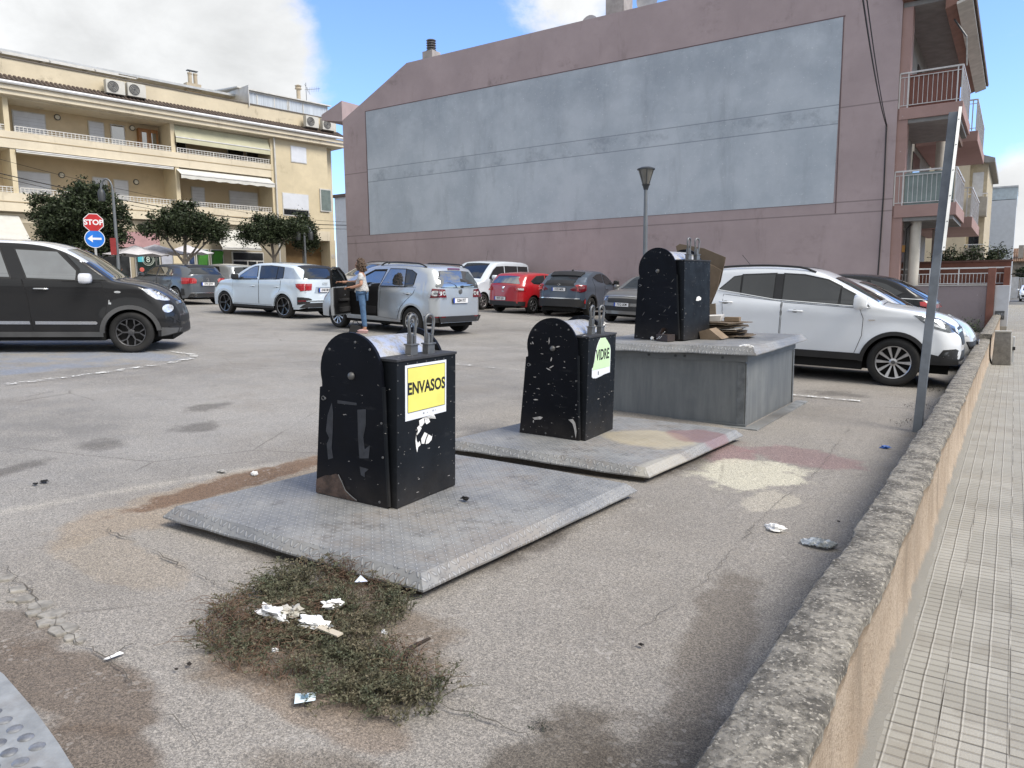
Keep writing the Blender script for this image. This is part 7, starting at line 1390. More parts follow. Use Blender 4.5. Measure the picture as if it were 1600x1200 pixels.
    fr.box(cs, SE + 1.0, 1.16, 1.24, 13.30, 13.40); fr.box(cs, SE + 1.0, 1.16, 1.24, 12.30, 12.36); fr.hexa([(cs - .2, 1.0, 13.4), (SE + 1.2, 1.0, 13.4), (SE + 1.2, 5, 13.8), (cs - .2, 5, 13.8), (cs - .2, 1.0, 13.47), (SE + 1.2, 1.0, 13.47), (SE + 1.2, 5, 13.87), (cs - .2, 5, 13.87)]); fr.build('conservatory_frame', rl, root); B(cs, SE + 1.0, 1.19, 1.21, 12.36, 13.3).build('conservatory_glass', M('curtained_glass', (.46, .50, .54), .15, var=.2, scale=4, stretch=(6, 1, .1)), root)
    B(cs - .02, cs + .02, .05, 5, 12.2, 13.4).build('conservatory_end', rl, root)
    # drain pipe
    s = yc(1270, 600)[0]; MB().tube([(s, -.5, 11.05), (s, -.12, 10.6), (s, -.12, 5.2), (s, -.12, zg)], .055, 8).build('drain_pipe', rl, root)
    # railings on the solid fronts: square-hole strip
    def rail(x0, x1, zt):
        m = MB(); m.beam((x0, .05, zt + .26), (x1, .05, zt + .26), .04); m.beam((x0, .05, zt + .05), (x1, .05, zt + .05), .03); n = int((x1 - x0) / .17)
        for i in range(n + 1): m.beam((x0 + i * .17, .05, zt), (x0 + i * .17, .05, zt + .26), .05 if i % 12 == 0 else .028)
        m.beam((x0, .05, zt + .15), (x1, .05, zt + .15), .02); m.build('balcony_railing', rl, root)
    for zt in (z1t, z2t): rail(S0, 1.0, zt); rail(1.25, 8.55, zt); rail(8.8, 14.3, zt)
    # shutters and windows on the recessed wall (d = 1.5)
    def win(x0, y0, x1, y1, d=1.49, mat=None, kind='shutter', z0=None, z1=None, parts=1):
        s0, zt = yc(x0, y0, d); s1, zb = yc(x1, y1, d); zb = z0 if z0 is not None else zb; zt = z1 if z1 is not None else zt
        f = B(s0, s1, d - .05, d - .005, zb, zt).build('window', rl, root); g = B(s0 + .05, s1 - .05, d - .062, d - .052, zb + .05, zt - .05)
        o = g.build('roller_shutter' if kind == 'shutter' else 'pane', mat or (wht if kind == 'shutter' else GLASSL), f)
        if kind == 'shutter':
            n = int((zt - zb - .1) / .16); l = MB(); [l.box(s0 + .05, s1 - .05, d - .066, d - .0625, zb + .05 + i * .16, zb + .062 + i * .16) for i in range(n)]; l.build('slat_lines', M('slat_shadow', (.45, .47, .5), .7), o)
        return f
    f2, f1 = z2b + .27, z1b + .27
    win(52, 330, 215, 440, z0=f2); win(405, 380, 485, 470, z0=f2); win(508, 395, 580, 485, kind='glass', z0=f2); win(70, 610, 238, 700, z0=f1); win(425, 640, 502, 720, z0=f1); win(523, 652, 598, 740, z0=f1); win(883, 685, 950, 770, z0=f1); win(1058, 703, 1195, 800, z0=f1)
    cab = yc(645, 415, 1.1)[0], yc(733, 420, 1.1)[0]; cw_ = thing('balcony_cupboard', 'wooden cupboard with glazed doors on the upper balcony', 'cupboard', YO + YD * cab[0] - YN * 1.2 + Vector((0, 0, f2)), (0, 0, math.atan2(YD.y, YD.x))); w_ = cab[1] - cab[0]; wood = M('varnished_wood', (.30, .14, .05), .5, var=.2)
    B(0, w_, 0, .3, 0, 1.75).build('carcass', wood, cw_); 
    for k in range(2): dd = B(.05 + k * w_ / 2, w_ / 2 - .03 + k * w_ / 2, -.02, 0, .08, 1.68).build('cupboard_door', wood, cw_); B(.14 + k * w_ / 2, w_ / 2 - .12 + k * w_ / 2, -.028, -.021, .5, 1.55).build('pane', GLASSL, dd)
    # dark openings behind the big blind (upper right flat)
    for (x0, x1) in ((812, 862), (1048, 1125), (1135, 1240)): s0, s1 = yc(x0, 480, 1.49)[0], yc(x1, 520, 1.49)[0]; f = B(s0, s1, 1.44, 1.495, f2, 9.9).build('window', rl, root); B(s0 + .05, s1 - .05, 1.42, 1.438, f2 + .03, 9.85).build('pane', GLASS, f)
    # solid bay windows
    def wbay(x0, y0, x1, y1, low=0):
        s0, zt = yc(x0, y0, -.03); s1, zb = yc(x1, y1, -.03); f = B(s0, s1, -.06, -.031, zb, zt).build('window', rl, root); B(s0 + .04, s1 - .04, -.07, -.061, zb + .04 + low, zt - .04).build('roller_shutter', wht, f)
        if low: B(s0 + .06, s1 - .06, -.068, -.061, zb + .06, zb + low).build('pane', GLASS, f)
    wbay(1343, 495, 1420, 582); wbay(1305, 712, 1432, 828, .38)
    s0, zt = yc(1478, 695, -.03); s1, zb = yc(1535, 805, -.03); f = B(s0, s1, -.10, -.031, zb, zt).build('window', rl, root); B(s0 + .07, s1 - .07, -.11, -.101, zb + .07, zt - .07).build('pane', M('greenish_pane', (.16, .20, .19), .1), f); B(SE - .04, SE + .0, .05, .5, zb, zt).build('pane', GLASS, f)
    for cx, cy in ((265, 365), (612, 415), (285, 633), (630, 665)): 
        s, z = yc(cx, cy, 1.45); MB().lathe([(0, 1.36), (.07, 1.37), (.11, 1.40), (.12, 1.49)], (s, 0, z), 'y', 14, cap=False).build('wall_lamp', M('opal_lamp', (.6, .58, .5), .4), root)
        ring = MB(); ring.tube([(s + .125 * math.cos(t * .5236), 1.44, z + .125 * math.sin(t * .5236)) for t in range(12)], .03, 6, closed=True); ring.build('lamp_ring', EDGE, root)
    # ground floor ---------------------------------------------------
    sg0 = yc(1335, 980)[0]; 
    B(S0, sg0, .3, 1.49, zg - .5, 5.4).build('ground_floor_wall', om('grey_beige_shopfront', (.33, .29, .22), amt=.2), root)
    shop = M('shop_interior_dark', (.018, .02, .022), .35, var=.6, scale=2)
    def opening(x0, x1, z0, z1, mat, name='shop_window', d=.28):
        s0, s1 = yc(x0, 1000, d)[0], yc(x1, 1000, d)[0]; f = B(s0, s1, d - .06, d + .015, z0, z1).build(name, rl if 'window' in name or 'door' in name else mat, root); return f, s0, s1
    f, s0, s1 = opening(-60, 170, 1, 3.9, None); B(s0 + .05, s1 - .05, .20, .215, 1, 3.85).build('pane', shop, f)
    f, s0, s1 = opening(440, 600, 1, 3.8, None); B(s0 + .05, s1 - .05, .20, .215, 1, 3.75).build('pane', shop, f)
    for (x0, x1) in ((868, 900), (905, 965), (972, 1032)): 
        f, s0, s1 = opening(x0, x1, 1, 3.95, None); g = B(s0 + .05, s1 - .05, .20, .215, 1, 3.9).build('pane', M('blue_grid_window', (.03, .05, .11), .3, var=.6, scale=4), f)
        if x0 > 900:
            B(s0 + .06, s1 - .06, .185, .198, 3.0, 3.88).build('green_banner', M('green_banner', (.03, .09, .02), .5), g); st = MB()
            for k in range(6): x = s0 + .1 + k * (s1 - s0 - .3) / 5.5; st.add([(x, .18, 3.05), (x + .05, .18, 3.05), (x + .25, .18, 3.83), (x + .16, .18, 3.83)], [(0, 1, 2, 3)])
            st.build('green_stripe', M('bright_green_stripe', (.04, .20, .02), .6), g); gd = MB(); [gd.box(s0 + .06, s1 - .06, .19, .197, 1.2 + k * .22, 1.23 + k * .22) for k in range(8)]; [gd.box(s0 + .06 + k * .2, s0 + .08 + k * .2, .19, .197, 1.1, 2.9) for k in range(int((s1 - s0) / .2))]; gd.build('window_grid', M('dark_blue_bars', (.02, .03, .05), .6), g)
    f, s0, s1 = opening(1072, 1218, 1, 3.85, None, 'shop_door'); B(s0 + .06, s0 + .9, .20, .215, 1, 3.3).build('pane', shop, f); B(s0 + 1.0, s0 + 1.5, .20, .215, 1, 3.3).build('pane', shop, f); B(s0 + 1.6, s1 - .06, .20, .215, 1, 3.3).build('pane', GLASSL, f); B(s0 + .06, s1 - .06, .20, .215, 3.38, 3.8).build('pane', shop, f)
    B(s0 + .25, s0 + .6, .18, .195, 1.9, 2.5).build('notice', PAPER, f); gx = s0 + 2.05; gr = MB().lathe([(0, .15), (.47, .15), (.47, .19), (0, .19)], (gx, 0, 2.65), 'y', 24); g = gr.build('green_disc', M('green_disc', (.06, .24, .02), .6), f); sk = MB()
    for k in range(3): sk.box(gx - .28 + k * .2, gx - .20 + k * .2, .13, .149, 2.38, 2.92); 
    for k in range(2): sk.box(gx - .34, gx + .34, .12, .149, 2.46 + k * .22, 2.53 + k * .22)
    sk.build('pale_stripes', PAPER, g)
    # café glazing with an 8 emblem, pale corrugated panel
    f, s0, s1 = opening(622, 738, 1, 3.9, None); pn = B(s0 + .05, s1 - .05, .20, .215, 1, 3.85).build('pane', M('dark_green_glass', (.018, .028, .026), .15), f); cx = s0 + (s1 - s0) * .5; zz = yc(676, 1025, .28)[1]
    rg = MB(); rg.tube([(cx + .30 * math.cos(t * .393), .19, zz + .30 * math.sin(t * .393)) for t in range(16)], .016, 5, closed=True); rg.tube([(cx + .23 * math.cos(t * .393), .19, zz + .23 * math.sin(t * .393)) for t in range(16)], .010, 5, closed=True)
    for sg_ in (-1, 1): rg.beam((cx + sg_ * .30, .19, zz + .05), (cx + sg_ * .52, .19, zz + .05), .018); rg.beam((cx + sg_ * .30, .19, zz - .05), (cx + sg_ * .48, .19, zz - .05), .018)
    rg.build('emblem', M('pale_green_print', (.5, .56, .5), .6), pn); text_obj('8', .42, M('pale_print', (.5, .56, .5), .6), pn, basis((cx, .19, zz), (1, 0, 0), (0, 0, 1)), name='emblem_figure'); B(s0 + .12, s0 + .42, .18, .195, 3.15, 3.5).build('sticker', M('cyan_sticker', (.08, .42, .5), .5), pn); MB().lathe([(0, .185), (.12, .19), (.12, .2)], (s0 + .3, 0, 2.75), 'y', 14).build('sticker', M('red_sticker', (.5, .10, .08), .5), pn)
    f, s0, s1 = opening(745, 800, 1, 3.9, M('pale_blue_corrugated', (.36, .38, .44), .6), 'corrugated_panel'); f, s0, s1 = opening(800, 838, 1, 3.9, wall, 'ochre_pier', d=.2)
    # pink fascia with script
    s0, s1 = yc(505, 920, .2)[0], yc(735, 920, .2)[0]; z0 = 4.15; f = B(s0, s1, .12, .29, z0 - .25, z0 + .55).build('fascia_sign', M('dusty_pink_fascia', (.40, .24, .25), .8), root); text_obj('lia', .62, M('dark_script', (.03, .02, .025), .6), f, basis((yc(597, 930, .1)[0], .11, z0 + .12), (1, 0, 0), (0, 0, 1)), name='script_lettering', font_shear=.45)
    s = yc(676, 880, .2)[0]; B(s - .32, s + .3, .1, .28, 4.75, 5.15).build('vent_box', TRIM, root)
    # open garage recess at the right
    gl_, gr_ = sg0, yc(1545, 980)[0]; B(gl_, gr_ + .1, 1.0, 1.45, zg - .5, 4.7).build('garage_back', M('brown_garage_wall', (.24, .155, .07), .9), root); B(SE - .05, SE + .35, -.03, 1.4, zg - .5, 4.75).build('corner_pier', wall, root); MB().lathe([(0, -.045), (.14, -.04), (.15, -.031)], (SE + .15, 0, yc(1565, 1010)[1]), 'y', 14).build('round_sign', M('pale_round_sign', (.55, .50, .42), .6), root)
    B(S0, sg0, .29, .31, 4.9, 5.3).build('upper_fascia', band, root)
    return root
ochre_block()
YROT = math.atan2(YD.y, YD.x)
def yp(s, d, z): return YO + YD * s - YN * d + Vector((0, 0, z))
# air-conditioning units
def ac(cx, cy, label, first=[]):
    s, z = yc(cx, cy, -.25)
    if not first:
        r = thing('air_conditioner', label, 'air conditioner', yp(s, -.25, z), (0, 0, YROT), 'air conditioners on the parapet of the ochre block'); b = M('ac_casing', (.50, .49, .45), .6, var=.08); MB().box(-.45, .45, -.16, .16, -.33, .33).build('casing', b, r, bevel=.02)
        g = MB(); g.lathe([(0, -.165), (.27, -.165), (.28, -.161)], (-.12, 0, 0), 'y', 22); gg = g.build('fan_grille', M('fan_dark', (.05, .05, .052), .6), r); rr = MB(); [rr.tube([(-.12 + q * math.cos(t * .393), -.175, q * math.sin(t * .393)) for t in range(16)], .007, 4, closed=True) for q in (.08, .14, .20, .27)]; rr.build('fan_rings', b, gg); br = MB(); br.beam((-.38, -.1, -.36), (-.38, .4, -.36), .04); br.beam((.38, -.1, -.36), (.38, .4, -.36), .04); br.beam((.38, -.1, -.36), (.38, .35, -.7), .03); br.build('bracket', EDGE, r); first.append(r)
    else: r = relink(first[0], None); r.location = yp(s, -.25, z); r['label'] = label
ac(530, 228, 'leftmost of the four air conditioners on the ochre parapet'); ac(628, 243, 'second air conditioner from the left on the ochre parapet'); ac(1440, 388, 'third air conditioner, the left one of the pair near the pink block'); ac(1516, 402, 'rightmost air conditioner on the ochre parapet, next to the pink eave')
def awning(name, label, s0, s1, z0, z1, d0, d1, mat, valance=.25, group=None, wave=0):
    r = thing(name, label, 'awning', yp(s0, 0, z0), (0, 0, YROT), group=group); n = 24; m = MB(); vs = []
    for i in range(n + 1):
        x = (s1 - s0) * i / n; wv = wave * math.sin(i * 1.9); sag = .02 * math.sin(i / n * math.pi); vs += [(x, d0, 0), (x, (d0 + d1) / 2, (z1 - z0) / 2 - sag), (x, d1, z1 - z0), (x, d1 - .01, z1 - z0 - valance + wv)]
    m.add(vs, [(i * 4 + j, (i + 1) * 4 + j, (i + 1) * 4 + j + 1, i * 4 + j + 1) for i in range(n) for j in range(3)]); o = m.build('cloth', mat, r, smooth=30, recalc=False); b = MB(); b.beam((0, d1, z1 - z0), (s1 - s0, d1, z1 - z0), .05); b.build('front_bar', M('awning_bar', (.6, .6, .6), .5), r); return r
GC = M('green_beige_canvas', (.46, .45, .32), .9, var=.08, scale=1.5); WC = M('white_canvas', (.56, .56, .53), .85, var=.08); WC2 = M('off_white_canvas', (.50, .50, .47), .9, var=.06)
sA, sB = yc(805, 400)[0], yc(1245, 500)[0]; awning('balcony_blind', 'large green beige canvas blind hanging over the upper right balcony', sA, sB, 10.5, 9.30 + .55, .12, -.12, GC, .28)
sA, sB = yc(818, 640)[0], yc(1250, 680)[0]; awning('balcony_awning', 'short white scalloped awning over the lower right balcony', sA, sB, 8.2, 7.85, .05, -.55, WC, .22, wave=.025)
sA, sB = yc(75, 560)[0], yc(800, 610)[0]; awning('rolled_awning', 'rolled up white awning along the ceiling of the lower left balcony', sA, sB, 8.25, 8.2, .0, -.12, WC, .10)
sA, sB = yc(-80, 860)[0], yc(95, 850)[0]; awning('shop_awning', 'cream shop awning at the far left edge above the charcoal car', sA - 2, sB, 5.2, 4.0, .2, -1.3, WC2, .35)
sA, sB = yc(985, 880)[0], yc(1165, 880)[0]; awning('shop_awning', 'white shop awning between the middle and right trees', sA, sB, 5.1, 4.0, .2, -1.0, WC2, .12)
# roof clutter
r = thing('chimney_stack', 'pair of slim round chimney flues on the ochre block roof', 'chimney', yp(yc(880, 200, 2)[0], 2, 12.9), (0, 0, YROT)); cm = M('ochre_flue', (.42, .36, .27), .9, dirt=(.1, .09, .08), dirtamt=.4)
MB().box(-.3, .55, -.2, .2, 0, .45).build('base', cm, r)
for x in (0, .32): MB().lathe([(.11, .4), (.11, .95), (.13, .97), (.13, 1.05)], (x, 0, 0), 'z', 12).build('flue', cm, r)
MB().box(-.15, .45, -.12, .12, 1.15, 1.19).build('cowl', EDGE, r); MB().beam((0, 0, 1.0), (0, 0, 1.16), .03).build('cowl_post', EDGE, r)
r = thing('chimney_stack', 'single round chimney flue at the right end of the ochre roof', 'chimney', yp(yc(1382, 260, 2.5)[0], 2.5, 13.2), (0, 0, YROT)); MB().lathe([(.24, 0), (.24, .5), (.13, .55), (.13, 1.25), (.22, 1.3), (.2, 1.38), (.15, 1.4), (.22, 1.5), (.05, 1.58)], (0, 0, 0), 'z', 14).build('flue', cm, r, smooth=40)
r = thing('tv_antenna', 'thin television antenna beside the single chimney on the ochre roof', 'antenna', yp(yc(1418, 260, 2.5)[0], 2.5, 13.3), (0, 0, YROT)); m = MB(); m.tube([(0, 0, 0), (0, 0, 1.7)], .02, 5); m.tube([(-.1, 0, 1.25), (1.0, -.1, 1.5)], .014, 4); [m.tube([(.1 + k * .14, -.01, 1.12 + k * .03), (.1 + k * .14, -.01, 1.45 + k * .03)], .008, 4) for k in range(7)]; m.tube([(-.1, 0, 1.6), (.5, .3, 1.1)], .012, 4); m.build('antenna_rods', STEEL, r)
# white house glimpsed between the two blocks
r = thing('white_party_house', 'narrow white house glimpsed between the ochre and pink blocks', 'building', (-41.5, 44, 0)); MB().box(-6, 12, 0, 8, 0, 9.2).build('wall', M('white_lime_render', (.58, .62, .68), .9, var=.05), r); MB().box(-6.1, 12.1, -.15, 8, 9.2, 9.45).build('tile_edge', M('dark_tile_edge', (.12, .09, .08), .9), r)
q = wy(539, 330, 27.0); r = thing('drain_pipe', 'short rusty wall pipe at the left edge of the pink block', 'pipe', (-28.42, 27.3, 0)); MB().tube([(0, 0, 6.1), (-.12, 0, 6.0), (-.12, 0, 4.75), (0, 0, 4.65)], .04, 6).build('pipe', M('rusty_pipe', (.2, .13, .10), .8), r); MB().blob((-.1, 0, 6.05), .10, 1, .1).build('pipe_head', EDGE, r)
# street trees before the shops
def at_gr(u, v, d): p = atd(u, v, d); return (p.x, p.y, gz(p.x) - .02)
B_ = at_gr(120, 400, 29.5); tree('biggest dark clipped street tree at the left, behind the stop sign', B_, 2.0, [(0, 0, 3.25, 1.25, 1.2, 1.05), (-.55, -.6, 3.0, .75, .75, .7), (.8, 1.0, 3.2, .85, .8, .9), (.3, .5, 4.1, .8, .8, .55), (.7, 1.1, 2.35, .65, .65, .5), (-.6, -.7, 3.6, .6, .6, .5), (-.4, -.5, 2.3, .8, .8, .5), (.3, .4, 2.2, .8, .8, .5)], 38000, 1, .12, 'clipped street trees before the ochre block', trunk_r=.14)
B_ = at_gr(288, 400, 31); tree('middle street tree with pale forked trunk behind the grey hatchback', B_, 1.6, [(0, 0, 3.25, 1.0, 1.0, .6), (-.5, -.8, 3.0, .75, .75, .5), (.5, .9, 3.05, .8, .8, .5), (.1, .2, 3.7, .55, .55, .35), (.6, 1.1, 2.75, .5, .5, .35), (0, .1, 2.8, .7, .7, .4)], 17000, 2, .12, 'clipped street trees before the ochre block', trunk_r=.13)
B_ = at_gr(428, 400, 34); tree('third street tree, behind the pale blue white SUV', B_, 1.9, [(0, 0, 3.1, .95, .95, .65), (-.6, -.7, 2.95, .65, .65, .5), (.45, .7, 3.2, .75, .75, .5), (-.2, -.3, 3.55, .5, .5, .3)], 15000, 3, .12, 'clipped street trees before the ochre block', trunk_r=.11)
B_ = at_gr(474, 400, 36.5); tree('small rightmost street tree beside the twin lamp post', B_, 2.0, [(0, 0, 3.15, .55, .6, .85), (.2, .3, 2.7, .4, .4, .5)], 8000, 4, .12, 'clipped street trees before the ochre block', trunk_r=.07)
# stop and arrow signs
def signs():
    p = atd(148, 372, 24.5); b = Vector((p.x, p.y, gz(p.x))); fx = (CAMP - p); fx.z = 0; fx.normalize(); right = Vector((-fx.y, fx.x, 0)) * 1.0; a = math.atan2(right.y, right.x)
    # frame: local x to the viewer's right, local -y to the viewer
    r = thing('traffic_sign', 'red stop sign above a round blue arrow sign on one post', 'traffic sign', b, (0, 0, a)); Z = Vector((0, 0, 1))
    MB().box(-.035, .035, .01, .05, 0, 3.6 - b.z + .2).build('post', M('sign_post_zinc', (.42, .43, .44), .5, .4), r)
    zs = atd(147, 348, 24.5).z - b.z; zb = atd(149, 373, 24.5).z - b.z; rr = .315; oc = [(rr * 1.0 * math.cos(R(22.5 + 45 * k)) * 1.0, 0, zs + rr * math.sin(R(22.5 + 45 * k))) for k in range(8)]
    s1 = MB().prism(oc, (0, 0, 0), (0, .006, 0)).build('stop_sign', PLW, r); MB().prism([(x * .93, -.004, zs + (z - zs) * .93) for x, _, z in oc], (0, 0, 0), (0, .003, 0)).build('red_face', M('sign_red', (.42, .015, .02), .4), s1); text_obj('STOP', .235, PLW, s1, basis((0, -.007, zs), (1, 0, 0), (0, 0, 1)), name='stop_text', bold=.008)
    s2 = MB().lathe([(0, 0), (.30, 0), (.30, .006), (0, .006)], (0, 0, zb), 'y', 32).build('arrow_sign', PLW, r); MB().lathe([(0, -.003), (.28, -.003), (.28, 0)], (0, 0, zb), 'y', 32).build('blue_face', M('sign_blue', (.01, .16, .62), .4), s2)
    MB().prism([(-.21, -.006, zb), (-.06, -.006, zb + .12), (-.06, -.006, zb + .035), (.2, -.006, zb + .035), (.2, -.006, zb - .035), (-.06, -.006, zb - .035), (-.06, -.006, zb - .12)], (0, 0, 0), (0, .002, 0)).build('white_arrow', PLW, s2)
signs()
# lamps
LP = M('dark_lamp_post', (.055, .06, .065), .5, .4); LPG = M('grey_lamp_post', (.16, .175, .19), .5, .4)
def cone_lamp():
    b = atd(1008, 400, 17.3); g0 = gz(b.x); top = atd(1009, 297, 17.3).z - g0; r = thing('street_lamp', 'dark street lamp with an inverted cone lantern before the pink wall', 'street lamp', (b.x, b.y, g0)); MB().tube([(0, 0, 0), (0, 0, 1.2), (0, 0, top)], [.07, .055, .045], 10).build('post', LPG, r, smooth=60)
    ln = MB(); ln.lathe([(.05, top - .02), (.07, top + .06), (.10, top + .10)], (0, 0, 0), 'z', 14); h = ln.build('lantern_base', LP, r, smooth=60); MB().lathe([(.075, top + .10), (.185, top + .44)], (0, 0, 0), 'z', 16).build('lantern_glass', M('smoky_lantern', (.16, .155, .14), .2), h, smooth=30)
    bars = MB(); [bars.tube([(.078 * math.cos(k * 1.047), .078 * math.sin(k * 1.047), top + .10), (.19 * math.cos(k * 1.047), .19 * math.sin(k * 1.047), top + .44)], .009, 5) for k in range(6)]; bars.build('lantern_bars', LP, h); MB().lathe([(0, top + .50), (.12, top + .49), (.205, top + .455), (.205, top + .43), (0, top + .43)], (0, 0, 0), 'z', 18).build('lantern_lid', LP, h, smooth=40)
cone_lamp()
def hook_lamp(u, v, d, vt, label, double=False, s=1):
    b = atd(u, v, d); g0 = gz(b.x); top = atd(u, vt, d).z - g0; r = thing('street_lamp', label, 'street lamp', (b.x, b.y, g0), (0, 0, R(34)), 'crook shaped lamps before the ochre block'); lean = 0
    MB().tube([(0, 0, 0), (0, 0, top * .2), (0, 0, top)], [.10, .06, .045], 9).build('post', LPG, r)
    for sg_ in ((-1, 1) if double else (s,)):
        m = MB(); pts = [(0, 0, top - (.1 if double else 0))] + [((.28 if not double else .2) * sg_ * (1 - math.cos(k * math.pi / 8)) * .75, 0, top + (.38 if not double else .25) * math.sin(k * math.pi / 8)) for k in range(1, 9)]; m.tube(pts, .032, 7); a = m.build('arm', LPG, r, smooth=60); e = pts[-1]; MB().lathe([(.03, .05), (.09, 0), (.13, -.12), (.11, -.40), (0, -.42)], (e[0], 0, e[2]), 'z', 12).build('lantern', LP, a, smooth=50)
hook_lamp(184, 400, 27, 298, 'tall crook shaped street lamp right of the stop sign', s=-1); hook_lamp(477, 400, 35.5, 362, 'twin headed street lamp by the small rightmost tree', True)
# small red notice on the lamp post
p = atd(177, 385, 26.8); r = MB().box(-.10, .10, -.01, .01, -.30, .30).build('red_notice', M('red_notice', (.30, .03, .03), .6)); r.location = p; r.rotation_euler = (0, 0, R(34)); tag(r, 'small red notice fixed on the crook lamp post', 'notice')
# café parasols, chairs, table
def parasol(u, v, d, label, w_=1.5):
    p = atd(u, v, d); g0 = gz(p.x); h = p.z - g0; r = thing('parasol', label, 'parasol', (p.x, p.y, g0), (0, 0, R(20)), 'white parasols of the cafe'); MB().tube([(0, 0, 0), (0, 0, h + .25)], .03, 7).build('pole', rl_ := M('parasol_pole', (.5, .5, .5), .5), r)
    m = MB(); vs = []; n = 8; k = 7
    for i in range(n):
        for j in range(k + 1):
            f = j / k; a0 = 2 * math.pi * i / n + math.pi / 8; rad = w_ * f; zz = h + .28 - .38 * f ** 1.15 - .10 * math.sin(f * math.pi) * .4; vs.append((rad * math.cos(a0), rad * math.sin(a0), zz)); a1 = a0 + math.pi / n; vs.append((rad * .90 * math.cos(a1), rad * .90 * math.sin(a1), zz - .015 - .05 * f))
    q = 2 * (k + 1); fs = []
    for i in range(n):
        i2 = (i + 1) % n
        for j in range(k): fs += [(i * q + 2 * j, i * q + 2 * j + 1, i * q + 2 * j + 3, i * q + 2 * j + 2), (i * q + 2 * j + 1, i2 * q + 2 * j, i2 * q + 2 * j + 2, i * q + 2 * j + 3)]
    m.add(vs, fs); m.build('canopy', M('white_parasol_cloth', (.56, .55, .58), .9), r, smooth=50)
parasol(212, 394, 30.5, 'left white cafe parasol behind the crook lamp post', 1.35); parasol(243, 392, 32, 'middle white cafe parasol in front of the emblem window', 1.45); parasol(292, 392, 34, 'right white cafe parasol half behind the middle tree', 1.2)
def chair(u, v, d, label, rot, first=[]):
    p = atd(u, v, d); pos = (p.x, p.y, gz(p.x)); mt = M('white_plastic_chair', (.5, .5, .48), .5) if not first else None
    if first: r = relink(first[0], None); r.location = pos; r.rotation_euler = (0, 0, R(rot)); r['label'] = label; return r
    r = thing('cafe_chair', label, 'chair', pos, (0, 0, R(rot)), 'white cafe chairs'); MB().box(-.22, .22, -.22, .22, .42, .46).build('seat', mt, r, bevel=.01)
    b = MB(); b.box(-.22, -.18, .18, .22, .46, .86); b.box(.18, .22, .18, .22, .46, .86); [b.box(-.18, .18, .19, .21, z, z + .05) for z in (.58, .70, .81)]; b.build('backrest', mt, r)
    for x in (-.2, .2):
        for y in (-.2, .2): MB().box(x - .02, x + .02, y - .02, y + .02, 0, .42).build('leg', mt, r)
    [MB().box(x - .02, x + .02, -.2, .2, .62, .65).build('armrest', mt, r) for x in (-.22, .22)]; first.append(r); return r
chair(217, 440, 28.5, 'white cafe chair nearest the grey hatchback mirror', 200); chair(190, 440, 28.8, 'white cafe chair left of the lamp post base', 30); chair(250, 440, 29.8, 'white cafe chair under the seated person with folded arms', 20)
# ------------------------------------------------------------------ overhead cables
def cable(name, pts, r, label): o = MB().tube(pts, r, 5).build(name, M('black_cable', (.012, .012, .013), .7)); tag(o, label, 'cable'); return o
def sagp(a, b, s, n=20): a, b = Vector(a), Vector(b); return [a.lerp(b, i / n) - Vector((0, 0, s * 4 * (i / n) * (1 - i / n))) for i in range(n + 1)]
cable('overhead_cable', sagp(atd(1340, -60, 12), (-3.72, 26.93, 6.55), .25), .016, 'black overhead cable running down to the right end of the pink wall')
cable('overhead_cable', sagp(atd(1347, -60, 12.1), (-3.70, 26.93, 6.55), .20), .012, 'thinner cable twisted beside the thick black cable at the pink wall')
for k, (v0, v1, r_, lab) in enumerate(((262, 350, .018, 'thickest thin cable crossing the lower balconies of the ochre block'), (268, 356, .010, 'thin cable just below the thickest one before the ochre block'), (238, 345, .008, 'uppermost thin cable before the ochre block'))):
    cable('overhead_cable', sagp(atd(-60, v0 - 6, 26), atd(545, v1 + 2, 40), .5), r_, lab)
cable('overhead_cable', sagp(atd(1500, 430, 60), atd(1640, 424, 55), .1), .03, 'thin cable crossing the sky at the far right')
# ------------------------------------------------------------------ people
SKIN = M('skin', (.42, .23, .155), .55, var=.08); HAIR = M('greying_brown_hair', (.085, .055, .038), .8, var=.5, scale=40, bump=.8, bscale=60); DHAIR = M('dark_hair', (.02, .016, .014), .8)
def skinned(name, verts, edges, radii, mat, parent, sub=2, root=0):
    me = bpy.data.meshes.new(name); me.from_pydata([tuple(v) for v in verts], edges, []); me.update(); o = bpy.data.objects.new(name, me); col.objects.link(o)
    sk = o.modifiers.new('s', 'SKIN'); sk.use_smooth_shade = True; sk.branch_smoothing = .6
    for i, d in enumerate(me.skin_vertices[0].data): r = radii[i]; d.radius = (r, r) if not isinstance(r, tuple) else r; d.use_root = (i == root)
    sb = o.modifiers.new('u', 'SUBSURF'); sb.levels = sub; sb.render_levels = sub
    bpy.context.view_layer.update(); nm = bpy.data.meshes.new_from_object(o.evaluated_get(bpy.context.evaluated_depsgraph_get())); bpy.data.objects.remove(o); bpy.data.meshes.remove(me)
    nm.name = name; nm.materials.clear(); nm.materials.append(mat)
    for p in nm.polygons: p.use_smooth = True; p.material_index = 0
    q = bpy.data.objects.new(name, nm); col.objects.link(q); q.parent = parent; return q
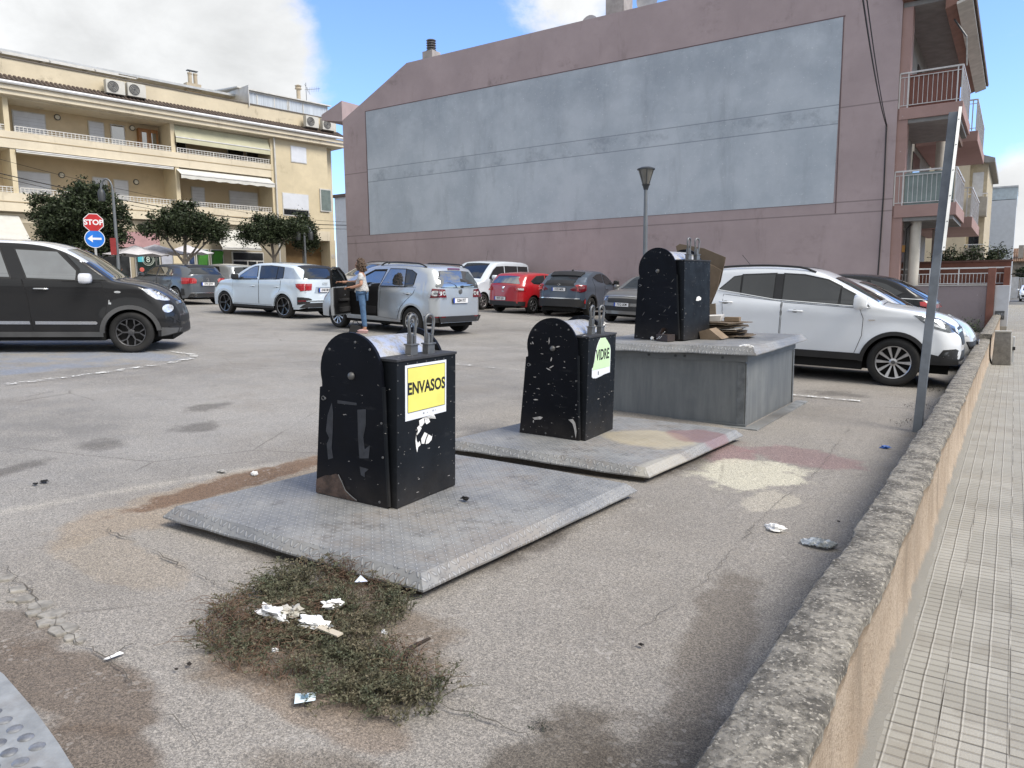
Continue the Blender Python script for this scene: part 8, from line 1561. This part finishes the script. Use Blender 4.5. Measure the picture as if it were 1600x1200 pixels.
def head_mesh(m, c, s=1.0, fwd=1):
    """egg with brow, nose, chin and ears; face towards +x"""
    n, k = 18, 14; vs = []
    for j in range(k + 1):
        t = math.pi * j / k
        for i in range(n):
            a = 2 * math.pi * i / n; x, y, z = math.sin(t) * math.cos(a), math.sin(t) * math.sin(a), math.cos(t); rx, ry, rz = .095, .075, .118
            f = max(0, x); X = x * rx; Z = z * rz; Y = y * ry * (1 - .22 * max(0, -z))
            if f > 0: X += .020 * math.exp(-((z + .10) / .16) ** 2 - (y / .20) ** 2) + .008 * math.exp(-((z + .78) / .15) ** 2) - .010 * math.exp(-((z - .10) / .12) ** 2 - ((abs(y) - .35) / .2) ** 2) + .004 * math.exp(-((z + .42) / .07) ** 2 - (y / .3) ** 2)
            vs.append((c[0] + X * s, c[1] + Y * s, c[2] + Z * s))
    fs = [(j * n + i, j * n + (i + 1) % n, (j + 1) * n + (i + 1) % n, (j + 1) * n + i) for j in range(k) for i in range(n)]; m.add(vs, fs)
    for sg_ in (-1, 1): m.blob((c[0] - .005 * s, c[1] + sg_ * .077 * s, c[2] - .01 * s), .026 * s, 0, 0, 8, 6, (.8, .4, 1.2))
def join_mesh(a, mb):
    bm = bmesh.new(); bm.from_mesh(a.data); me = bpy.data.meshes.new('t'); me.from_pydata(mb.v, [], mb.f); bm.from_mesh(me); bpy.data.meshes.remove(me); bmesh.ops.recalc_face_normals(bm, faces=bm.faces); bm.to_mesh(a.data); bm.free()
    for p in a.data.polygons: p.use_smooth = True; p.material_index = 0
def hand(parent_body, w, d, curl=.8, s=1):
    """palm + five finger chains appended to the body; w wrist, d direction"""
    w = Vector(w); d = Vector(d).normalized(); side = d.cross(Vector((0, 0, 1))).normalized(); dn = side.cross(d).normalized(); m = MB(); m.hexa([w - side * .018 - dn * .012, w + side * .018 - dn * .012, w + d * .08 + side * .038 - dn * .010, w + d * .08 - side * .038 - dn * .010, w - side * .018 + dn * .012, w + side * .018 + dn * .012, w + d * .08 + side * .038 + dn * .012, w + d * .08 - side * .038 + dn * .012])
    for k, L_ in enumerate((.065, .075, .08, .07)):
        o = w + d * .075 + side * (.03 - k * .02); p1 = o + d * L_ * .45; p2 = p1 + (d * .6 - dn * curl).normalized() * L_ * .3; p3 = p2 + (d * .1 - dn).normalized() * L_ * .3 * (1 if curl > .3 else .7); m.tube([o, p1, p2, p3], [.009, .0088, .008, .0065], 6)
    o = w + d * .02 + side * .022; m.tube([o, o + d * .03 + side * .022 - dn * .01, o + d * .06 + side * .022 - dn * .022], [.011, .010, .008], 6); join_mesh(parent_body, m)
def woman():
    p = atd(568, 519, 17.05); base = Vector((p.x, p.y, gz(p.x))); face = Vector((-.93, .20, 0)) ; r = thing('person', 'curly haired woman in pale top and blue jeans holding the open car door', 'person', base, (0, 0, R(215)))
    # local: +x ahead, +y her left (away from the car park viewer), z up, height 1.62
    V = [(0, 0, .93), (0, 0, 1.05), (.01, 0, 1.20), (.0, 0, 1.34), (.0, 0, 1.41), (.015, 0, 1.47),
         (0, -.09, .88), (.015, -.10, .50), (-.01, -.10, .09), (.10, -.11, .035),
         (0, .09, .88), (-.03, .10, .50), (-.06, .10, .09), (.05, .11, .035),
         (-.005, .165, 1.34), (-.03, .225, 1.10), (.19, .17, 1.045), (.25, .14, 1.05),
         (-.005, -.165, 1.34), (.16, -.19, 1.17), (.40, -.13, 1.17), (.48, -.11, 1.175)]
    E = [(0, 1), (1, 2), (2, 3), (3, 4), (4, 5), (0, 6), (6, 7), (7, 8), (8, 9), (0, 10), (10, 11), (11, 12), (12, 13), (3, 14), (14, 15), (15, 16), (16, 17), (3, 18), (18, 19), (19, 20), (20, 21)]
    rad = [.14, .125, .125, .10, .052, .05, .085, .062, .042, .035, .085, .062, .042, .035, .052, .045, .032, .026, .052, .043, .032, .026]
    b = skinned('body', V, E, rad, SKIN, r); h = MB(); head_mesh(h, (.035, 0, 1.545), 1.0); join_mesh(b, h); hand(b, V[17], (.9, -.35, -.1), .9); hand(b, V[21], (1, -.1, .05), .6)
    # hair: curly volume round the head and nape
    hr = MB(); rs = random.Random(4)
    for k in range(95):
        a = rs.uniform(.75, 5.53); t = rs.uniform(0, 1.75); x, y, z = math.sin(t) * math.cos(a) * .10, math.sin(t) * math.sin(a) * .095, math.cos(t) * .125
        if rs.random() < .35: z = rs.uniform(-.13, -.02); x, y = math.cos(a) * .10 - .02, math.sin(a) * .095
        if x > .05 and z < .06: continue
        hr.blob((.022 + x, y, 1.555 + z), rs.uniform(.024, .036), k, .5, 7, 5)
    hr.blob((.015, 0, 1.565), .112, 2, .1, 14, 10, (.88, .86, 1.02)); o = hr.build('hair', HAIR, b, smooth=60)
    # remove hair over the face
    for hz, yy in ((1.560, .028), (1.560, -.028)): MB().blob((.118, yy, hz), .009, 0, 0, 8, 6, (.5, 1.2, .6)).build('eye', DHAIR, b)
    MB().blob((.127, 0, 1.492), .016, 0, 0, 8, 5, (.4, 1.3, .35)).build('mouth', M('lips', (.28, .10, .08), .5), b)
    # top: loose tunic down past the hips, half sleeves
    Vt = [(.005, 0, .90), (.01, 0, 1.0), (.02, 0, 1.15), (.0, 0, 1.30), (0, 0, 1.385), (-.005, .17, 1.34), (-.025, .215, 1.18), (-.005, -.17, 1.34), (.10, -.195, 1.23)]
    top = skinned('tunic', Vt, [(0, 1), (1, 2), (2, 3), (3, 4), (3, 5), (5, 6), (3, 7), (7, 8)], [(.185, .20), .18, .165, .135, .075, .075, .068, .075, .066], TOP, b)
    jn = skinned('jeans', [(0, 0, .90), (0, -.09, .86), (.015, -.10, .50), (-.01, -.10, .12), (0, .09, .86), (-.03, .10, .50), (-.06, .10, .12)], [(0, 1), (1, 2), (2, 3), (0, 4), (4, 5), (5, 6)], [.12, .085, .068, .052, .085, .068, .052], M('blue_denim', (.065, .13, .24), .85, var=.2, scale=12), b)
    sh = MB()
    for x, y in ((.0, -.10), (-.05, .10)): sh.blob((x + .06, y, .05), .06, 2, .1, 12, 8, (2.2, .85, .85)); sh.box(x - .06, x + .19, y - .042, y + .042, 0, .022)
    sh.build('shoes', M('pinkish_trainer', (.42, .27, .27), .7), b, smooth=50)
    sb = MB(); sb.tube([(.05, -.12, 1.37), (.12, -.15, 1.25), (.22, -.13, 1.12)], .012, 5); sb.build('neck_strap', M('dark_strap', (.05, .045, .04), .7), b) if False else None
    bg = thing('shoulder_bag', 'black bag held at the waist by the woman', 'bag', base, r.rotation_euler); MB().hexa([(.14, -.04, .98), (.34, -.02, .97), (.34, .12, .97), (.14, .12, .98), (.15, -.03, 1.16), (.33, -.01, 1.18), (.33, .10, 1.18), (.15, .11, 1.16)]).build('bag_body', RUBBER, bg, bevel=.02)
    q = atd(556, 519, 17.0); g = thing('tote_bag', 'small black bag standing on the tarmac at the woman\'s feet', 'bag', (q.x, q.y, gz(q.x)), (0, 0, R(30))); MB().hexa([(-.16, -.08, 0), (.16, -.08, 0), (.16, .08, 0), (-.16, .08, 0), (-.10, -.05, .20), (.14, -.05, .16), (.14, .05, .16), (-.10, .05, .20)]).build('bag_body', RUBBER, g, bevel=.015); MB().tube([(-.07, 0, .18), (-.05, 0, .27), (.04, 0, .27), (.10, 0, .16)], .010, 6).build('handle', RUBBER, g)
_t = NT('pale_patterned_top'); _t.set(Base_Color=_t.mix(_t.map(_t.noise(45, 3), .52, .6), (.50, .50, .50), (.22, .23, .26)), Roughness=.9); TOP = _t.m
woman()
def seated(u, v, d, yaw, label, topc, hairc=DHAIR, folded=True):
    p = atd(u, v, d); base = Vector((p.x, p.y, gz(p.x))); r = thing('person', label, 'person', base, (0, 0, R(yaw)))
    V = [(0, 0, .52), (.0, 0, .70), (-.01, 0, .88), (0, 0, 1.00), (.01, 0, 1.10), (.05, -.09, .52), (.44, -.12, .50), (.42, -.12, .08), (.52, -.12, .04), (.05, .09, .52), (.44, .12, .50), (.42, .12, .08), (.52, .12, .04), (0, -.19, .98), (.08, -.26, .74), (.26, -.06, .78), (0, .19, .98), (.08, .26, .74), (.26, .06, .76)]
    E = [(0, 1), (1, 2), (2, 3), (3, 4), (0, 5), (5, 6), (6, 7), (7, 8), (0, 9), (9, 10), (10, 11), (11, 12), (2, 13), (13, 14), (14, 15), (2, 16), (16, 17), (17, 18)]
    b = skinned('body', V, E, [.15, .14, .12, .06, .052, .09, .07, .045, .035, .09, .07, .045, .035, .06, .048, .03, .06, .048, .03], SKIN, r, 1); h = MB(); head_mesh(h, (.04, 0, 1.20), 1.0); join_mesh(b, h); hand(b, V[15], (.3, .8, 0), .7); hand(b, V[18], (.3, -.8, 0), .7)
    MB().blob((.02, 0, 1.23), .112, 3, .15, 12, 9, (.9, .86, .95)).build('hair', hairc, b, smooth=60)
    skinned('t_shirt', [(0, 0, .54), (0, 0, .72), (-.01, 0, .90), (0, 0, 1.01), (0, -.19, .98), (.06, -.25, .80), (0, .19, .98), (.06, .25, .80)], [(0, 1), (1, 2), (2, 3), (2, 4), (4, 5), (2, 6), (6, 7)], [.175, .165, .15, .085, .085, .07, .085, .07], topc, b, 1)
    skinned('trousers', [(0, 0, .53), (.06, -.09, .53), (.44, -.12, .51), (.42, -.12, .1), (.06, .09, .53), (.44, .12, .51), (.42, .12, .1)], [(0, 1), (1, 2), (2, 3), (0, 4), (4, 5), (5, 6)], [.16, .11, .085, .06, .11, .085, .06], M('dark_trousers', (.04, .04, .05), .9), b, 1)
seated(249, 440, 29.6, -40, 'person in a pale grey t shirt with folded arms sitting at the cafe', M('pale_grey_shirt', (.42, .42, .44), .9)); seated(188, 440, 28.6, 130, 'person in a light shirt sitting behind the crook lamp post, seen from behind', M('light_shirt', (.36, .35, .35), .9))
